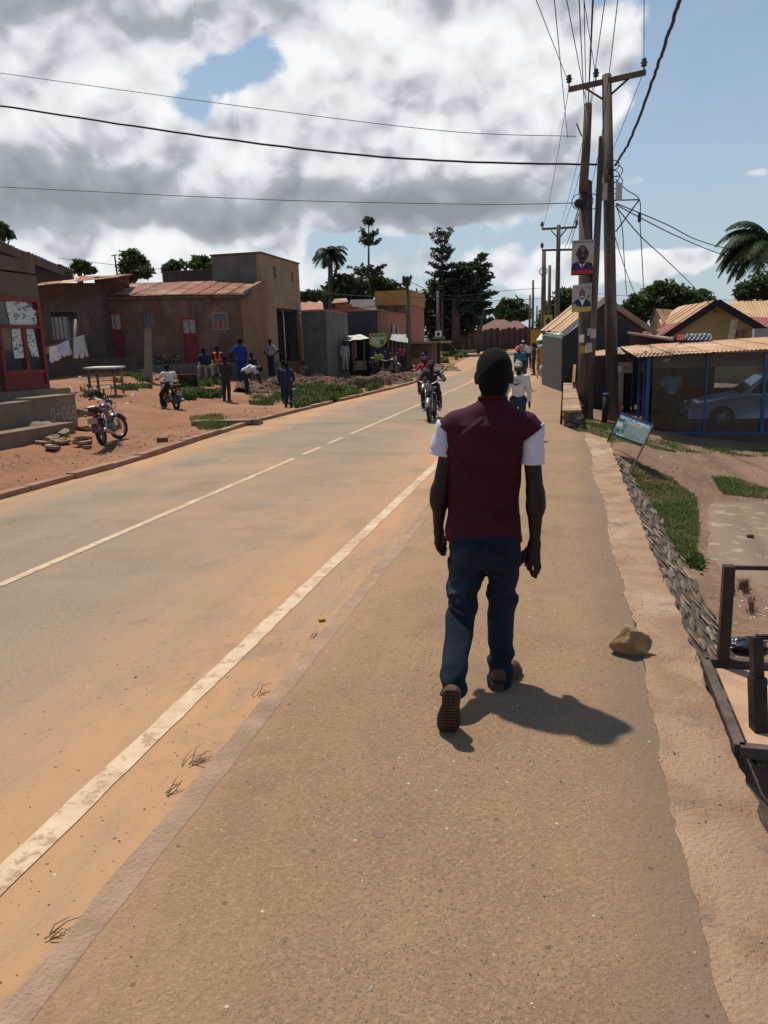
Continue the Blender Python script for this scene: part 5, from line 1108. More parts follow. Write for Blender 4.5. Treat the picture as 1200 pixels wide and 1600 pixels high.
# ------------------------------------------------------------------ stalls and boards along the far pavement, right side
m_or = M('orange_board_paint', (.50, .26, .03), (.42, .21, .03), 2.5, .7, .1, 10)
for (x0, x1, yt, yb, d, lab) in ((838, 858, 545, 578, 37, 'orange kiosk board standing on the pavement by the dark stall'), (829, 846, 515, 538, 46, 'upper orange board on a yellow post further down the pavement')):
    t = thing('orange_board', lab, 'board', D((x0 + x1) / 2, yb, d)); X0, X1, Ya, Yb, z0, z1 = blk(x0, x1, yt, yb, d, .12); mb = MB(); abox(mb, X0, X1, Ya, Yb, z0, z1); mb.build('panel', m_or, t)
    for zz in (z0 + .1, (z0 + z1) / 2, z1 - .1): mb = MB(); mb.bar((X0, Ya - .02, zz), (X1, Ya - .02, zz), .03, .04, up=(0, 1, 0)); mb.build('rib', m_or, t)
    for x in (X0 + .05, X1 - .05): MB().bar((x, Ya + .06, z0 - (.5 if d < 40 else 1.9)), (x, Ya + .06, z0), .06).build('leg', M('yellow_post_paint', (.5, .36, .04), (.4, .3, .04), 4, .7), t)
ds = thing('dark_stall', 'dark goods stall with faded green awning against the charcoal gable', 'stall', D(866, 600, 32)); X0, X1, Ya, Yb, z0, z1 = blk(861, 877, 530, 597, 31, 3.2); mb = MB(); abox(mb, X0, X1, Ya, Yb, z0, z1); mb.build('body', MATS['charcoal_wall'], ds)
sheets(ds, D(839, 541, 33.5), D(864, 541, 31.5), D(846, 531, 35), D(868, 529, 33), 2, MATS['faded_green_paint'], waves=4); sheets(ds, D(838, 532, 34), D(872, 527, 31), D(846, 521, 36), D(876, 519, 33), 3, [m_zinc, m_rust], waves=3)
MB().bar(D(842, 585, 34), D(842, 538, 34), .05).build('post', m_board, ds)
for i in range(9): MB().box(D(860 + (i % 2) * 1.5, 552 + i * 5, 30.9), (.16, .1, .1)).build('hanging_packet', [m_red, m_white, m_bl][i % 3], ds)
jc = thing('jerrycan', 'white jerrycan standing on the pavement edge by the dark stall', 'jerrycan', D(859, 596, 30.5)); q = D(859, 596, 30.5); q.z = .4 if False else q.z
MB().box(q + Vector((0, 0, .16)), (.24, .2, .32), taper=.8).build('can', m_white, jc); MB().cyl(q + Vector((.03, 0, .32)), q + Vector((.03, 0, .42)), .04, n=8).build('neck', m_white, jc)
for i, (x, y, c, lab) in enumerate(((848, 585, m_curtain, 'pale sack slumped below the orange board'), (853, 583, M('green_sack', (.06, .12, .06)), 'green sack standing beside the pale sack'))):
    q = D(x, y, 36); o = MB().ell(q + Vector((0, 0, .15)), (.22, .2, .3), 10, 7).build('sack', c); tag(o, lab, 'sack')
# ------------------------------------------------------------------ trees
def leaves_np(R_, centers, radii, n, size, mat_n=1, flat=.5, shell=.35, droop=0.0):
    """n leaf quads scattered in ellipsoid clumps; returns V,F"""
    centers = np.array(centers, float); radii = np.array(radii, float); wts = (radii.prod(1)) ** (2 / 3); idx = R_.choice(len(centers), n, p=wts / wts.sum())
    d = R_.normal(size=(n, 3)); d /= np.linalg.norm(d, axis=1)[:, None]; r = (R_.random(n) ** shell)
    # twig clusters give an uneven outline
    nc = max(8, n // 26); cd = R_.normal(size=(nc, 3)); cd /= np.linalg.norm(cd, axis=1)[:, None]; k = R_.integers(0, nc, n); d = cd[k] * .93 + R_.normal(size=(n, 3)) * .17
    r = (R_.random(nc) ** shell)[k] * (1 + R_.normal(size=n) * .06) * (.85 + .35 * R_.random(nc))[k]
    c = centers[idx] + d * radii[idx] * r[:, None]; c[:, 2] -= droop * R_.random(n)
    a = R_.normal(size=(n, 3)); a[:, 2] *= flat; a /= np.linalg.norm(a, axis=1)[:, None]; b = R_.normal(size=(n, 3)); b -= (b * a).sum(1)[:, None] * a; b /= np.linalg.norm(b, axis=1)[:, None]
    s = size * (.6 + .8 * R_.random(n))[:, None]; V_ = np.stack([c - a * s, c + b * s * .45, c + a * s, c - b * s * .45], 1).reshape(-1, 3)
    return V_, np.arange(4 * n).reshape(n, 4)
def tree(name, label, group, tx, ty, dep, clumps, n, size, mats, trunk_top=None, tr=.22, seed=1, zbase=None, limbs=True, shell=.35):
    R_ = np.random.default_rng(seed); base = D(tx, ty, dep)
    if zbase is not None: base.z = zbase
    t = thing(name, label, 'tree', tuple(base), group); k = dep / F_PX; cs, rs = [], []
    for (x, y, rx, ry) in clumps:
        q = D(x, y, dep + R_.uniform(-.5, .5) * rx * k); cs.append(tuple(q)); rs.append((rx * k, min(rx, ry * 1.3) * k * .9, ry * k))
    top = Vector(cs[int(np.argmax([c[2] for c in cs]))]) if trunk_top is None else D(*trunk_top, dep)
    mb = MB(); mid = base.lerp(top, .5) + Vector((R_.uniform(-.3, .3), 0, 0)); mb.tube([base, base.lerp(mid, .5), mid, top.lerp(mid, .2)], [tr * 1.25, tr, tr * .75, tr * .25], 8)
    if limbs:
        for c in cs:
            c = Vector(c); s0 = base.lerp(top, min(.8, max(.25, (c.z - base.z) / max(top.z - base.z, 1) * .55))); mb.tube([s0, s0.lerp(c, .55) + Vector((0, 0, .1 * (c - s0).length)), c], [tr * .45, tr * .28, tr * .1], 6)
    mb.build('trunk', m_bark, t)
    for j, mt in enumerate(mats):
        V_, F_ = leaves_np(R_, cs, rs, n // len(mats), size, shell=shell); np_mesh('crown' if j == 0 else 'second_foliage', V_, F_, mt, t)  # second leaf colour, mixed at random through the same clumps
    return t
G1 = 'trees behind the houses'
tree('broadleaf_tree', 'round leafy tree rising above the dark brick house roof', G1, 207, 470, 50, [(205, 405, 14, 12), (200, 420, 14, 10), (218, 412, 12, 12), (212, 425, 20, 11), (228, 424, 10, 9), (207, 395, 8, 6)], 2600, .20, [m_leaf2, m_leaf], seed=11)
tree('broadleaf_tree', 'dark tree top seen over the corner shop roof at the left edge', G1, 5, 470, 26, [(2, 357, 9, 8), (-8, 365, 16, 14), (10, 364, 8, 5), (17, 370, 5, 3)], 900, .13, [m_leaf], seed=12, tr=.12)
tree('broadleaf_tree', 'small tree top left of the roof aerial', G1, 127, 470, 55, [(127, 415, 13, 8), (118, 420, 8, 7), (138, 422, 14, 6)], 1400, .22, [m_leaf2, m_leaf], seed=13)
tree('sparse_tree', 'sparse thin-leaved tree left of the parapet house', G1, 300, 470, 58, [(315, 408, 14, 9), (305, 415, 14, 7), (275, 415, 16, 8), (262, 420, 8, 6), (325, 418, 9, 8)], 1100, .26, [m_leaf], seed=14, shell=.6)
tree('broadleaf_tree', 'low dark tree right behind the parapet house', G1, 490, 500, 62, [(482, 463, 14, 9), (497, 462, 10, 8), (470, 468, 8, 6)], 1400, .24, [m_leaf2, m_leaf], seed=15)
tree('dense_tree', 'dense dark tree mass under the royal palm', G1, 535, 520, 75, [(530, 450, 20, 20), (522, 470, 18, 22), (545, 465, 20, 26), (560, 455, 18, 16), (540, 440, 14, 10)], 5200, .34, [m_needle, m_leaf], seed=16)
tree('dense_tree', 'spreading dark tree between the two araucarias', G1, 600, 530, 80, [(596, 447, 18, 11), (612, 452, 14, 10), (575, 455, 16, 11), (588, 440, 14, 8), (625, 462, 14, 12), (565, 440, 12, 7)], 3800, .34, [m_needle, m_leaf], seed=17)
tree('dense_tree', 'dense green tree hiding the foot of the tall araucaria', G1, 700, 545, 84, [(690, 470, 22, 28), (672, 490, 18, 26), (700, 500, 24, 30), (715, 480, 24, 30), (735, 470, 20, 26), (728, 505, 18, 24), (660, 470, 14, 16), (652, 500, 12, 22), (690, 520, 26, 16)], 7000, .33, [m_leaf, m_needle], seed=18, tr=.3)
# spreading tree with long layered limbs pointing right
R9 = np.random.default_rng(5); lt = thing('layered_tree', 'big tree with long layered limbs reaching right beside the araucaria', 'tree', tuple(D(712, 545, 82)), G1); cs, rs = [], []; mb = MB(); b0_ = D(712, 545, 82); mb.tube([b0_, D(712, 470, 82), D(718, 425, 82)], [.5, .4, .15], 8)
for (x0, y0, x1, y1) in ((705, 430, 757, 396), (700, 440, 762, 409), (705, 448, 760, 421), (705, 452, 764, 428), (710, 460, 760, 440), (715, 462, 768, 452), (712, 470, 764, 470), (720, 475, 770, 480), (700, 445, 690, 420), (700, 440, 720, 408), (705, 450, 735, 408), (690, 455, 680, 440)):
    P0, P1 = D(x0, y0, 82), D(x1, y1, 82); mb.tube([P0, P0.lerp(P1, .5) + Vector((0, 0, -.2)), P1], [.16, .1, .05], 6)
    for s_ in np.linspace(.1, 1, 9): q = P0.lerp(P1, s_) - Vector((0, 0, .5 * math.sin(s_ * 3) + .25)); cs.append((q.x, q.y + R9.uniform(-1.2, 1.2), q.z)); rs.append((.62, .7, .34 * (1.35 - .7 * s_)))
mb.build('trunk', m_bark, lt)
for j, mt in enumerate((m_needle, m_leaf)): V_, F_ = leaves_np(R9, cs, rs, 4200, .26, flat=.4); np_mesh('crown' if j == 0 else 'second_foliage', V_, F_, mt, lt)  # other leaf colour scattered along the same limbs
def araucaria(label, x, ybase, ytop, dep, tiers, seed):
    R_ = np.random.default_rng(seed); t = thing('araucaria_tree', label, 'tree', tuple(D(x, ybase, dep)), 'araucaria trees with tiered branches'); k = dep / F_PX; b_, tp = D(x, ybase, dep), D(x, ytop, dep); mb = MB(); mb.tube([b_, tp], [.22, .05], 6); br = MB(); cs, rs = [], []
    for (y, w_, up, nb) in tiers:
        c = D(x, y, dep)
        for i in range(nb):
            a = 2 * math.pi * i / nb + R_.uniform(0, .6); L_ = w_ * k * R_.uniform(.75, 1.1); e = c + Vector((math.cos(a) * L_, math.sin(a) * L_, up * k * R_.uniform(.7, 1.3))); m_ = c.lerp(e, .55) + Vector((0, 0, -.12 * L_)); br.tube([c, m_, e], [.06, .045, .03], 5)
            for s_ in (.45, .62, .8, 1.0): q = (c.lerp(m_, s_ / .55) if s_ < .55 else m_.lerp(e, (s_ - .55) / .45)); cs.append(tuple(q + Vector((0, 0, .08)))); rs.append((.30, .30, .16 + .05 * s_))
    mb.build('trunk', m_bark, t); br.build('branch', m_bark, t)['kind'] = 'stuff'; V_, F_ = leaves_np(R_, cs, rs, len(cs) * 16, .17, flat=.8); np_mesh('crown', V_, F_, m_needle, t); return t
araucaria('thin lone araucaria with bare trunk and tufted tiers above the palm clump', 576, 500, 343, 78, [(424, 30, 6, 8), (429, 22, 2, 7), (384, 17, 10, 5), (374, 14, 10, 5), (352, 8, 7, 5), (346, 5, 3, 4)], 3)
araucaria('tall araucaria with upswept tiers left of the big spreading tree', 691, 540, 366, 82, [(388, 17, 20, 6), (397, 12, 8, 5), (412, 20, 16, 7), (422, 20, 8, 7), (432, 24, 6, 7), (444, 26, 4, 8), (455, 24, 4, 8), (367, 5, 2, 4)], 4)
def palm(name, label, x, y, dep, L_, ang_list, tx, ty, mats=None, leaf=.55, seed=2, group=None, n=46):
    R_ = np.random.default_rng(seed); c = D(x, y, dep); t = thing(name, label, 'palm', tuple(D(tx, ty, dep)), group); MB().tube([D(tx, ty, dep), D((x + tx) / 2, (y + ty) / 2, dep), c], [.32, .26, .2], 10).build('trunk', m_bark, t)
    for (az, el, ll) in ang_list:
        d = Vector((math.cos(az) * math.cos(el), math.sin(az) * math.cos(el), math.sin(el))); pts_ = []; p = c.copy(); v = d.copy()
        for i in range(9): pts_.append(p.copy()); p = p + v * (L_ * ll / 8); v = (v + Vector((0, 0, -.17 - .035 * i))).normalized()
        mb = MB(); mb.tube(pts_, [.045 - .004 * i for i in range(9)], 5)
        P_ = np.array([tuple(q) for q in pts_])
        for i in range(n):
            s_ = .1 + .9 * i / n; f = s_ * 8; a = int(min(f, 7)); q = Vector(P_[a] + (P_[a + 1] - P_[a]) * (f - a)); tn = Vector(P_[a + 1] - P_[a]).normalized(); side = tn.cross(Vector((0, 0, 1))).normalized()
            for sg in (-1, 1):
                w_ = leaf * math.sin(math.pi * min(1, s_ * .85 + .12)) * R_.uniform(.8, 1.1); e = q + side * sg * w_ * .8 + tn * w_ * .55 + Vector((0, 0, -w_ * R_.uniform(.25, .7))); o_ = tn * .035 * max(1, dep / 40); mb.add([q - o_, q + o_, e + o_ * .2], [(0, 1, 2)])
        mb.build('frond', mats or m_leaf, t)
    return t
palm('royal_palm', 'royal palm with full round crown above the dark trees', 516, 396, 74, 2.2, [(k * 2.4, -.2 + .11 * (k % 11), .85 + .18 * ((k * 7) % 5) / 4) for k in range(22)], 517, 500, m_needle, .75, 3)
palm('coconut_palm', 'palm fronds reaching in from the right edge above the round tree', 1208, 380, 30, 2.5, [(R_(180 + a), e_, l) for a, e_, l in ((0, .75, 1.0), (12, .45, 1.05), (-14, .42, .9), (25, .18, 1.0), (-8, .12, 1.0), (10, -.1, .95), (-30, .6, .8), (40, .3, .8), (-20, -.25, .8), (90, .5, .9), (-90, .4, .9), (150, .4, 1), (200, .6, 1), (60, 0, .9), (5, 1.0, .9), (-3, .28, 1.0), (18, .6, 1.0), (-22, .3, .95), (30, -.1, .9))], 1216, 560, m_frond, .62, 7, n=110)
G2 = 'trees right of the road'
tree('broadleaf_tree', 'wide leafy tree behind the gabled house roof', G2, 1040, 540, 52, [(1020, 470, 24, 20), (1045, 458, 24, 16), (1075, 465, 24, 14), (1098, 470, 16, 12), (1000, 485, 16, 18), (985, 478, 10, 12), (1060, 480, 40, 14), (1030, 448, 10, 8), (1110, 478, 8, 8), (990, 465, 6, 6)], 7000, .25, [m_leaf, m_leaf2], seed=21)
tree('broadleaf_tree', 'rounded dark green tree under the coconut palm', G2, 1185, 540, 48, [(1175, 452, 20, 14), (1195, 445, 22, 18), (1160, 460, 12, 10), (1210, 460, 20, 16)], 4200, .2, [m_leaf2, m_leaf], seed=22)
tree('broadleaf_tree', 'distant dark round tree above the brown roofs', G2, 805, 540, 150, [(800, 480, 18, 12), (785, 488, 12, 10), (815, 490, 14, 10), (800, 492, 24, 8)], 3600, .6, [m_needle, m_leaf], seed=23)
tree('broadleaf_tree', 'green tree behind the second utility pole', G2, 880, 540, 88, [(885, 465, 18, 13), (868, 480, 14, 12), (895, 480, 18, 12), (858, 492, 14, 10), (880, 495, 24, 12), (850, 505, 12, 10)], 5200, .34, [m_leaf2, m_leaf], seed=24)
tree('treeline', 'far dark line of trees left of the maroon wall', G2, 745, 545, 160, [(735, 500, 20, 8), (760, 505, 14, 7), (775, 507, 10, 6), (750, 497, 8, 8)], 1800, .6, [m_needle], seed=25, limbs=False)
bt = thing('thin_tree', 'slim broken trunk leaning before the maroon compound wall', 'tree', tuple(D(747, 550, 80))); MB().tube([D(747, 552, 80), D(750, 520, 80), D(756, 482, 80)], [.22, .18, .12], 7).build('trunk', m_bark, bt)
# ------------------------------------------------------------------ utility poles
def pole(label, bx, by, tx, ty, dep, r0, r1, group='wooden utility poles', zb=None, parts=True, cat='utility pole'):
    b_, t_ = D(bx, by, dep), D(tx, ty, dep); t = thing('utility_pole', label, cat, tuple(b_), group); dr = (t_ - b_); b2 = b_ - dr * (.6 / dr.length)
    MB().tube([b2, b2.lerp(t_, .33), b2.lerp(t_, .66), t_], [r0, r0 * .95, (r0 + r1) / 2, r1], 14).build('shaft', m_pole, t); return t
m_ins = M('dark_insulator', (.03, .02, .018), (.05, .035, .03), 5, .25)
def insulator(p, t, s_=1.0):
    p = Vector(p); MB().cyl(p, p + Vector((0, 0, .12 * s_)), .02 * s_, n=6).tube([p + Vector((0, 0, z * s_)) for z in (.1, .13, .16, .2, .24, .28, .32)], [.03 * s_, .085 * s_, .05 * s_, .095 * s_, .05 * s_, .07 * s_, .02 * s_], 10).build('insulator', m_ins, t)
P1 = pole('tall utility pole with slanting crossarm and insulators nearest the glazed shed', 957, 650, 948, 118, 20.7, .165, .125)
aL, aR = D(889, 140, 21.2), D(1009, 113, 20.1); MB().bar(aL, aR, .09, .13).build('crossarm', m_dark_wood, P1)
MB().bar(D(913, 137, 20.95), D(945, 157, 20.7), .03, .05).build('brace', m_iron, P1); MB().bar(D(983, 122, 20.3), D(951, 151, 20.7), .03, .05).build('brace', m_iron, P1)
INS = [D(889, 136, 21.2), D(931, 127, 20.85), D(1006, 111, 20.15)]
for q in INS: insulator(q, P1)
for x, d_ in ((944, 20.55), (967, 20.4)): q = D(x, 300, d_); MB().box(q, (.16, .14, .42)).build('fuse_box', M('pale_fuse_box', (.55, .55, .50), (.42, .42, .38), 3, .6), P1)
b0_, b1_, b2_ = D(960, 313, 20.6), D(999, 312, 20.2), D(962, 362, 20.6); MB().bar(b0_, b1_, .03).bar(b1_, b2_, .03).build('bracket', m_iron, P1); q = D(999, 347, 20.2); MB().cyl(q, q + Vector((0, 0, .22)), .045, n=8).build('drop_insulator', m_ins, P1)
for k in range(5): MB().torus(D(958 + k % 2 * 5, 258 + k * 9, 20.5), (0, 1, .3 * (k - 2)), .16, .012, 16, 5).build('wire_coil', m_wire, P1)
P2 = pole('stout utility pole carrying the two election posters', 915, 652, 915, 285, 20.5, .20, .17); MB().tube([D(911, 300, 20.35), D(916, 230, 20.35), D(919, 163, 20.35)], [.12, .115, .105], 12).build('upper_shaft', m_pole, P2)
for k in range(3): MB().torus(D(905 + k * 10, 315, 20.3), (0, 1, 0), .19, .012, 18, 5).build('wire_coil', m_wire, P2)
MB().ell(D(904, 318, 20.3), (.12, .09, .12), 8, 6).build('wire_clamp', m_wire, P2); MB().bar(D(909, 213, 20.3), D(901, 193, 20.3), .03).build('spike', m_iron, P2)
for (x, y, c) in ((909, 529, m_white), (910, 546, m_or), (921, 519, m_curtain), (918, 545, m_white)): MB().box(D(x, y, 20.25), (.12, .01, .2), rz=.2).build('pasted_notice', c, P2)
P3 = pole('thin leaning pole beside the poster pole', 920, 655, 940, 214, 20.3, .10, .075)
for (x, y) in ((927, 521), (921, 543)): MB().box(D(x, y, 20.15), (.14, .01, .24), rz=.1).build('pasted_notice', M('pink_notice', (.52, .42, .42), (.45, .36, .36), 5, .8), P3)
def far_pole(label, bx, by, tx, ty, dep, r0, arms=()):
    t = pole(label, bx, by, tx, ty, dep, r0, r0 * .7)
    for (x0, y0, x1, y1) in arms: MB().bar(D(x0, y0, dep), D(x1, y1, dep), .12).build('crossarm', m_dark_wood, t); [insulator(D(x, y, dep), t, 1.4) for x, y in ((x0, y0), (x1, y1))]
    return t
far_pole('two-armed utility pole behind the election posters', 869, 575, 873, 352, 48, .17, [(847, 358, 901, 355), (847, 391, 899, 390)])
MB().bar(D(861, 360, 48), D(872, 372, 48), .06).bar(D(885, 358, 48), D(874, 372, 48), .06).build('brace', m_iron, [o for o in bpy.data.objects if o.type == 'EMPTY' and o.name.startswith('utility_pole')][-1])
fp = far_pole('utility pole with wire coil left of the two-armed pole', 848, 572, 850, 392, 52, .19); MB().torus(D(849, 424, 51.7), (0, 1, 0), .25, .03, 14, 5).build('wire_coil', m_wire, fp)
far_pole('plain pole between the two-armed pole and the coil pole', 857, 575, 859, 415, 60, .15)
far_pole('slim far pole right of the distant round tree', 832, 545, 833, 438, 80, .15); far_pole('short far pole left of the slim far pole', 827, 545, 828, 461, 95, .15); far_pole('dark far pole behind the orange boards', 838, 545, 839, 478, 110, .16)
far_pole('transformer pole in front of the shops across the road', 639, 580, 636, 432, 53, .16, [(631, 441, 642, 440)])
q = D(635, 440, 52.6); MB().box(q, (.5, .4, .55)).build('transformer_box', m_iron, [o for o in bpy.data.objects if o.type == 'EMPTY' and o.name.startswith('utility_pole')][-1])
far_pole('dark pole carrying the small pictured sign', 686, 578, 684, 455, 57.5, .14)
p = thing('poster_board', 'yellow green poster fixed to the far coil pole', 'poster', D(857, 502, 50)); X0, X1, Ya, Yb, z0, z1 = blk(850, 863, 492, 512, 50, .04); mb = MB(); abox(mb, X0, X1, Ya, Yb, z0, z1); mb.build('board', MATS['yellow_green_board'], p); mb = MB(); mb.ell(((X0 + X1) / 2, Ya - .01, (z0 + z1) / 2), (.14, .01, .22), 8, 6); mb.build('figure_print', m_iron, p)
# election posters
def poster(label, cx, cy, x0, x1, y0, y1, dep, scheme):
    t = thing('election_poster', label, 'poster', D(cx, y1, dep), 'election posters on the pole'); Y_ = D(cx, cy, dep).y
    P_ = lambda x, y, o=0: YP(x, y, Y_ - o)
    MB().prism([P_(*q) for q in scheme['outline']], Vector((0, .012, 0))).build('board', scheme['bg'], t)
    for nm, poly, mt, lay in scheme['shapes']: MB().prism([P_(x, y, .004 + .003 * lay) for x, y in poly], Vector((0, .002, 0))).build(nm, mt, t)
    for s_, x, y, h, w_, mt in scheme['text']:
        a = P_(x, y, .02); b_ = P_(x + w_, y - w_ * .045, .02); text('lettering', s_, a, (b_ - a).normalized(), (0, 0, 1), h, mt, t, .001, width=(b_ - a).length)
    return t
def oval(cx, cy, rx, ry, n=18): return [(cx + rx * math.cos(2 * math.pi * i / n), cy + ry * math.sin(2 * math.pi * i / n)) for i in range(n)]
m_pb = M('poster_grey', (.46, .42, .42), (.40, .37, .37), 4, .7); m_navy = M('print_navy', (.02, .035, .10), (.02, .03, .08), 5, .7); m_face = M('print_face_brown', (.075, .05, .042), (.055, .038, .032), 40, .7); m_face2 = M('print_face_light', (.20, .15, .13), (.14, .11, .10), 40, .7); m_pred = M('print_red', (.50, .03, .05), (.42, .03, .05), 5, .7); m_pyel = M('print_yellow', (.55, .42, .06), (.45, .35, .06), 5, .7); m_pg = M('print_green_tint', (.30, .38, .24), (.34, .36, .28), 4, .7)
poster('upper election poster of a man in a blue suit with red tie', 909, 402, 0, 0, 0, 430, 20.22, dict(bg=m_pb, outline=[(894, 376), (929, 374), (927, 429), (892, 430.5)], shapes=[
    ('flag_print', [(918, 412), (927, 396), (927, 408)], m_pyel, 1), ('suit_print', [(892.5, 421), (895, 412), (903, 409), (909, 420), (916, 409), (925, 411), (927.3, 420), (927, 424), (892.3, 425)], m_navy, 1), ('shirt_print', [(903, 408), (909, 421), (916, 408)], m_cloth_white, 2), ('tie_print', [(908.3, 414), (911.5, 414), (911.5, 421), (908, 421)], m_pred, 3),
    ('neck_print', [(904, 405), (915, 405), (914, 411), (909.5, 414), (904.5, 411)], m_face, 3), ('ear_print', oval(901.6, 397, 1.4, 3), m_face, 3), ('ear_print', oval(919, 396, 1.2, 3), m_face, 3), ('face_print', oval(910.3, 396.5, 8.7, 13.2), m_face, 4), ('forehead_print', oval(910.5, 389.5, 3.4, 4), m_face2, 5), ('brow_print', [(904, 393.6), (909, 393.2), (909, 394.3), (904, 394.8)], m_hair, 6), ('brow_print', [(912, 393.1), (917, 393.2), (917, 394.4), (912, 394.2)], m_hair, 6), ('nose_print', oval(910.5, 399, 1.6, 2), m_face2, 6), ('mouth_print', [(907, 403.5), (914, 403.2), (913, 405), (908, 405.2)], m_hair, 6),
    ('red_band', [(892.1, 422.5), (927.2, 421.5), (927, 427.5), (892, 428.5)], m_pred, 7), ('black_band', [(892, 428.6), (927, 427.6), (927, 429), (892, 430.4)], m_black, 7)], text=[('GEORGE NSUBI', 894.5, 380.5, .055, 33, m_black), ('COUNTY COUNCILLOR', 894, 427, .03, 31, m_pb)]))
poster('lower election poster with pale yellow base and smiling man in dark suit', 907, 465, 0, 0, 0, 488, 20.22, dict(bg=m_pb, outline=[(894.5, 446), (925, 441.5), (924, 486), (893, 488)], shapes=[
    ('green_print', [(918, 443), (924.8, 442), (924, 474), (920, 470)], m_pg, 1), ('suit_print', [(894, 478.5), (895, 473), (904, 466.5), (910, 478), (915, 466), (922, 472), (923.5, 476), (923, 479)], m_navy, 1), ('shirt_print', [(904.5, 465), (910, 478), (915, 465)], m_cloth_white, 2), ('face_print', oval(909.8, 459.5, 5, 8.6), m_face2, 3), ('brow_print', [(906, 457), (913.5, 456.6), (913.5, 457.8), (906, 458.2)], m_face, 4), ('mouth_print', oval(909.5, 464, 2.4, 1.4), m_white, 4), ('beard_print', oval(909.5, 466.5, 3.2, 1.4), m_face, 4), ('badge_print', oval(898, 477.5, 2.8, 3), m_pg, 4), ('side_print', oval(919.5, 463, 2, 3), m_face2, 2),
    ('yellow_band', [(893.2, 481), (924.2, 478.5), (924, 486), (893, 488)], m_pyel, 5)], text=[('MAYOR', 896, 451, .04, 25, m_pred), ('V', 895.5, 459, .04, 2, m_pred), ('O', 895.5, 464, .04, 2, m_pred), ('T', 895.5, 469, .04, 2, m_pred), ('E', 895.5, 474, .04, 2, m_pred)]))
# ------------------------------------------------------------------ cables
def cable(label, pts_, r, name='cable', group='overhead cables', sag=0.0):
    P_ = [Vector(q) for q in pts_]
    out = []
    for i in range(len(P_) - 1):
        n = 10
        for k in range(n if i < len(P_) - 2 else n + 1): t_ = k / n; out.append(P_[i].lerp(P_[i + 1], t_) - Vector((0, 0, sag * 4 * t_ * (1 - t_))))
    return tag(MB().tube(out, r, 5).build(name, m_wire), label, 'cable', group)
def catm(px, r, label, wav=0.0):
    """smooth cable through (x, y, depth) points"""
    P_ = [D(*q) for q in px]; out = []; r_ = random.Random(len(label))
    for i in range(len(P_) - 1):
        p0, p1, p2, p3 = P_[max(i - 1, 0)], P_[i], P_[i + 1], P_[min(i + 2, len(P_) - 1)]
        for k in range(12): t_ = k / 12; out.append(.5 * ((2 * p1) + (p2 - p0) * t_ + (2 * p0 - 5 * p1 + 4 * p2 - p3) * t_ ** 2 + (3 * p1 - p0 - 3 * p2 + p3) * t_ ** 3) + Vector((r_.uniform(-1, 1), 0, r_.uniform(-1, 1))) * wav)
    out.append(P_[-1]); return tag(MB().tube(out, r, 6).build('cable', m_wire), label, 'cable', 'overhead cables')
catm([(-160, 140, 21), (0, 165, 20.5), (320, 213, 20), (560, 242, 20), (760, 254, 20.3), (935, 257, 20.5)], .026, 'thick black cable sagging across the sky from the left to the poles', .006)
catm([(-160, 90, 26), (0, 114, 25), (400, 169, 24), (700, 205, 24), (900, 213, 22)], .010, 'upper thin wire crossing the clouds from the left')
catm([(-160, 285, 30), (0, 292, 30), (420, 312, 30), (740, 319, 30), (903, 317, 21)], .013, 'lower thin wire crossing under the clouds')
catm([(961, 258, 20.5), (985, 218, 18.5), (1018, 130, 15.5), (1042, 60, 13), (1066, -10, 11), (1120, -160, 8.5), (1300, -560, 6)], .030, 'heavy twisted black cable rising from the tall pole to the upper right', .010)
tops = [((889, 130, 21.1), (836, -14, 14)), ((887, 215, 21), (866, -14, 12)), ((931, 119, 20.8), (908, -14, 13)), ((1006, 103, 20.1), (1006, -14, 13)), ((917, 165, 20.3), (885, -14, 12)), ((916, 175, 20.3), (911, -14, 11)), ((919, 165, 20.3), (931, -14, 9)), ((940, 215, 20.3), (966, -14, 12)), ((921, 170, 20.3), (946, -14, 12)), ((917, 250, 20.3), (905, -14, 10))]
labs = ['from the left crossarm insulator', 'left of the poster pole top', 'from the middle insulator', 'from the right insulator', 'slanting left off the poster pole', 'rising straight above the poster pole', 'thickest of those above the poster pole', 'from the leaning pole to the right', 'right above the poster pole', 'rising close left of the poster pole']
for (a, b_), lb in zip(tops, labs):
    A, B = D(*a), D(*b_); B = A + (B - A) * 3.6; B.z = max(B.z, 5.2); cable('wire over the camera ' + lb, [A, B], .018 if 'thickest' in lb else .0085, sag=.12)
down = [((889, 136, 21.2), (848, 358, 48)), ((931, 127, 20.8), (875, 352, 48)), ((917, 230, 20.3), (866, 390, 48)), ((908, 318, 20.2), (884, 390, 48)), ((906, 318, 20.2), (876, 392, 48)), ((919, 200, 20.3), (898, 356, 48)), ((1006, 111, 20.1), (900, 356, 48)), ((940, 215, 20.3), (898, 392, 48))]
labs2 = ['left crossarm to the upper left arm', 'middle insulator to the far pole top', 'poster pole down to the lower left arm', 'wire clamp to the right of the lower arm', 'wire clamp to the middle of the lower arm', 'poster pole to the upper right arm', 'right crossarm end to the upper right arm', 'leaning pole to the lower right arm']
for (a, b_), lb in zip(down, labs2): cable('wire from the ' + lb + ' of the two-armed pole', [D(*a), D(*b_)], .009 if 'clamp' not in lb else .014, sag=.35)
catm([(963, 318, 20.5), (1040, 350, 23), (1090, 375, 26), (1150, 391, 30), (1230, 402, 33)], .016, 'upper of the two wires running from the tall pole towards the palm')
catm([(963, 320, 20.5), (1000, 340, 22), (1060, 370, 25), (1130, 398, 29), (1230, 425, 33)], .016, 'lower of the two wires running from the tall pole towards the palm')
catm([(962, 322, 20.5), (1000, 368, 23), (1040, 405, 28), (1080, 444, 36), (1110, 476, 40)], .016, 'wire dropping from the tall pole to the yellow house roof')
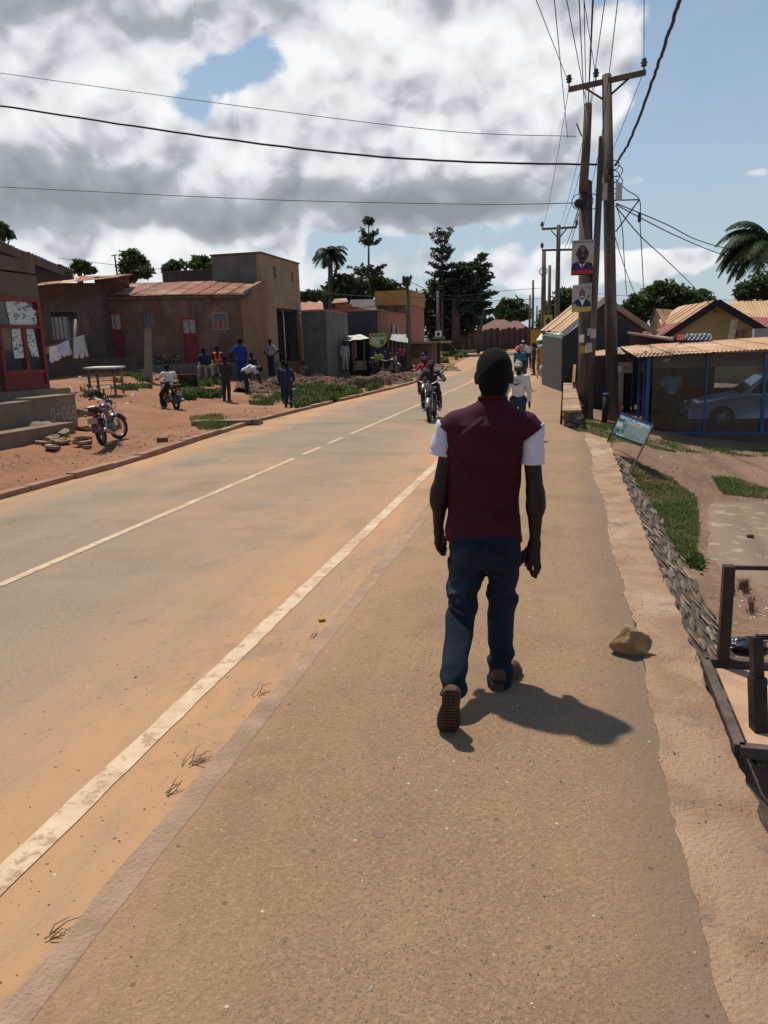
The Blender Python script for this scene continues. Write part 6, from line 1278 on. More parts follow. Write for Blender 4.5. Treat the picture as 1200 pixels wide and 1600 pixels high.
catm([(963, 322, 20.5), (972, 355, 21), (975, 400, 22), (979, 460, 26)], .012, 'slack wire hanging down right of the tall pole'); catm([(961, 370, 20.5), (975, 415, 22), (990, 455, 26)], .012, 'wire slanting down behind the slack one')
catm([(962, 280, 20.5), (978, 296, 20.3), (999, 312, 20.2), (1000, 347, 20.2), (1003, 400, 20.4), (1006, 458, 24)], .012, 'wire over the bracket and straight down to the tree')
catm([(640, 440, 53), (700, 462, 54), (780, 455, 60), (847, 450, 70)], .02, 'far wire from the transformer pole across the big tree'); catm([(470, 455, 60), (560, 462, 58), (636, 464, 53), (760, 470, 60), (850, 466, 60)], .018, 'far wire level above the shop roofs')
catm([(90, 403, 60), (200, 416, 60), (330, 427, 60)], .02, 'far wire behind the left roofs'); catm([(905, 456, 60), (1000, 464, 55), (1100, 468, 55), (1210, 470, 55)], .018, 'far wire level above the right roofs')
# ------------------------------------------------------------------ leaning hardware sign
sg = thing('hardware_sign', 'leaning blue and green plumbing hardware sign on two thin legs', 'sign', D(960, 715, 12.5))
tl, tr_, br_, bl_ = D(970, 645, 12.9), D(1020.5, 664, 12.3), D(1005, 695.5, 12.25), D(956, 677.5, 12.85); l0_, l1_ = D(944.5, 700, 13.2), D(986, 737, 12.1)
pxv = (tr_ - tl).normalized(); pyv = (tl - bl_).normalized(); nn_ = pxv.cross(pyv).normalized(); nn_ = nn_ if nn_.y < 0 else -nn_
MB().prism([bl_, br_, tr_, tl], -nn_ * .012).build('board', M('sign_pale_print', (.05, .11, .11), (.12, .18, .16), 30, .6), sg)
W_ = (tr_ - tl).length; H_ = (tl - bl_).length
def sp(u, v, o=.003): return bl_ + pxv * (u * W_) + pyv * (v * H_) + nn_ * o
def srect(nm, u0, u1, v0, v1, mt, o=.003): MB().prism([sp(u0, v0, o), sp(u1, v0, o), sp(u1, v1, o), sp(u0, v1, o)], nn_ * .001).build(nm, mt, sg)
MATS['sign_pale_print'] and None
m_sb = M('sign_blue', (.01, .10, .26), (.01, .08, .22), 4, .8, spec=.1); m_sg = M('sign_green', (.01, .09, .05), (.01, .07, .04), 4, .8, spec=.1)
srect('blue_band', 0, 1, .80, 1, m_sb); srect('green_band', 0, 1, .66, .80, m_sg); srect('blue_band', 0, 1, 0, .14, m_sb)
for (u, v, w_, h_, mt) in ((.03, .40, .16, .2, M('lilac_print', (.35, .30, .42), (.3, .26, .36), 8, .6)), (.24, .2, .12, .16, m_iron), (.05, .18, .14, .12, m_sg), (.42, .44, .12, .12, m_sg), (.58, .36, .1, .14, m_sb), (.72, .30, .12, .2, m_sg), (.87, .28, .09, .24, m_face2), (.26, .42, .12, .18, m_sb), (.56, .54, .3, .04, m_white), (.40, .60, .2, .03, m_white), (.56, .2, .05, .1, m_iron), (.42, .2, .16, .12, m_pyel), (.64, .18, .14, .1, m_sb)): srect('product_print', u, u + w_, v, v + h_, mt, .005)
text('lettering', "SEMA'S PLUMBING", sp(.05, .78, .006), pxv, pyv, .05, m_white, sg, .001, width=W_ * .9); text('lettering', 'HARDWARE', sp(.28, .675, .006), pxv, pyv, .042, m_pyel, sg, .001, width=W_ * .48)
text('lettering', 'TEL: 0772', sp(.1, .03, .006), pxv, pyv, .03, m_white, sg, .001, width=W_ * .7)
for a, b_ in ((l0_, tl), (l1_, tr_)): MB().bar(a - (b_ - a).normalized() * .15, b_, .022).build('leg', m_iron, sg)
MB().bar(tl, tr_, .022).build('frame_rail', m_iron, sg); MB().bar(bl_, br_, .022).build('frame_rail', m_iron, sg)
# ------------------------------------------------------------------ metal footbridge over the drain edge
fb = thing('metal_footbridge', 'small rusty steel footbridge with handrail posts at the pavement edge', 'footbridge', (1.2, 4, 0))
zp_ = .045; A, B_ = G(1101, 1034, zp_), G(1156, 1172, zp_); C_ = G(1215, 1030, zp_); E_ = Vector((B_.x + .75, B_.y - .02, zp_)); C_ = Vector((A.x + .75, A.y, zp_))
ins = .05; MB().prism([Vector((A.x + ins, A.y - ins, zp_ - .012)), Vector((B_.x + ins, B_.y + ins, zp_ - .012)), Vector((E_.x, E_.y + ins, zp_ - .012)), Vector((C_.x, C_.y - ins, zp_ - .012))], Vector((0, 0, -.012))).build('deck_plate', M('sandy_steel_plate', (.50, .31, .19), (.40, .24, .14), 7, .8, .4, 60, c3=(.34, .22, .14)), fb)
m_ang = M('rusty_angle_iron', (.13, .095, .075), (.08, .055, .045), 12, .7, .3, 60, metal=.3)
for a, b_ in ((A, B_), (A, C_), (B_, E_), (C_, E_)): MB().bar(a, b_, .045, .05).build('edge_angle', m_ang, fb)
q1 = A.lerp(C_, .12) + Vector((0, .0, 0)); MB().bar(q1, q1 + Vector((.0, .0, .54)), .055).build('post', m_iron, fb); MB().bar(q1 + Vector((0, 0, .53)), q1 + Vector((.9, 0, .545)), .02).build('handrail', m_iron, fb)
q2 = D(1187, 1190, 3.42); q2t = D(1181, 995, 3.42); k_ = .68; MB().bar(q2, q2.lerp(q2t, k_), .060).build('post_sleeve', m_iron, fb); MB().bar(q2.lerp(q2t, k_), q2t, .045).build('post', m_iron, fb); MB().bar(q2t, q2t + Vector((.6, .05, .0)), .02).build('handrail', m_iron, fb)
MB().bar(A.lerp(C_, .62) + Vector((0, 0, .0)), A.lerp(C_, .95) + (B_ - A) * .35 + Vector((0, 0, 0)), .006, .004).build('seam', m_black, fb)
for xx in (A.x + .05, A.x + .7): MB().bar((xx, A.y - .1, zp_ - .03), (xx, A.y - .1, -.62), .05).build('support_leg', m_iron, fb)
# ------------------------------------------------------------------ motorcycles
m_chrome = M('dusty_chrome', (.42, .40, .37), (.26, .23, .20), 14, .38, metal=.85); m_tank = M('maroon_tank_paint', (.16, .02, .05), (.12, .02, .04), 6, .3, coat=.5); m_seat = M('black_vinyl', (.018, .018, .019), (.03, .028, .027), 8, .5, .2, 60)
m_tankb = M('black_tank_paint', (.02, .02, .022), (.03, .03, .03), 6, .3, coat=.5); m_eng = M('engine_alloy', (.22, .21, .20), (.12, .11, .10), 14, .5, .4, 60, metal=.6); m_lens = M('headlamp_glass', (.22, .24, .27), (.14, .15, .17), 12, .15); m_redl = M('tail_lamp_red', (.35, .01, .01), (.28, .01, .01), 8, .3); m_amb = M('indicator_amber', (.55, .20, .01), (.45, .16, .01), 8, .3); m_plate = M('number_plate_grey', (.35, .34, .30), (.26, .25, .22), 12, .6)
def motorcycle(label, loc, head, lean=0.0, steer=0.0, tank=None, group='motorcycles'):
    """wheels along local +Y (front), origin on the ground between the wheels"""
    t = thing('motorcycle', label, 'motorcycle', (0, 0, 0), group); tank = tank or m_tank
    def wheel(y, r, w_, nm, st=0.0):
        wh = MB().torus((0, y, r), (1, 0, 0), r - w_, w_, 32, 8).build(nm, m_tyre, t)
        MB().torus((0, y, r), (1, 0, 0), r - w_ * 1.9, .014, 28, 6, .02).build('rim', m_chrome, wh)
        sp_ = MB(); [sp_.cyl((.02 * (1 if k % 2 else -1), y, r), (0, y + math.cos(k * math.pi / 9) * (r - w_ * 1.9), r + math.sin(k * math.pi / 9) * (r - w_ * 1.9)), .0035, n=4) for k in range(18)]
        o = sp_.build('spokes', m_chrome, wh); o['kind'] = 'stuff'; MB().cyl((-.07, y, r), (.07, y, r), .055, n=14).build('hub', m_eng, wh); return wh
    wheel(.64, .30, .045, 'front_wheel'); wheel(-.60, .30, .052, 'rear_wheel')
    for s_ in (-1, 1): MB().tube([(s_ * .085, .64, .30), (s_ * .085, .56, .55), (s_ * .085, .44, .90)], [.024, .022, .018], 8).build('fork_leg', m_chrome, t)
    fd = MB(); rr = .335; vs = []
    for i in range(13):
        a = R_(20 + i * 11.5)
        for s_, q in ((-.055, -.02), (-.035, .012), (.035, .012), (.055, -.02)): vs.append((s_, .64 + (rr + q) * math.cos(a), .30 + (rr + q) * math.sin(a)))
    fd.add(vs, [(i * 4 + j, i * 4 + j + 1, i * 4 + j + 5, i * 4 + j + 4) for i in range(12) for j in range(3)], True); fd.build('front_mudguard', m_chrome, t)
    rg = MB(); vs = []
    for i in range(13):
        a = R_(40 + i * 11.5)
        for s_, q in ((-.075, -.03), (-.05, .015), (.05, .015), (.075, -.03)): vs.append((s_, -.60 + (.36 + q) * math.cos(a), .32 + (.36 + q) * math.sin(a)))
    rg.add(vs, [(i * 4 + j, i * 4 + j + 1, i * 4 + j + 5, i * 4 + j + 4) for i in range(12) for j in range(3)], True); rg.build('rear_mudguard', tank, t)
    fr = MB(); fr.tube([(0, .40, .88), (0, .30, .70), (0, .18, .36), (0, -.12, .28), (0, -.28, .40), (0, -.34, .70)], .022, 8); fr.tube([(0, .38, .84), (0, .1, .76), (0, -.34, .70), (0, -.72, .76)], .022, 8)
    for s_ in (-1, 1): fr.tube([(s_ * .05, -.2, .36), (s_ * .09, -.60, .30)], .02, 6)
    fr.build('frame', m_iron, t)
    for s_ in (-1, 1): MB().tube([(s_ * .13, -.58, .34), (s_ * .13, -.50, .50), (s_ * .12, -.44, .68)], [.03, .04, .02], 8).build('rear_shock', m_chrome, t)
    en = MB(); en.ell((0, .02, .36), (.13, .19, .12), 12, 8); [en.box((0, .10, .46 + k * .03), (.17, .16, .014)) for k in range(5)]; en.cyl((-.14, -.02, .34), (.14, -.02, .34), .09, n=14); en.build('engine', m_eng, t)['kind'] = 'stuff'
    MB().tube([(.06, .18, .45), (.10, .26, .34), (.12, .14, .22), (.15, -.2, .22), (.17, -.55, .30), (.18, -.85, .36)], [.02, .02, .022, .03, .045, .05], 10).build('exhaust', m_chrome, t)
    tk = MB(); tk.ell((0, .17, .82), (.135, .26, .115), 14, 10); tk.build('fuel_tank', tank, t); MB().ell((.128, .19, .83), (.014, .13, .045), 10, 6).build('tank_stripe', m_chrome, t); MB().ell((-.128, .19, .83), (.014, .13, .045), 10, 6).build('tank_stripe', m_chrome, t)
    se = MB(); vs = []
    for (y, w_, z, h) in ((.02, .09, .80, .06), (-.12, .12, .80, .07), (-.35, .13, .80, .08), (-.55, .13, .84, .09), (-.80, .10, .88, .07)):
        vs += [(-w_, y, z - h), (-w_ * .9, y, z), (0, y, z + .02), (w_ * .9, y, z), (w_, y, z - h)]
    se.add(vs, [(i * 5 + j, i * 5 + j + 1, i * 5 + j + 6, i * 5 + j + 5) for i in range(4) for j in range(4)] + [(4, 3, 2, 1, 0), (20, 21, 22, 23, 24)] + [(i * 5, i * 5 + 5, i * 5 + 9, i * 5 + 4) for i in range(4)], True); se.build('seat', m_seat, t)
    for s_ in (-1, 1): MB().prism([(s_ * .11, -.05, .70), (s_ * .11, -.38, .76), (s_ * .11, -.42, .56), (s_ * .11, -.12, .50)], (s_ * .02, 0, 0)).build('side_cover', tank, t)
    rk = MB(); rk.tube([(-.11, -.62, .86), (-.11, -.95, .90), (.11, -.95, .90), (.11, -.62, .86)], .012, 6); rk.build('grab_rail', m_chrome, t)
    hb = MB(); hb.tube([(-.36, .30, 1.04), (-.25, .36, 1.06), (-.12, .42, .98), (0, .43, .96), (.12, .42, .98), (.25, .36, 1.06), (.36, .30, 1.04)], .013, 8); hb.build('handlebar', m_chrome, t)
    for s_ in (-1, 1):
        MB().cyl((s_ * .37, .295, 1.04), (s_ * .26, .35, 1.06), .02, n=8).build('grip', m_seat, t); mr = MB().tube([(s_ * .24, .38, 1.06), (s_ * .30, .40, 1.16), (s_ * .33, .39, 1.22)], .007, 6).build('mirror_stalk', m_iron, t); MB().ell((s_ * .35, .39, 1.25), (.06, .018, .045), 12, 6).build('mirror', m_chrome, mr)
    hl = MB(); hl.tube([(0, .44, .90), (0, .50, .90), (0, .55, .90)], [.05, .095, .095], 16); hl.build('headlight', m_tankb, t); h = [o for o in bpy.data.objects if o.parent == t and o.name.startswith('headlight')][-1]
    MB().ell((0, .552, .90), (.085, .025, .085), 16, 8).build('lens', m_lens, h); MB().torus((0, .555, .90), (0, 1, 0), .09, .009, 20, 6).build('bezel', m_chrome, h)
    MB().ell((0, .42, 1.02), (.07, .05, .04), 10, 6).build('instruments', m_tankb, t)
    for s_ in (-1, 1):
        MB().ell((s_ * .17, .47, .88), (.03, .035, .03), 8, 6).build('indicator', m_amb, t); MB().ell((s_ * .15, -.90, .72), (.03, .035, .03), 8, 6).build('indicator', m_amb, t); MB().cyl((s_ * .08, -.05, .27), (s_ * .24, -.05, .27), .014, n=6).build('footrest', m_seat, t)
    gd = MB(); gd.tube([(-.06, .26, .55), (-.24, .24, .50), (-.26, .22, .34), (-.1, .16, .26)], .012, 6); gd.tube([(.06, .26, .55), (.24, .24, .50), (.26, .22, .34), (.1, .16, .26)], .012, 6); gd.build('crash_bar', m_chrome, t)['kind'] = 'stuff'
    MB().box((0, -.93, .74), (.12, .05, .07)).build('tail_light', m_redl, t); MB().box((0, -.99, .60), (.20, .008, .13)).build('number_plate', m_plate, t)
    MB().cyl((-.08, -.08, .24), (-.20, -.02, .02), .012, n=6).build('side_stand', m_iron, t)
    t.location = loc; t.rotation_euler = (0, lean, head); return t
def place(t, loc, head, lean=0.0): t.location = loc; t.rotation_euler = (0, lean, head)
hd = lambda dx, dy: math.atan2(-dx, dy)     # heading so that local +Y points along (dx, dy)
def ground_at(x, y, dep): p = D(x, y, dep); return p
# parked motorcycle in front of the plinth
mc1 = motorcycle('parked maroon motorcycle leaning in front of the painted plinth', (0, 0, 0), 0)
MS = .9
def put_bike(t, rear, front, lean=0.0):
    """stand the bike on two ground contacts"""
    r, f = Vector(rear), Vector(front); d = Vector((f.x - r.x, f.y - r.y, 0)).normalized(); m = Vector((r.x, r.y, 0)) + d * .60 * MS; z = gz(m.x, m.y) if m.x < XL(m.y) - .5 else zr(m.y); t.scale = (MS, MS, MS); place(t, (m.x, m.y, z), hd(d.x, d.y), lean)
put_bike(mc1, D(163, 705, 15.6), D(188, 695, 16.8), -.13)
def steer(t, ang):
    c = Matrix.Translation((0, .5, 0)) @ Matrix.Rotation(ang, 4, 'Z') @ Matrix.Translation((0, -.5, 0))
    for o in bpy.data.objects:
        if o.parent == t and (o.name.split('.')[0] in ('front_wheel', 'fork_leg', 'front_mudguard', 'handlebar', 'grip', 'mirror_stalk', 'headlight', 'instruments')): o.matrix_local = c @ o.matrix_local
BIKEZ = mc1.location.z
# rider coming towards us
def bike_copy(label, loc, head, lean=0.0):
    c = copy_tree(mc1); c['label'] = label; place(c, loc, head, lean); c.scale = (MS, MS, MS); WLOC[c.name] = Vector(loc); return c
bA_ = G(671, 660); fwd = Vector((.06, -1, 0)).normalized(); mc2 = bike_copy('motorcycle ridden towards us on the near lane by the rider in black', (bA_.x - fwd.x * .62, bA_.y - fwd.y * .62, 0), hd(fwd.x, fwd.y), .03)
bB_ = D(655, 620, 25.0); bB_.z = 0; bB_ = G(660, 628); mc3 = bike_copy('motorcycle mostly hidden behind the black rider, ridden by the rider in red', (bB_.x, bB_.y + .6, 0), hd(.08, -1))
bC_ = D(262, 637, 24.3); gC = gz(bC_.x, bC_.y); mc4 = bike_copy('dark motorcycle ridden across the dirt by the rider in a white shirt', (bC_.x - .05, bC_.y, gC), hd(-.92, .42), 0)
bD = D(610, 583, 44.5); put_bike(mc4, D(276, 639, 24.0), D(241, 633, 25.6)); mc5 = bike_copy('parked motorcycle by the thin post under the shop sign', (bD.x, bD.y, bD.z), hd(.9, -.5), .06)
bE = D(592, 580, 46); mc6 = bike_copy('parked motorcycle in front of the blue stall', (bE.x, bE.y, bE.z), hd(.7, -.7), .06)
bF = D(744, 556, 96); mc7 = bike_copy('far motorcycle on the road at the top of the slope', (bF.x + .1, bF.y, zr(bF.y)), hd(.2, -1)); steer(mc1, -.5); MCALL = (mc2, mc3, mc4, mc5, mc6, mc7)
for cc, mt in ((mc2, m_tankb), (mc4, m_tankb), (mc5, m_tankb)):
    for ch in [o for o in bpy.data.objects if o.parent == cc and (o.name.startswith('fuel_tank') or o.name.startswith('side_cover') or o.name.startswith('rear_mudguard'))]: ch.data = ch.data.copy(); ch.data.materials[0] = mt
# ------------------------------------------------------------------ people (small figures)
def cl(name, c, dark=.7): return M(name, c, tuple(v * dark for v in c), 9, .85, .3, 60)
STAND = dict(pel=(0, 0, .93), chest=(0, -.01, 1.26), neck=(0, 0, 1.44), head=(0, .02, 1.60), shL=(-.19, 0, 1.39), shR=(.19, 0, 1.39), elL=(-.24, -.02, 1.12), elR=(.24, -.02, 1.12), haL=(-.25, .06, .86), haR=(.25, .06, .86),
             hiL=(-.09, 0, .90), hiR=(.09, 0, .90), knL=(-.10, .02, .48), knR=(.10, .02, .48), anL=(-.11, -.02, .09), anR=(.11, -.02, .09))
def person(label, loc, head, pose=None, top=None, legs=None, sleeves='short', hat=None, shoe=None, s_=1.0, h=.019, extra=None, vest=None, tilt=0, group=None, skirt=False):
    J = dict(STAND); J.update(pose or {}); J = {k: np.array(v, float) for k, v in J.items()}; t = thing('person', label, 'person', (0, 0, 0), group)
    A_ = np.array(list(J.values())); lo = A_.min(0) - .22; hi = A_.max(0) + .24; lo[2] = min(lo[2] + .08, A_[:, 2].min() - .12)
    fwd_ = np.array([0, 1, 0.]); up_ = J['head'] - J['neck']; up_ /= np.linalg.norm(up_)
    sd = (J['shR'] - J['shL']); sd = sd / np.linalg.norm(sd)
    def body(P):
        d = [s_ell(P, J['head'] + up_ * .02, (.078, .095, .115)), s_cap(P, J['neck'] - up_ * .03, J['head'], .052, .05)]
        for a in 'LR':
            sg_ = -1 if a == 'L' else 1
            d += [s_cap(P, J['sh' + a], J['el' + a], .045, .036), s_cap(P, J['el' + a], J['ha' + a], .036, .024)]
            v = J['ha' + a] - J['el' + a]; v = v / np.linalg.norm(v); d.append(s_cap(P, J['ha' + a], J['ha' + a] + v * .07, .032, .036, ((1, 0, 0), 1.4))); d.append(s_cap(P, J['ha' + a] + v * .08, J['ha' + a] + v * .15 + fwd_ * .02, .024, .016))
            d += [s_cap(P, J['hi' + a], J['kn' + a], .07, .05), s_cap(P, J['kn' + a], J['an' + a], .05, .035), s_ell(P, J['head'] + sd * sg_ * .08, (.018, .025, .035))]
        d += [s_cap(P, J['pel'], J['chest'], .10, .11, (fwd_, 1.3)), s_cap(P, J['shL'], J['shR'], .05, .05), s_cap(P, J['head'] + fwd_ * .08, J['head'] + fwd_ * .105 - up_ * .02, .016, .018)]
        return s_un(d, .03)
    sdf_obj('body', body, lo, hi, h, m_skin, t)
    def hair(P): return np.maximum(s_ell(P, J['head'] + up_ * .035 - fwd_ * .012, (.086, .10, .112)), -(P - (J['head'] + fwd_ * .03 - up_ * .01)) @ (up_ * .9 - fwd_ * .45))
    if hat: sdf_obj('hat', lambda P: s_min(np.maximum(s_ell(P, J['head'] + up_ * .045, (.098, .112, .105)), -((P - J['head']) @ up_) + .02), s_ell(P, J['head'] + up_ * .045 + fwd_ * .11, (.07, .07, .014)), .02), J['head'] - .25, J['head'] + .28, .014, hat, t)
    else: sdf_obj('hair', hair, J['head'] - .2, J['head'] + .22, .014, m_hair, t)
    if top:
        def shirt(P):
            d = [s_cap(P, J['pel'] + (0, 0, -.0), J['chest'], .135, .155, (fwd_, 1.45)), s_cap(P, J['shL'] * .93 + J['chest'] * .07, J['shR'] * .93 + J['chest'] * .07, .072, .072), s_cap(P, J['chest'], J['neck'] - up_ * .05, .13, .06, (fwd_, 1.2))]
            for a in 'LR':
                e = J['el' + a] if sleeves == 'short' else J['ha' + a]; e0 = J['sh' + a] + (J['el' + a] - J['sh' + a]) * (.72 if sleeves == 'short' else 1); d.append(s_cap(P, J['sh' + a], e0, .066, .058))
                if sleeves == 'long': d.append(s_cap(P, J['el' + a], J['ha' + a] - (J['ha' + a] - J['el' + a]) * .06, .055, .042))
            o = s_un(d, .05); return o + .006 * np.sin(P[:, 2] * 38 + P[:, 0] * 17) * np.sin(P[:, 1] * 23 + P[:, 0] * 11)
        sdf_obj('shirt', shirt, lo, hi, h, top, t)
    if legs:
        def tr(P):
            d = [s_cap(P, J['hiL'], J['hiR'], .105, .105, (fwd_, 1.1)), s_cap(P, (J['hiL'] + J['hiR']) / 2, J['pel'] + (J['chest'] - J['pel']) * .15, .13, .12, (fwd_, 1.25))]
            o = s_un(d, .04)
            for a in 'LR': o = s_min(o, s_un([s_cap(P, J['hi' + a], J['kn' + a], .095, .07), s_cap(P, J['kn' + a], J['an' + a] + (J['kn' + a] - J['an' + a]) * .08, .07, .058)], .03), .035)
            return o + .006 * np.sin(P[:, 2] * 30 + P[:, 0] * 13) * np.cos(P[:, 1] * 25)
        sdf_obj('trousers', tr, lo, hi, h, legs, t)
    for a in 'LR':
        p_ = J['an' + a]; sdf_obj('shoe', lambda P: np.maximum(s_un([s_cap(P, p_ + (0, -.03, -.035), p_ + (0, .15, -.055), .048, .04), s_cap(P, p_, p_ + (0, -.01, -.03), .045, .05)], .02), (p_[2] - .09) - P[:, 2]), p_ - .16, p_ + (.16, .26, .16), .014, shoe or m_seat, t)
    if vest: sdf_obj('vest', lambda P: np.maximum(s_un([s_cap(P, J['pel'] + (0, 0, .06), J['chest'], .148, .168, (fwd_, 1.42)), s_cap(P, J['shL'] * .8 + J['neck'] * .2, J['shR'] * .8 + J['neck'] * .2, .07, .07)], .05), -s_cap(P, J['neck'], J['chest'] + (0, .15, -.05), .06, .05)), lo, hi, h, vest, t)
    if extra: extra(t, J)
    t.scale = (s_, s_, s_); t.location = loc; t.rotation_euler = (0, 0, head); return t
c_navy = cl('navy_cotton', (.022, .032, .075)); c_dark = cl('charcoal_cotton', (.03, .028, .028)); c_blue = cl('royal_blue_overall', (.02, .04, .26)); c_w = cl('off_white_cotton', (.62, .60, .58), .85); c_kh = cl('khaki_trousers', (.36, .30, .20)); c_jean = cl('faded_jeans', (.07, .10, .17)); c_org = cl('hi_vis_orange', (.85, .14, .03), .9); c_red = cl('red_jersey', (.50, .02, .08)); c_teal = cl('teal_blue_shirt', (.02, .17, .27)); c_yel = cl('yellow_green_shirt', (.42, .42, .04)); c_pk = cl('grey_stripe_shirt', (.34, .33, .34), .8)
RIDE = dict(pel=(0, -.24, .90), chest=(0, -.12, 1.14), neck=(0, -.05, 1.31), head=(0, .02, 1.44), shL=(-.20, -.08, 1.25), shR=(.20, -.08, 1.25), elL=(-.33, .06, 1.08), elR=(.33, .06, 1.08), haL=(-.33, .27, 1.06), haR=(.33, .27, 1.06),
            hiL=(-.10, -.22, .88), hiR=(.10, -.22, .88), knL=(-.21, .20, .72), knR=(.21, .20, .72), anL=(-.22, -.02, .32), anR=(.22, -.02, .32))
def on_bike(label, bike, **k):
    p = person(label, tuple(bike.location), bike.rotation_euler.z, **{**k, 's_': MS}); return p
def logo(t, J): MB().ell(tuple(J['chest'] + np.array([-.09, .125, .06])), (.045, .02, .012), 8, 5).build('chest_print', m_white, t, local=True)
on_bike('person in black jacket and black cap riding the motorcycle towards us', mc2, pose=RIDE, top=c_dark, legs=cl('black_trousers', (.02, .019, .018)), sleeves='long', hat=c_dark, shoe=m_white, extra=logo, s_=1.0)
on_bike('person in red jersey with dark blue cap riding behind the black rider', mc3, pose=RIDE, top=c_red, legs=c_navy, sleeves='short', hat=c_navy, extra=lambda t, J: MB().ell(tuple(J['chest'] + np.array([0, .13, 0])), (.09, .02, .06), 8, 5).build('chest_print', c_pk, t, local=True))
on_bike('person in white shirt riding the dark motorcycle across the dirt', mc4, pose={**RIDE, 'anL': (-.24, .0, .12), 'knL': (-.22, .18, .55)}, top=c_w, legs=cl('black_trousers', (.02, .019, .018)), sleeves='short', shoe=m_board)
on_bike('person on the far motorcycle at the top of the slope', mc7, pose=RIDE, top=c_w, legs=c_dark, h=.04)
def stand_at(x, y, dep, usegz=False):
    p = D(x, y, dep); return (p.x, p.y, gz(p.x, p.y) if usegz else p.z)
SIT = dict(pel=(0, 0, .48), chest=(0, .06, .80), neck=(0, .10, .98), head=(0, .15, 1.13), shL=(-.19, .08, .93), shR=(.19, .08, .93), elL=(-.24, .18, .70), elR=(.24, .18, .70), haL=(-.12, .38, .58), haR=(.12, .38, .58), hiL=(-.1, .02, .46), hiR=(.1, .02, .46), knL=(-.14, .42, .48), knR=(.14, .42, .48), anL=(-.15, .40, .09), anR=(.15, .40, .09))
person('person in dark blue shirt and khaki trousers sitting on the terrace edge', stand_at(323, 592, 34.3), hd(.1, -1), SIT, cl('dark_blue_shirt', (.02, .03, .06)), c_kh, s_=1.08)
person('person in orange hi-vis vest sitting beside the one in dark blue', stand_at(344, 590, 34.0), hd(.1, -1), SIT, c_dark, c_kh, s_=1.1, vest=c_org)
person('person in royal blue overalls standing against the ochre wall', stand_at(379, 598, 34.5), hd(-.6, .5), {'elL': (-.34, .06, 1.2), 'haL': (-.30, .2, 1.05)}, c_blue, c_blue, 'long', s_=1.12)
BEND = dict(pel=(0, -.10, .90), chest=(0, .18, 1.02), neck=(0, .38, 1.04), head=(0, .52, 1.0), shL=(-.18, .34, 1.02), shR=(.18, .34, 1.02), elL=(-.2, .42, .78), elR=(.2, .42, .78), haL=(-.14, .50, .56), haR=(.14, .50, .56), hiL=(-.09, -.1, .86), hiR=(.09, -.1, .86), knL=(-.12, 0, .46), knR=(.12, 0, .46))
person('person bending over in a white patterned shirt beside the digging', stand_at(387, 618, 31), hd(.9, .2), BEND, c_w, c_dark, 'short', s_=1.05)
person('person crouching at the trench in dark clothes behind the bending one', stand_at(399, 594, 34), hd(-.5, -.8), {**SIT}, c_dark, c_dark, 'long', s_=.95)
person('person in grey white shirt standing with hands on hips near the porch', stand_at(425, 589, 37.2), hd(-.3, -1), {'elL': (-.40, -.06, 1.16), 'haL': (-.20, .05, 1.0), 'elR': (.40, -.06, 1.16), 'haR': (.20, .05, 1.0)}, c_pk, c_navy, 'short', s_=1.03)
person('person in dark clothes standing with back turned on the grass edge', stand_at(355, 629, 28.2), hd(.15, 1), {'elL': (-.22, .08, 1.12), 'haL': (-.1, .2, 1.0), 'elR': (.22, .08, 1.12), 'haR': (.1, .2, 1.0)}, c_dark, c_dark, 'long', s_=.98)
person('person in navy overalls standing with back turned near the kerb', stand_at(451.5, 638.5, 27.0), hd(.1, 1), {'elL': (-.24, .06, 1.12), 'haL': (-.1, .2, 1.0), 'elR': (.24, .06, 1.12), 'haR': (.1, .2, 1.0)}, c_navy, c_navy, 'long', s_=.93)
person('person half hidden behind the one in navy overalls', stand_at(446, 634, 28.4), hd(.3, 1), None, c_dark, c_navy, 'long', s_=.95)
person('person in yellow green shirt at the blue stall', stand_at(591, 579, 45.4), hd(.3, -1), SIT | {}, c_yel, c_dark, s_=.95)
person('person in red top sitting by the low grey shed', stand_at(667, 578, 52), hd(.1, -1), SIT, c_red, c_dark, s_=1.0); person('person in teal cap and red top beside the low grey shed', stand_at(662, 580, 51), hd(.1, -1), SIT, c_red, c_dark, s_=.95, hat=c_teal)
person('person in pink dress standing at the shop doors', stand_at(629, 578, 49), hd(.2, -1), None, cl('crimson_dress', (.42, .03, .10)), c_dark, s_=.9)
person('person in pale clothes standing under the white awning', stand_at(540, 580, 45.5), hd(.5, -1), None, c_pk, c_pk, 'long', s_=1.0)
def swoosh(t, J):
    c = Vector(J['chest']) + Vector((0, .172, .0)); 
    text('chest_lettering', 'NIKE', c + Vector((.085, -.02, .065)), (-1, 0, 0), (0, 0, 1), .05, m_black, t, .03, width=.15)
    pts_ = [(.10, .045), (.075, .012), (.05, .0), (.02, .008), (-.10, .062), (.015, -.022), (.06, -.032), (.09, -.012), (.105, .02)]
    MB().prism([c + Vector((x, 0.0, z)) for x, z in pts_], Vector((0, .012, 0))).build('chest_emblem', m_black, t, local=True)
WALK = {'knL': (-.1, .14, .50), 'anL': (-.1, .22, .12), 'knR': (.1, .0, .48), 'anR': (.1, -.20, .12), 'elR': (.25, .02, 1.14), 'haR': (.26, .2, .92)}
wn_ = D(808, 640, 13.8); person('person in white long-sleeved sweatshirt with black emblem walking towards us', (wn_.x + .02, wn_.y, .05), hd(.0, -1), {**WALK, 'head': (.0, .04, 1.62)}, c_w, c_navy, 'long', s_=.79, h=.014, extra=swoosh, hat=M('tan_cap', (.40, .34, .25)))
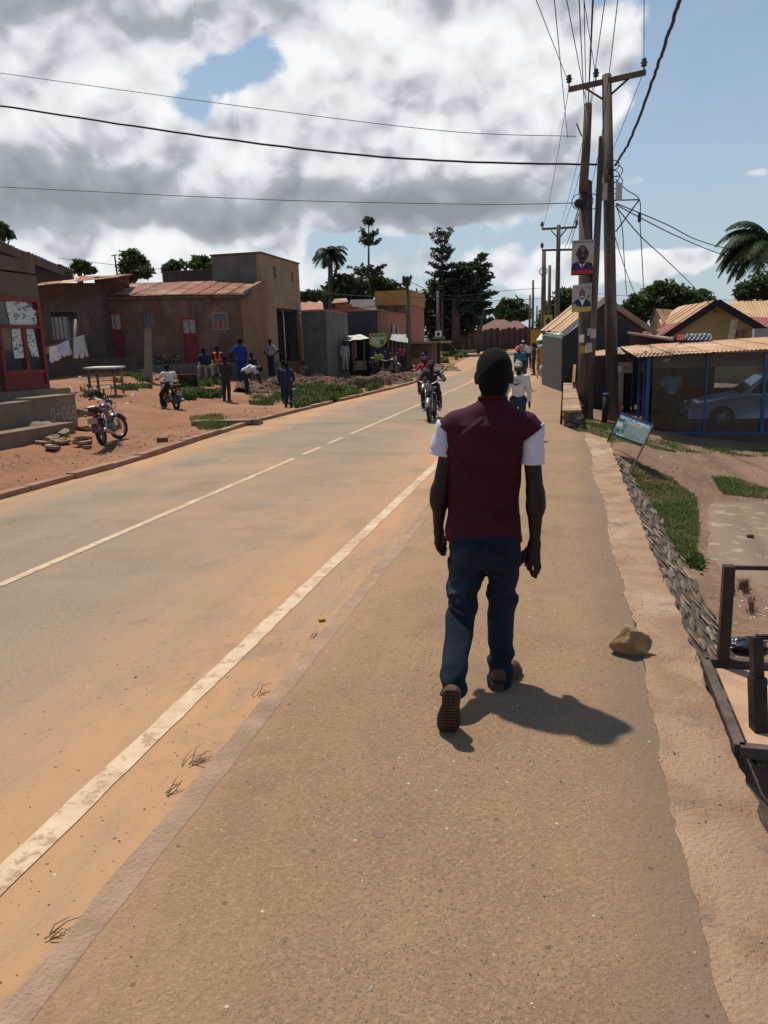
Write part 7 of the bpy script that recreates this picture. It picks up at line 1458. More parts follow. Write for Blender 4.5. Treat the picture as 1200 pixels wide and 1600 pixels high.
wb = G(816, 612); person('person in teal shirt and orange cap bending forward on the pavement', (wb.x, wb.y, .05), hd(-.5, -1), {'pel': (0, -.06, .92), 'chest': (0, .08, 1.22), 'neck': (0, .22, 1.36), 'head': (0, .30, 1.47), 'shL': (-.18, .18, 1.32), 'shR': (.18, .18, 1.32), 'elL': (-.2, .2, 1.04), 'elR': (.2, .2, 1.04), 'haL': (-.16, .25, .8), 'haR': (.16, .25, .8)}, c_teal, c_jean, 'short', hat=M('orange_cap', (.75, .08, .02)), s_=1.0)
wc_ = G(834, 588); person('person in dark clothes standing beside the orange kiosk board', (wc_.x, wc_.y, .05), hd(-1, -.2), None, c_navy, c_dark, 'long', s_=.98)
wd = G(826, 577); person('person in white shirt farther along by the yellow post', (wd.x, wd.y, .1), hd(-.4, -1), None, c_w, c_dark, 'short', s_=1.0, h=.03)
we = G(817, 572); person('person in white cap walking far along the pavement', (we.x, we.y, .2), hd(0, 1), None, c_pk, c_jean, 'short', s_=1.0, h=.03, hat=m_white)
wf = D(790, 556, 90); person('person in dark clothes crossing the far end of the road', (wf.x, wf.y, wf.z), hd(0, 1), None, c_dark, c_dark, 'short', s_=1.0, h=.04)
# solid figure added behind the glass in place of a reflection
kp = YP(1046, 672, Y0 + .9); person('person in pale shirt and dark cap set behind the glass as a reflection', (kp.x, kp.y, KZ0 + .02), hd(-.2, -1), None, M('pale_shirt', (.35, .36, .38)), c_dark, 'short', s_=.98, hat=c_dark)
# ------------------------------------------------------------------ the walking man, seen from behind
mn = thing('person', 'person in maroon t-shirt with white sleeves and blue jeans walking away', 'person', (-.3, 3.55, 0))
def K(x, y, Y): return np.array(YP(x, y, Y), float)
YB = 3.78
m_tee = M('maroon_jersey', (.055, .006, .016), (.042, .005, .013), 3, .82, .25, 160, det=4, spec=.2); m_slv = M('white_jersey_sleeve', (.62, .62, .72), (.55, .55, .65), 5, .85, .25, 160, spec=.2)
m_jean = M('indigo_denim', (.016, .026, .042), (.009, .015, .026), 4.2, .85, .5, 240, c3=(.055, .078, .100), spec=.15)
m_sole = M('brown_rubber_sole', (.085, .045, .025), (.055, .03, .018), 14, .75, .5, 60); m_leath = M('tan_leather_upper', (.09, .042, .022), (.055, .026, .016), 9, .55, .3, 60)
# joints
headc = K(772, 586, YB + .02); shl, shr = K(703, 660, YB), K(832, 662, YB); ell_, elr = K(688, 765, YB - .03), K(836, 768, YB - .02); wrl, wrr = K(685, 822, YB + .02), K(836, 842, YB - .02)
zsh = (shl[2] + shr[2]) / 2
def fold(P, a, f, ph=0): return a * np.sin(P[:, 2] * f + 6 * P[:, 0] + ph) * np.sin(P[:, 0] * f * .45 - P[:, 2] * f * .35 + ph)
# --- body (skin): head, neck, arms, hands, ankles in one mesh
VV, QQ, off_ = [], [], 0
def addp(f, lo, hi, h):
    global off_
    v, q = s_nets(f, lo, hi, h); VV.append(v); QQ.append(q + off_); off_ += len(v)
nk = K(770, 628, YB); hx, hy, hz = headc
def headf(P):
    d = s_ell(P, (hx, hy + .012, hz + .028), (.083, .102, .098)); d = s_min(d, s_ell(P, (hx, hy + .04, hz - .05), (.066, .075, .085)), .04)
    d = s_min(d, s_ell(P, (hx, hy - .045, hz - .025), (.070, .058, .07)), .03)
    d = s_min(d, s_cap(P, (hx, hy - .005, hz - .06), (nk[0], nk[1] + .004, nk[2] - .06), .058, .058), .03); d = s_min(d, s_cap(P, (nk[0] - .09, nk[1] + .01, nk[2] - .11), (nk[0] + .09, nk[1] + .01, nk[2] - .11), .03, .03), .04)
    for s_ in (-1, 1):
        e = np.maximum(s_ell(P, (hx + s_ * .084, hy + .0, hz - .012), (.013, .022, .034)), -s_ell(P, (hx + s_ * .100, hy + .008, hz - .01), (.008, .012, .020))); d = s_min(d, e, .006)
        d = np.maximum(d, -s_ell(P, (hx + s_ * .034, hy + .113, hz - .012), (.017, .012, .009)))
    d = s_min(d, s_cap(P, (hx, hy + .112, hz - .01), (hx, hy + .128, hz - .045), .009, .016), .012); d = s_min(d, s_ell(P, (hx, hy + .112, hz - .078), (.025, .012, .011)), .008)
    # nape crease folds
    d = d + .0022 * np.cos((P[:, 2] - hz + .075) * 150) * np.exp(-((P[:, 2] - hz + .085) / .03) ** 2) * (P[:, 1] < hy)
    return d
addp(headf, (hx - .19, hy - .13, hz - .22), (hx + .19, hy + .16, hz + .15), .0048)
def armf(sh, el, wr, s_):
    el2 = el + (sh - el) * .08
    def f(P):
        d = s_cap(P, sh - (s_ * .012, 0, .035), el, .042, .041); d = s_min(d, s_cap(P, el, el + (wr - el) * .35, .041, .041), .02); d = s_min(d, s_cap(P, el + (wr - el) * .3, wr, .041, .026, ((0, 1, 0), .95)), .02); d = s_min(d, s_ell(P, el + (wr - el) * .22 + np.array([s_ * .008, 0, 0]), (.042, .042, .075)), .02); return d
    return f
for sh, el, wr, s_ in ((shl, ell_, wrl, -1), (shr, elr, wrr, 1)):
    lo = np.minimum(np.minimum(sh, el), wr) - .07; hi = np.maximum(np.maximum(sh, el), wr) + .07; addp(armf(sh, el, wr, s_), lo, hi, .006)
Yh = YB - .02
def hand_right(P):
    w_ = K(836, 838, Yh); kn = K(833, 872, Yh); d = s_cap(P, w_, K(835, 850, Yh), .026, .030, ((0, 1, 0), 1.15)); d = s_min(d, s_cap(P, K(835, 850, Yh), kn, .030, .036, ((0, 1, 0), 1.45)), .012)
    F_ = [([(841, 874, 0), (843, 886, .012), (840, 895, .03), (834, 892, .05)], .0098), ([(835, 876, -.004), (837, 890, .004), (837, 901, .02), (832, 899, .04)], .0098), ([(829, 875, -.002), (829, 888, .010), (831, 896, .03), (828, 890, .05)], .0096), ([(824, 872, .0), (822, 882, .014), (826, 889, .034), (824, 884, .052)], .0088)]
    for pts_, r in F_:
        q = [K(x, y, Yh + o) for x, y, o in pts_]
        for i in range(3): d = s_min(d, s_cap(P, q[i], q[i + 1], r * (1.05 - .08 * i), r * (.98 - .08 * i)), .006 if i == 0 else .003)
    q = [K(827, 856, Yh - .004), K(819, 864, Yh + .004), K(817, 873, Yh + .008), K(815.5, 879, Yh + .012)]
    for i in range(3): d = s_min(d, s_cap(P, q[i], q[i + 1], .0145 - .002 * i, .0125 - .0022 * i), .008)
    return d
def hand_left(P):
    w_ = K(685, 820, YB + .02); Yl = YB + .03; d = s_cap(P, w_, K(686, 832, Yl), .025, .028, ((0, 1, 0), 1.1)); d = s_min(d, s_cap(P, K(686, 832, Yl), K(686, 846, Yl), .030, .033, ((1, 0, 0), 1.35)), .012)
    F_ = [([(681, 848, -.02), (684, 857, -.02), (690, 862, -.012), (694, 862, -.005)], .0092), ([(683, 849, -.004), (686, 860, -.002), (691, 866, .004), (695, 866, .01)], .0098), ([(686, 849, .012), (689, 860, .014), (693, 864, .02), (696, 862, .026)], .0096), ([(689, 848, .028), (692, 857, .03), (695, 860, .034), (697, 857, .04)], .0088)]
    for pts_, r in F_:
        q = [K(x, y, Yl + o) for x, y, o in pts_]
        for i in range(3): d = s_min(d, s_cap(P, q[i], q[i + 1], r * (1.05 - .08 * i), r * (.98 - .08 * i)), .006 if i == 0 else .003)
    q = [K(690, 836, Yl + .02), K(694, 843, Yl + .035), K(695, 850, Yl + .04), K(694, 855, Yl + .042)]
    for i in range(3): d = s_min(d, s_cap(P, q[i], q[i + 1], .014 - .002 * i, .012 - .002 * i), .008)
    return d
c_ = K(831, 868, Yh); addp(hand_right, c_ + (-.085, -.07, -.135), c_ + (.07, .12, .13), .0032)
c_ = K(687, 842, YB + .03); addp(hand_left, c_ + (-.07, -.08, -.11), c_ + (.08, .12, .10), .0032)
anr = K(783, 1066, 3.65); anl = K(706, 1074, 3.34)
def coref(P):
    hL, hR = K(731, 868, 3.72), K(785, 868, 3.74); kL, kR = K(719, 965, 3.58), K(783.5, 965, 3.755)
    d = s_un([s_cap(P, (hx, YB, zsh - .42), (hx, YB, zsh - .10), .085, .095, ((0, 1, 0), 1.25)), s_cap(P, shl - (-.015, 0, .03), shr - (.015, 0, .03), .042, .042), s_cap(P, (nk[0], nk[1], nk[2] - .12), (nk[0], nk[1] + .01, nk[2] - .04), .045, .045), s_cap(P, hL, hR, .075, .075), s_cap(P, (hL + hR) / 2, (hx, YB, zsh - .42), .085, .085)], .04)
    for h_c, k_c, a_c in ((hL, kL, anl), (hR, kR, anr)): d = s_min(d, s_min(s_cap(P, h_c, k_c, .07, .048), s_cap(P, k_c, a_c, .046, .032), .02), .03)
    return d
V0, Q0 = s_nets(coref, (-.62, 3.15, .02), (.14, 3.98, zsh + .12), .013)
def tmp_obj(v, q):
    me = bpy.data.meshes.new('t'); me.from_pydata(v.tolist(), [], q.tolist()); o = bpy.data.objects.new('t', me); col.objects.link(o); return o
base_ = tmp_obj(V0, Q0); tmps = []; o0 = 0
for v, q in zip(VV, QQ): t_ = tmp_obj(v, q - o0); o0 += len(v); tmps.append(t_); md_ = base_.modifiers.new('u', 'BOOLEAN'); md_.operation = 'UNION'; md_.solver = 'EXACT'; md_.object = t_
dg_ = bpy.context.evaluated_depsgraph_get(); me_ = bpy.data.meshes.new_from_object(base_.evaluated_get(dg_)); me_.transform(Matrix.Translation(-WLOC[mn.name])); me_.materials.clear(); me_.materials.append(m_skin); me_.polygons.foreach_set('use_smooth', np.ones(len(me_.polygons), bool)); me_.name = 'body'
for o in [base_] + tmps: bpy.data.objects.remove(o)
bo = bpy.data.objects.new('body', me_); col.objects.link(bo); bo.parent = mn
for s_ in (-1, 1): MB().ell((hx + s_ * .034, hy + .1, hz - .012), (.013, .011, .010), 10, 8).build('eye', m_white, mn)
# --- hair: close-cropped cap
def hairf(P):
    d = s_ell(P, (hx, hy + .010, hz + .031), (.0865, .1055, .1005)); d = s_min(d, s_ell(P, (hx, hy - .040, hz - .01), (.073, .064, .062)), .03); d = s_min(d, s_ell(P, (hx, hy - .043, hz - .05), (.068, .061, .06)), .02)
    cut = -(P[:, 2] - (hz - .102 + .85 * np.maximum(P[:, 1] - (hy - .01), 0) ** 1.0)); return np.maximum(d, cut) + .0012 * np.sin(P[:, 0] * 700) * np.sin(P[:, 1] * 650) * np.sin(P[:, 2] * 720)
sdf_obj('hair', hairf, (hx - .12, hy - .13, hz - .1), (hx + .12, hy + .15, hz + .16), .0042, m_hair, mn)
# --- t-shirt
def row(xl, xr, y, Y, ay, dy=0):
    a, b = K(xl, y, Y), K(xr, y, Y); return ((a[2] + b[2]) / 2, (a[0] + b[0]) / 2, Y + dy, (b[0] - a[0]) / 2, ay)
tors = [row(697, 817, 845, YB - .02, .125), row(696.5, 816, 825, YB - .015, .126), row(698, 812, 800, YB, .12), row(699, 812, 770, YB, .118), row(699, 814.5, 735, YB, .122), row(698, 818, 705, YB, .125), row(698, 824, 682, YB, .122), row(697, 830, 662, YB, .108), row(703, 828, 650, YB + .005, .09), row(722, 808, 638, YB + .008, .078), row(744, 796, 628, YB + .01, .068), row(749, 791, 621, YB + .012, .060)]
tors = sorted(tors)
def teef(P):
    d = s_stack(P, tors); L1, R1 = K(699, 661, YB), K(836, 663, YB)
    d = s_min(d, s_cap(P, shl + (.03, 0, .0), K(690, 680, YB), .056, .058, ((0, 1, 0), .82)), .035); d = s_min(d, s_cap(P, shr + (-.03, 0, .0), K(840, 682, YB), .056, .058, ((0, 1, 0), .82)), .035)
    zz = P[:, 2]; x = P[:, 0]; back = np.clip((YB - .01 - P[:, 1]) * 22, 0, 1)
    hem = tors[0][0]
    d = d + .0045 * np.sin(zz * 26 + x * 14 + 1.0) * np.sin(x * 21 - zz * 9) * np.clip((1.25 - zz) * 3, 0, 1)
    d = d + .005 * np.exp(-((x - hx) / .05) ** 2) * np.clip((zz - 1.05) * 3, 0, 1) * (zz < 1.36) * back           # spine hollow
    d = d - .008 * (np.exp(-(((x - hx + .10) / .07) ** 2 + ((zz - 1.27) / .10) ** 2)) + np.exp(-(((x - hx - .10) / .07) ** 2 + ((zz - 1.27) / .10) ** 2))) * back  # shoulder blades
    for (x0, z0_, x1, z1_, a, w_) in ((-.12, .98, .16, 1.06, .007, .011), (-.16, .90, .05, .94, .006, .012), (.02, .93, .20, 1.0, .007, .010), (-.2, 1.26, -.10, 1.12, .006, .011), (.2, 1.27, .12, 1.13, .006, .011), (.19, 1.03, .06, 1.10, .006, .010), (.20, .96, .10, .95, .008, .009), (-.05, 1.4, -.15, 1.32, .004, .009), (.06, 1.4, .16, 1.31, .004, .009), (-.19, 1.02, -.08, 1.05, .006, .01)):
        ax, az = x - (hx + x0), zz - z0_; dx, dz = x1 - x0, z1_ - z0_; t_ = np.clip((ax * dx + az * dz) / (dx * dx + dz * dz), 0, 1); r2 = (ax - t_ * dx) ** 2 + (az - t_ * dz) ** 2; d = d - 1.1 * a * np.exp(-r2 / (w_ * 1.5) ** 2) * back + a * .7 * np.exp(-((np.sqrt(r2) - w_ * 1.6) / w_) ** 2) * back
    za = float(K(703, 716, YB)[2])
    for sgn, pl_, xa in ((-1, K(691, 664, YB), K(701, 680, YB)[0]), (1, K(833, 676, YB), K(817, 680, YB)[0])):
        n_ = np.array([sgn * .6, 0, -.8], np.float32); d = np.maximum(d, np.minimum(np.minimum((P - pl_.astype(np.float32)) @ n_ - .004, zz - za), sgn * (x - xa)))
    return d
mz = tors[0][0]
sdf_obj('shirt', teef, (-.62, YB - .19, mz - .02), (.16, YB + .19, tors[-1][0] + .03), .0062, m_tee, mn)
co = tors[-1]; MB().torus((co[1], co[2] - .004, co[0] - .004), (0, .18, 1), .067, .006, 32, 8, .009).build('collar', m_tee, mn)
for nm, sh, end, sgn, r0_, r1_ in (('sleeve', K(697, 664, YB), K(688.5, 711, YB - .005), -1, .050, .061), ('sleeve', K(834, 664, YB), K(832, 725, YB - .005), 1, .050, .058)):
    ax_ = (end - sh) / np.linalg.norm(end - sh)
    def slf(P):
        e2 = end + ax_ * .08; d = s_cap(P, sh, e2, r0_, r1_ * 1.06, ((0, 1, 0), .92)); t_ = (P - sh.astype(np.float32)) @ ax_.astype(np.float32); L_ = np.linalg.norm(end - sh)
        d = d + .0035 * np.sin(t_ * 52 + P[:, 0] * 30) * np.sin(P[:, 1] * 35 + t_ * 20); d = d + .003 * (np.abs(t_ - (L_ - .022)) < .003); d = np.maximum(d, t_ - L_)
        n_ = np.array([sgn * .6, 0, -.8]); pl_ = K(691, 664, YB) if sgn < 0 else K(833, 676, YB); d = np.maximum(d, -((P - pl_.astype(np.float32)) @ n_.astype(np.float32)) - .010)
        return np.maximum(d, -(s_cap(P, sh, e2 + ax_ * .1, r0_ - .012, r1_ * 1.06 - .010, ((0, 1, 0), .92)) + 0) * (t_ > L_ - .05) - (t_ <= L_ - .05) * 1.0)
    sdf_obj(nm, slf, np.minimum(sh, end) - .10, np.maximum(sh, end) + .10, .0052, m_slv, mn)
# --- jeans
hipL, hipR = K(728, 868, 3.72), K(787, 868, 3.74)
LL = [(731, 875, 3.71, .094, .105), (727, 905, 3.68, .087, .098), (722, 940, 3.63, .079, .088), (719, 965, 3.58, .072, .080), (717, 995, 3.50, .068, .078), (712, 1030, 3.40, .062, .076), (709, 1058, 3.35, .063, .072), (707, 1084, 3.315, .058, .058)]
RL_ = [(785, 875, 3.74, .088, .102), (785, 905, 3.75, .080, .095), (784, 940, 3.76, .074, .085), (783.5, 965, 3.755, .068, .076), (782, 995, 3.73, .065, .072), (782, 1025, 3.70, .062, .072), (782, 1050, 3.675, .063, .072), (781, 1077, 3.66, .060, .066)]
def legf(rows):
    pr = [(K(x, y, Y), rx, ry) for x, y, Y, rx, ry in rows]; pr = pr[::-1]
    R2 = [(p[2], p[0], p[1], rx, ry) for p, rx, ry in pr]; return R2
LR1, LR2 = legf(LL), legf(RL_)
hipc = K(757, 862, 3.73)
def jf(P):
    d = s_min(s_stack(P, LR1), s_stack(P, LR2), .012); w0, w1 = K(757, 835, 3.745), K(757, 862, 3.73)
    d = s_min(d, s_stack(P, sorted([(w0[2] + .02, w0[0], 3.75, .172, .115), (w1[2], w1[0], 3.735, .182, .125), (K(757, 880, 3.73)[2], w1[0], 3.73, .178, .120)])), .03)
    d = s_min(d, s_ell(P, K(735, 872, 3.66), (.085, .07, .085)), .03); d = s_min(d, s_ell(P, K(783, 872, 3.68), (.082, .07, .085)), .03)
    zz, x, y = P[:, 2], P[:, 0], P[:, 1]; low = np.clip((.75 - zz) * 4, 0, 1); ank = np.exp(-((zz - .17) / .09) ** 2); kne = np.exp(-((zz - .52) / .10) ** 2); left = x < w0[0]
    d = d + .0055 * np.sin(zz * 62 + np.sin(x * 34) * 1.6 + y * 10) * ank * 1.7 + .009 * np.sin(zz * 46 + x * 30 * np.where(left, 1, -1) + 1.5) * kne + .003 * np.sin(zz * 21 + x * 26) * low
    # crotch and seat creases
    d = d + .005 * np.exp(-((x - w0[0]) / .008) ** 2) * (zz > .78) * (y < 3.72)
    for (x0, z0_, x1, z1_, a, w_) in ((.02, .80, .15, .74, .006, .010), (-.02, .80, -.16, .72, .006, .010), (.03, .84, .16, .84, .004, .008), (-.03, .66, -.14, .62, .007, .011), (.0, .61, -.15, .56, .007, .011), (.04, .64, .13, .58, .007, .010), (.02, .55, .14, .52, .007, .010), (-.16, .50, -.05, .46, .006, .010)):
        ax, az = x - (w0[0] + x0), zz - z0_; dx, dz = x1 - x0, z1_ - z0_; t_ = np.clip((ax * dx + az * dz) / (dx * dx + dz * dz), 0, 1); r2 = (ax - t_ * dx) ** 2 + (az - t_ * dz) ** 2; d = d - 1.6 * a * np.exp(-r2 / w_ ** 2) + a * .9 * np.exp(-((np.sqrt(r2) - w_ * 1.8) / w_) ** 2)
    return d
sdf_obj('jeans', jf, (-.62, 3.12, .05), (.12, 3.95, K(757, 838, 3.74)[2] + .02), .0066, m_jean, mn)
m_thread = M('ochre_thread', (.10, .06, .025), (.08, .05, .02), 9, .8)
# --- sandals / shoes
def shoe_right():
    h_ = G(775, 1079, .055); d_ = Vector((.33, .94, 0)).normalized(); sd = Vector((d_.y, -d_.x, 0)); L_ = .275
    prof = [(0, .032), (.06, .036), (.13, .034), (.2, .047), (.25, .042), (.275, .02)]; ring = [h_ + d_ * s_ - sd * w_ for s_, w_ in prof] + [h_ + d_ * s_ + sd * (w_ * .9) for s_, w_ in reversed(prof)]
    MB().prism([p + Vector((0, 0, .002)) for p in ring], Vector((0, 0, .030))).build('shoe_sole', m_sole, mn)
    a0, a1 = np.array(h_ + d_ * .04 + Vector((0, 0, .06))), np.array(h_ + d_ * .21 + Vector((0, 0, .042)))
    sdf_obj('shoe_upper', lambda P: np.maximum(s_un([s_cap(P, a0, a1, .034, .040), s_cap(P, a0 + (0, 0, .015), a0 + (0, 0, .0), .032, .036)], .02) + .003 * np.sin(((P - a0.astype(np.float32)) @ np.array(d_, np.float32)) * 150), (.082 - P[:, 2])), a0 - (.1, .1, .06), a1 + (.08, .08, .13), .005, m_leath, mn)
shoe_right()
# left shoe: heel lifted, sole facing back to the camera, resting on its toe
tl_ = G(701, 1136, .062); hl_ = Vector(K(706, 1076, tl_.y - .07)); dn = (hl_ - tl_).normalized(); sd = Vector((1, .02, .04)).normalized(); nb_ = sd.cross(dn).normalized(); nb_ = -nb_ if nb_.y > 0 else nb_
prof = [(-.01, .026), (.0, .040), (.03, .052), (.08, .055), (.12, .046), (.16, .036), (.20, .040), (.235, .036), (.25, .02)]
ring = [tl_ + dn * s_ - sd * w_ for s_, w_ in prof] + [tl_ + dn * s_ + sd * (w_ * .95) for s_, w_ in reversed(prof)]
lsole = MB().prism(ring, nb_ * .026).build('shoe_sole', m_sole, mn)
for r_ in range(13):
    s_ = .008 + .0185 * r_; w_ = float(np.interp(s_, [p[0] for p in prof], [p[1] for p in prof])) * .86
    for k in (-1, 0, 1): c = tl_ + dn * s_ + sd * (k * w_ * .62) + nb_ * .029; MB().box(c, (w_ * .52, .011, .007), M3=Matrix((sd, dn, nb_)).transposed()).build('tread_block', m_sole, lsole)
a0, a1 = np.array(tl_ + dn * .05 - nb_ * .030), np.array(tl_ + dn * .17 - nb_ * .035)
sdf_obj('shoe_upper', lambda P: np.maximum(s_cap(P, a0, a1, .040, .042), -((P - np.array(tl_, np.float32)) @ np.array(-nb_, np.float32))), np.minimum(a0, a1) - .08, np.maximum(a0, a1) + .08, .006, m_leath, mn)
# --- phone in the right hand
pa, pb = K(823, 858, Yh + .006), K(832, 883, Yh + .022); ph = thing('phone', 'dark phone held in the right hand of the person in maroon', 'phone', tuple(pb))
MB().bar(pa, pb, .010, .068, up=(.9, .3, 0)).build('case', m_tankb, ph); MB().bar(Vector(pa).lerp(Vector(pb), .06) + Vector((-.006, -.002, 0)), Vector(pa).lerp(Vector(pb), .94) + Vector((-.006, -.002, 0)), .002, .06, up=(.9, .3, 0)).build('screen', m_glass, ph)
# ------------------------------------------------------------------ rocks, rubble, grass and litter
def GT(x, y):
    z = 0.0
    for _ in range(14):
        p = G(x, y, z)
        if p.y < 0 or p.y > 130: p = D(x, y, 90)
        z = z * .4 + .6 * gz(p.x, p.y)
    return G(x, y, z)
def rock(name, label, cat, p, r, mat, seed=1, h=None, tag_=True, cuts=5, nz_=.09, rz=0, parent=None, lo=.62):
    R_ = np.random.default_rng(seed); p = np.array(p, float); r = np.array(r, float); ns = R_.normal(size=(cuts, 3)); ns /= np.linalg.norm(ns, axis=1)[:, None]; ds = R_.uniform(lo, lo + .26, cuts); ph = R_.uniform(0, 6, 6); ca, sa = math.cos(rz), math.sin(rz)
    def f(P):
        q = P - p.astype(np.float32); q = np.stack([q[:, 0] * ca + q[:, 1] * sa, -q[:, 0] * sa + q[:, 1] * ca, q[:, 2]], 1) / r.astype(np.float32); d = np.sqrt((q ** 2).sum(1)) - 1
        for n_, dd in zip(ns, ds): d = np.maximum(d, q @ n_.astype(np.float32) - dd)
        d = d + nz_ * np.sin(q[:, 0] * 5 + ph[0]) * np.sin(q[:, 1] * 6 + ph[1]) * np.sin(q[:, 2] * 5 + ph[2]) + nz_ * .45 * np.sin(q[:, 0] * 13 + ph[3]) * np.sin(q[:, 1] * 15 + ph[4]) * np.sin(q[:, 2] * 12 + ph[5]) + nz_ * .2 * np.sin(q[:, 0] * 33 + ph[1]) * np.sin(q[:, 1] * 31) * np.sin(q[:, 2] * 35)
        return d * r.min()
    m_ = r.max() * 1.15; o = sdf_obj(name, f, p - m_, p + m_, h or r.min() / 7, mat, parent)
    return tag(o, label, cat) if tag_ else o
m_block = M('ochre_stone_block', (.42, .28, .15), (.26, .16, .085), 11, .95, 1.0, 45, c3=(.16, .095, .055))
q = G(984, 1028, .055); rock('stone_block', 'rough ochre stone block on the edge of the pavement and cement strip', 'stone', (q.x + .005, q.y + .07, .055 + .085), (.125, .11, .12), m_block, 8, .0046, rz=.5, cuts=9, nz_=.05, lo=.42)
m_earth = M('red_earth_lump', (.24, .12, .07), (.17, .085, .05), 3, .95, .9, 20, c3=(.29, .18, .12)); m_earth2 = M('brown_soil_bank', (.20, .115, .072), (.14, .082, .052), 3, .95, 1.0, 20, c3=(.20, .13, .09), streak=(.08, .05, .035)); m_slab = M('broken_cement_slab', (.26, .185, .125), (.19, .135, .095), 4, .9, .6, 30)
def rough_mound(name, label, cat, p, rx, ry, hh, mat, seed):
    R_ = np.random.default_rng(seed); n = 44; u = np.linspace(-1, 1, n); X, Y = np.meshgrid(u, u, indexing='ij'); r = np.hypot(X, Y); ph = R_.uniform(0, 6, 8)
    e = np.zeros_like(X); 
    for k, (f, a) in enumerate(((3, .22), (6, .14), (11, .09), (19, .06), (31, .04))): e += a * np.sin(X * f + ph[k] + 1.7 * np.sin(Y * f * .7 + ph[k + 2])) * np.cos(Y * f * 1.1 + ph[k + 1] + X * f * .4)
    rr = r * (1 + .25 * np.sin(np.arctan2(Y, X) * 3 + ph[0]) + .12 * np.sin(np.arctan2(Y, X) * 7 + ph[1])); s_ = np.clip((1 - rr) * 1.7, 0, 1); s_ = s_ * s_ * (3 - 2 * s_); Z = s_ * (.62 + e * 1.4) * hh + np.abs(R_.normal(size=X.shape)) * .03 * (s_ > .1) - .10 * np.clip(1 - s_ * 8, 0, 1)
    gx_, gy_ = p.x + X.ravel() * rx * 1.25, p.y + Y.ravel() * ry * 1.25; V_ = np.column_stack([gx_ + R_.normal(size=n * n) * .015, gy_, np.minimum(ground_z(gx_, gy_), p.z + .2) + Z.ravel()]); i, j = np.meshgrid(np.arange(n - 1), np.arange(n - 1), indexing='ij'); q = (i * n + j).ravel(); o = np_mesh(name, V_, np.stack([q, q + n, q + n + 1, q + 1], 1), mat, None, False); return tag(o, label, cat)
def mound(label, x, y, dep, rx, ry, rz_, mat=m_earth2, seed=1, name='earth_bank', cat='earth bank', up=.35, cuts=4): p = D(x, y, dep); return rough_mound(name, label, cat, p, rx * .8, ry, rz_ * .7, mat, seed)
mound('flat-topped eroded earth bank below the plain grey shop', 508, 618, 36, 1.25, .9, .75, m_earth2, 3); mound('second eroded earth bank, right of the flat-topped one', 543, 616, 37.5, .95, .8, .78, m_earth2, 4); mound('weedy soil bank at the kerb below the yellow sign', 585, 603, 40, 1.9, 1.1, .75, m_earth2, 6)
mound('heap of dug brown soil behind the person in navy overalls', 405, 612, 32, 1.3, .9, .55, m_earth2, 7, 'soil_heap', 'soil heap'); mound('reddish soil heap left of the porch steps', 470, 600, 35, 1.5, .9, .7, m_earth2, 8, 'soil_heap', 'soil heap'); mound('low stony bank by the porch steps', 500, 584, 41, 1.6, 1.0, .5, m_earth2, 9)
mound('earth bank along the kerb before the shop row', 640, 592, 47, 2.2, 1.0, .5, m_earth2, 10); mound('tumbled rocks beside the dark signpost', 690, 580, 54, 1.6, 1.2, .7, m_slab, 11, 'rock_pile', 'rocks')
rub = thing('slab_rubble', 'heap of broken flat stone slabs below the painted cement plinth', 'rubble', tuple(GT(105, 690)))
for i in range(34):
    x, y = rng.uniform(62, 150), rng.uniform(670, 704); 
    if y > 700 and x > 140: continue
    p = GT(x, y); s_ = rng.uniform(.10, .24); n = rng.randint(5, 7); poly = [Vector((math.cos(6.283 * k / n) * s_ * rng.uniform(.8, 1.2), math.sin(6.283 * k / n) * s_ * rng.uniform(.5, .9), 0)) for k in range(n)]; E_ = Matrix.Rotation(rng.uniform(-.25, .25), 3, 'X') @ Matrix.Rotation(rng.uniform(-.25, .25), 3, 'Y') @ Matrix.Rotation(rng.uniform(0, 3), 3, 'Z')
    c = p + Vector((0, 0, -.01 + .10 * max(0, 1 - abs(x - 105) / 50) * rng.random())); MB().prism([c + E_ @ v for v in poly], E_ @ Vector((0, 0, .055))).build('slab', [m_slab, m_earth, m_st[3]][i % 3], rub)
rock('cement_lump', 'smooth grey cement lump below the plinth step', 'lump', tuple(GT(45, 678) + Vector((0, 0, .05))), (.7, .5, .26), m_plinth, 21, .05, cuts=2); rock('cement_lump', 'flat pointed stone at the left edge below the shop', 'lump', tuple(GT(12, 690) + Vector((0, 0, .03))), (.35, .25, .07), m_slab, 22, .02, cuts=4)
cv = thing('culvert_slab', 'broken concrete culvert slab with a dark gap beside the kerb', 'slab', tuple(GT(365, 660))); p = GT(350, 662); MB().box(p + Vector((0, .0, .045)), (1.5, .5, .10), rz=.12).build('slab', m_slab, cv); MB().box(p + Vector((.85, .12, .03)), (.12, .5, .16), rz=.12).build('end_stone', m_slab, cv); MB().box(p + Vector((.1, .0, -.02)), (1.45, .52, .03), rz=.12).build('undershade', m_black, cv)  # black box below the slab paints the shade under it
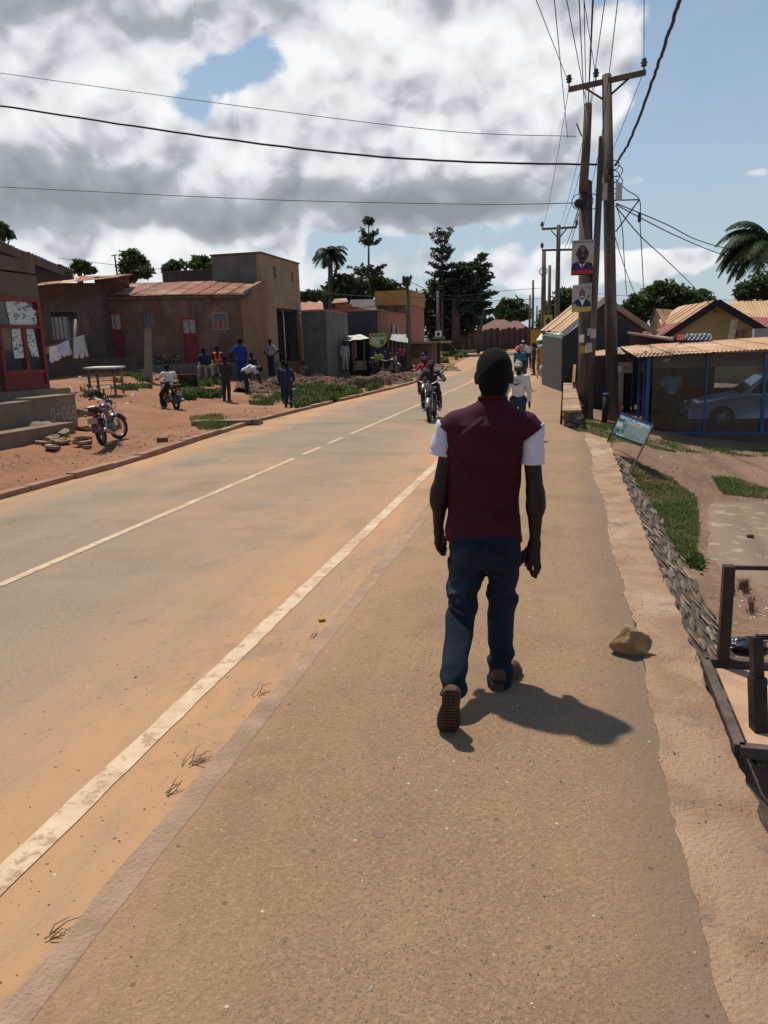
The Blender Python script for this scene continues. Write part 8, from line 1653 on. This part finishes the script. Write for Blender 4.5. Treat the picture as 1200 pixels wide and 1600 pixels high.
# wheelbarrow tipped on the grass
wbq = GT(296, 612); wb_ = thing('wheelbarrow', 'grey wheelbarrow tipped up on the grass near the terrace', 'wheelbarrow', tuple(wbq)); tb = MB(); vs = []
for s_, w_, h_ in ((.0, .22, .0), (1, .36, .0)): pass
c = wbq + Vector((0, 0, .38)); up_ = Vector((0, -.45, .85)).normalized(); rt_ = Vector((1, .1, 0)).normalized(); nn = rt_.cross(up_)
o1 = [c - rt_ * .44 + up_ * .33, c + rt_ * .44 + up_ * .33, c + rt_ * .32 - up_ * .33, c - rt_ * .30 - up_ * .33]; i1 = [c + (q - c) * .62 + nn * -.22 for q in o1]
tb.add(o1 + i1, [(0, 1, 5, 4), (1, 2, 6, 5), (2, 3, 7, 6), (3, 0, 4, 7), (4, 5, 6, 7)]); tb.build('tray', M('dull_grey_tray', (.13, .12, .10), (.10, .09, .075), 4, .7), wb_); MB().tube(o1 + [o1[0]], .018, 6).build('rim', m_board, wb_)
for s_ in (-1, 1): MB().cyl(c - up_ * .3 + rt_ * s_ * .2, c + up_ * .75 + rt_ * s_ * .34 - nn * .1, .02, n=6).build('handle', m_iron, wb_)
MB().torus(c - up_ * .52, rt_, .16, .04, 18, 6).build('wheel', m_tyre, wb_)
# grass
m_gr = M('short_green_grass', (.15, .185, .055), (.10, .14, .04), 2.5, .8, c3=(.26, .22, .10)); m_gr2 = M('dark_green_weeds', (.085, .13, .038), (.06, .095, .028), 2.5, .8, c3=(.15, .17, .06))
for mm in (m_gr, m_gr2):
    N, L, b = nodes_of(mm); src = b.inputs['Base Color'].links[0].from_socket; tl = N.new('ShaderNodeBsdfTranslucent'); L.new(src, tl.inputs[0]); mxs = N.new('ShaderNodeMixShader'); mxs.inputs[0].default_value = .4; L.new(b.outputs[0], mxs.inputs[1]); L.new(tl.outputs[0], mxs.inputs[2]); L.new(mxs.outputs[0], N['Material Output'].inputs[0]); m_dry = M('dry_weed', (.16, .12, .07), (.10, .08, .05), 2.5, .85)
def grass(poly_px, n, hgt, mat, seed, name='grass', wid=.008, flat=False, broad=0):
    R_ = np.random.default_rng(seed); pw = [GT(*q) if not flat else Vector(q) for q in poly_px]; xy = np.array([(p.x, p.y) for p in pw]); lo, hi = xy.min(0), xy.max(0); out = []
    def inside(q):
        c = np.zeros(len(q), bool); j = len(xy) - 1
        for i in range(len(xy)):
            xi, yi, xj, yj = *xy[i], *xy[j]; c ^= ((yi > q[:, 1]) != (yj > q[:, 1])) & (q[:, 0] < (xj - xi) * (q[:, 1] - yi) / (yj - yi + 1e-12) + xi); j = i
        return c
    cl_ = lo + (hi - lo) * R_.random((max(6, n // 60), 2)); q = cl_[R_.integers(0, len(cl_), n * 4)] + R_.normal(size=(n * 4, 2)) * np.minimum((hi - lo) / 10, .16); q = q[inside(q)][:n]
    z = ground_z(q[:, 0], q[:, 1]); b = np.column_stack([q, z - .01]); k = len(b); a = R_.random(k) * 6.283; l = hgt * (.4 + .9 * R_.random(k)); side = np.column_stack([np.cos(a), np.sin(a), 0 * a]) * (wid * (1 + broad))
    tip = b + np.column_stack([np.cos(a + 1.57) * l * .5 * R_.normal(size=k), np.sin(a + 1.57) * l * .5 * R_.normal(size=k), l]); mid = b * .45 + tip * .55 + np.column_stack([0 * a, 0 * a, l * .12])
    V_ = np.stack([b - side, b + side, mid + side * (1 + broad), tip, mid - side * (1 + broad)], 1).reshape(-1, 3); i = np.arange(k)[:, None] * 5; F_ = np.concatenate([i + np.array([[0, 1, 2, 4]]), i + np.array([[4, 2, 3, 3]])])
    F_ = i + np.array([[0, 1, 2, 4]]); T_ = i + np.array([[4, 2, 3]])
    mb = bpy.data.meshes.new(name); Vn = V_.astype(np.float32); mb.vertices.add(len(Vn)); mb.vertices.foreach_set('co', Vn.ravel()); L_ = np.concatenate([F_.ravel(), T_.ravel()]).astype(np.int32); mb.loops.add(len(L_)); mb.loops.foreach_set('vertex_index', L_); mb.polygons.add(2 * k)
    mb.polygons.foreach_set('loop_start', np.concatenate([np.arange(k) * 4, 4 * k + np.arange(k) * 3]).astype(np.int32)); mb.polygons.foreach_set('loop_total', np.concatenate([np.full(k, 4), np.full(k, 3)]).astype(np.int32)); mb.materials.append(mat); mb.update(calc_edges=True); mb.validate()
    o = bpy.data.objects.new(name, mb); col.objects.link(o); o['kind'] = 'stuff'; return o
grass([(275, 606), (345, 601), (352, 624), (282, 629)], 2600, .24, m_gr2, 1, 'weeds', .016, broad=.6); grass([(120, 612), (235, 600), (240, 622), (130, 628)], 1700, .16, m_gr2, 2, 'weeds', .014, broad=.6); grass([(296, 656), (340, 650), (366, 668), (310, 672)], 2200, .14, m_gr, 3)
grass([(386, 622), (440, 616), (446, 632), (392, 634)], 1300, .16, m_gr2, 4, 'weeds', .012); grass([(458, 612), (500, 604), (560, 614), (600, 604), (575, 618), (500, 634), (462, 640)], 4200, .26, m_gr2, 5, 'weeds', .017, broad=.6); grass([(420, 600), (470, 592), (480, 606), (430, 608)], 1800, .25, m_gr2, 6, 'weeds', .016, broad=.6)
grass([(552, 596), (600, 590), (612, 604), (560, 612)], 2600, .35, m_dry, 7, 'dry_weeds', .012); grass([(686, 566), (700, 552), (735, 548), (742, 553), (715, 562), (700, 572)], 4500, .45, m_gr, 8, 'grass', .05, broad=.5)
grass([(868, 652), (930, 655), (1010, 680), (1040, 690), (1200, 704), (1200, 716), (1060, 706), (960, 692), (900, 676)], 9000, .055, m_gr, 9); grass([(962, 735), (990, 722), (1050, 748), (1088, 778), (1092, 830), (1086, 872), (1066, 884), (1030, 822), (995, 768)], 15000, .06, m_gr, 10); grass([(1112, 746), (1150, 748), (1205, 766), (1205, 780), (1130, 772)], 3200, .055, m_gr, 11)
grass([(905, 660), (945, 664), (975, 700), (930, 700)], 1500, .05, m_gr, 12); grass([(1135, 925), (1165, 915), (1180, 960), (1150, 965)], 260, .10, m_dry, 13, 'dry_weeds', .004); grass([(1075, 868), (1098, 872), (1098, 900), (1076, 895)], 500, .06, m_gr2, 14, 'weeds', .006, broad=1)
# worn cement slab in the yard
poly = [(1096, 792), (1120, 778), (1210, 776), (1330, 790), (1330, 930), (1205, 925), (1120, 900), (1092, 870)]; cen = GT(1180, 840); pw = [GT(*q) for q in poly]; mb = MB(); rings = 5; vs = []
for r in range(rings + 1):
    for p in pw: q = cen.lerp(p, r / rings); vs.append((q.x, q.y, gz(q.x, q.y) + (.014 if r < rings else -.02)))
n = len(pw); mb.add(vs, [(r * n + i, r * n + (i + 1) % n, (r + 1) * n + (i + 1) % n, (r + 1) * n + i) for r in range(rings) for i in range(n)], True); o = mb.build('yard_slab', M('stained_cement_slab', (.215, .155, .10), (.33, .25, .17), 3.5, .9, .5, 30, mix=(.54, .64))); o['kind'] = 'structure'
# litter and grit, too many to count
def scatter(name, poly_px, n, s0, s1, mats, seed, flat=.35, zf=None, kind='stuff', world=None):
    R_ = random.Random(seed); mb = MB(); k = 0; pw = [GT(*q) for q in poly_px] if world is None else [Vector(q) for q in world]; x0, x1 = min(p.x for p in pw), max(p.x for p in pw); y0, y1 = min(p.y for p in pw), max(p.y for p in pw)
    pts_ = []
    while k < n:
        x, y = R_.uniform(x0, x1), R_.uniform(y0, y1)
        if name == 'grit' and R_.random() > .5 + .5 * math.sin(x * 4.1 + seed + 2 * math.sin(y * 1.3)) * math.cos(y * 2.3 + x): k += 1; continue
        c = False; j = len(pw) - 1
        for i in range(len(pw)):
            if (pw[i].y > y) != (pw[j].y > y) and x < (pw[j].x - pw[i].x) * (y - pw[i].y) / (pw[j].y - pw[i].y + 1e-12) + pw[i].x: c = not c
            j = i
        if c: pts_.append((x, y))
        k += 1
    if not pts_: return
    zs = ground_z([p[0] for p in pts_], [p[1] for p in pts_]) if zf is None else [zf] * len(pts_)
    for (x, y), z in zip(pts_, zs):
        s_ = R_.uniform(s0, s1) * (1 if R_.random() < .9 else 1.6); a = R_.uniform(0, 6.28); m_ = R_.randint(3, 5); mb.cm = R_.randrange(len(mats)); ring = [(x + math.cos(a + 6.283 * i / m_) * s_ * R_.uniform(.6, 1.2), y + math.sin(a + 6.283 * i / m_) * s_ * R_.uniform(.5, 1.1), z + R_.uniform(-.1, .35) * s_ * flat) for i in range(m_)]; mb.add(ring + [(x, y, z + s_ * flat * R_.uniform(.7, 1.6))], [(i, (i + 1) % m_, m_) for i in range(m_)])
    o = mb.build(name, mats); o['kind'] = kind; return o
m_lit = [M('litter_white', (.62, .60, .56), (.45, .42, .38), 8, .8), M('litter_tan', (.42, .33, .24), (.3, .24, .17), 8, .8), M('litter_pale', (.55, .48, .40), (.4, .35, .28), 8, .8)]; m_peb = [M('pebble_dark', (.13, .09, .065), (.09, .065, .05), 8, .9), M('pebble_tan', (.30, .21, .14), (.22, .15, .10), 8, .9), M('pebble_pale', (.42, .34, .26), (.34, .27, .2), 8, .9)]
scatter('litter', [(1000, 762), (1075, 778), (1082, 835), (1030, 815)], 46, .018, .045, m_lit, 1); scatter('litter', [(1135, 930), (1210, 930), (1210, 1025), (1140, 1015)], 60, .008, .026, m_lit, 2); scatter('litter', [(1000, 695), (1200, 712), (1200, 775), (1110, 760), (1000, 730)], 40, .012, .035, m_lit, 3)
scatter('gravel', [(990, 690), (1205, 706), (1330, 800), (1205, 1025), (1130, 1000), (1090, 890), (1000, 740)], 2600, .006, .022, m_peb, 4); scatter('rubble', [(85, 598), (235, 592), (240, 640), (110, 645)], 200, .03, .12, m_lit[1:] + m_peb + [m_slab], 5, .5); scatter('litter', [(100, 600), (240, 600), (420, 640), (250, 655), (120, 650)], 55, .03, .07, m_lit, 6)
scatter('gravel', [(0, 700), (150, 700), (380, 640), (470, 640), (300, 690), (60, 760), (0, 780)], 900, .01, .035, m_peb + [m_earth], 7, .6); scatter('rubble', [(380, 625), (480, 622), (600, 604), (690, 572), (690, 590), (560, 625), (430, 640)], 260, .03, .10, m_peb + [m_slab, m_earth], 8, .6)
scatter('rubble', [(330, 690), (345, 682), (400, 662), (395, 668)], 1, .05, .06, [m_earth], 9)
o = MB().box(GT(254, 690) + Vector((0, 0, .04)), (.22, .11, .09), rz=.3).build('loose_brick', m_brick[2]); tag(o, 'single red brick lying in the dirt near the far kerb', 'brick'); o = MB().box(GT(1172, 842) + Vector((0, 0, .03)), (.07, .04, .04), rz=.2).build('loose_brick', m_brick[0]); tag(o, 'small dark brick piece on the cement slab', 'brick')
PW = [(-1.28, 1.2, 0), (.42, 1.2, 0), (.42, 9, 0), (-1.28, 9, 0)]
scatter('grit', None, 11000, .0016, .0045, m_peb + [m_peb[2]], 10, .45, .0505, world=PW); scatter('grit', None, 220, .002, .0052, m_lit, 11, .35, .051, world=PW)
scatter('grit', None, 700, .0018, .006, [m_peb[1], m_earth, m_peb[2]], 12, .5, .001, world=[(-1.75, 1.2, 0), (-1.42, 1.2, 0), (-1.42, 9, 0), (-1.75, 9, 0)]); scatter('grit', None, 700, .003, .008, m_peb, 13, .4, .001, world=[(-6, 2, 0), (-1.9, 1.2, 0), (-1.9, 9, 0), (-6, 9, 0)])
scatter('grit', None, 700, .002, .0055, m_peb + [m_earth], 14, .5, .060, world=[(.40, 1.5, 0), (.76, 1.5, 0), (.76, 9, 0), (.40, 9, 0)])
# dried twigs by the kerb and small odd things
m_twig = M('dry_twig', (.42, .28, .16), (.28, .18, .10), 20, .9)
def twigs(label, px, seed, spread, n, l):
    R_ = random.Random(seed); c = G(*px, .01); t = thing('twig_bundle', label, 'twigs', tuple(c), 'dry twigs along the kerb')
    for i in range(n):
        a = R_.uniform(-.9, .9) + .9; p = c + Vector((R_.uniform(-1, 1) * spread, R_.uniform(-1, 1) * spread, 0)); q = p + Vector((math.cos(a) * l * R_.uniform(.4, 1), math.sin(a) * l * R_.uniform(.4, 1), R_.uniform(0, .03))); MB().tube([p, p.lerp(q, .5) + Vector((R_.uniform(-.015, .015), R_.uniform(-.015, .015), R_.uniform(0, .02))), q], [.003, .0025, .0015], 5).build('twig', m_twig, t)
twigs('tangle of dry twigs against the near kerb', (298, 1190), 1, .03, 7, .12); twigs('flat dry stalk just below the tangle of twigs', (262, 1238), 2, .008, 3, .12); twigs('thin dry stalks near the bottom left of the kerb', (70, 1465), 3, .02, 4, .10); twigs('small twigs by the kerb beside the yellow wrapper', (490, 995), 4, .03, 5, .10); twigs('few twigs by the kerb halfway to the walking man', (400, 1085), 5, .03, 4, .09)
o = MB().box(G(503, 968, .012), (.045, .025, .012), rz=.5).build('wrapper', M('yellow_wrapper', (.45, .27, .03), (.35, .2, .03), 9, .5)); tag(o, 'small crumpled yellow wrapper lying by the kerb', 'wrapper')
bg = GT(1150, 1022); rock('plastic_bag', 'crumpled black plastic bag beside the steel footbridge', 'bag', (bg.x + .05, bg.y + .1, bg.z + .04), (.17, .12, .06), M('black_plastic', (.012, .014, .02), (.03, .035, .05), 14, .25), 31, .009, cuts=8, nz_=.22)
mc = MB(); q = G(592, 1302, .050); mc.cyl(q - Vector((0, 0, .002)), q + Vector((0, 0, .0012)), .026, n=20, smooth=False); tag(mc.build('bitumen_spot', M('dark_bitumen_spot', (.20, .135, .09), (.16, .11, .075), 30, .9)), 'small round dark spot on the pavement', 'spot')
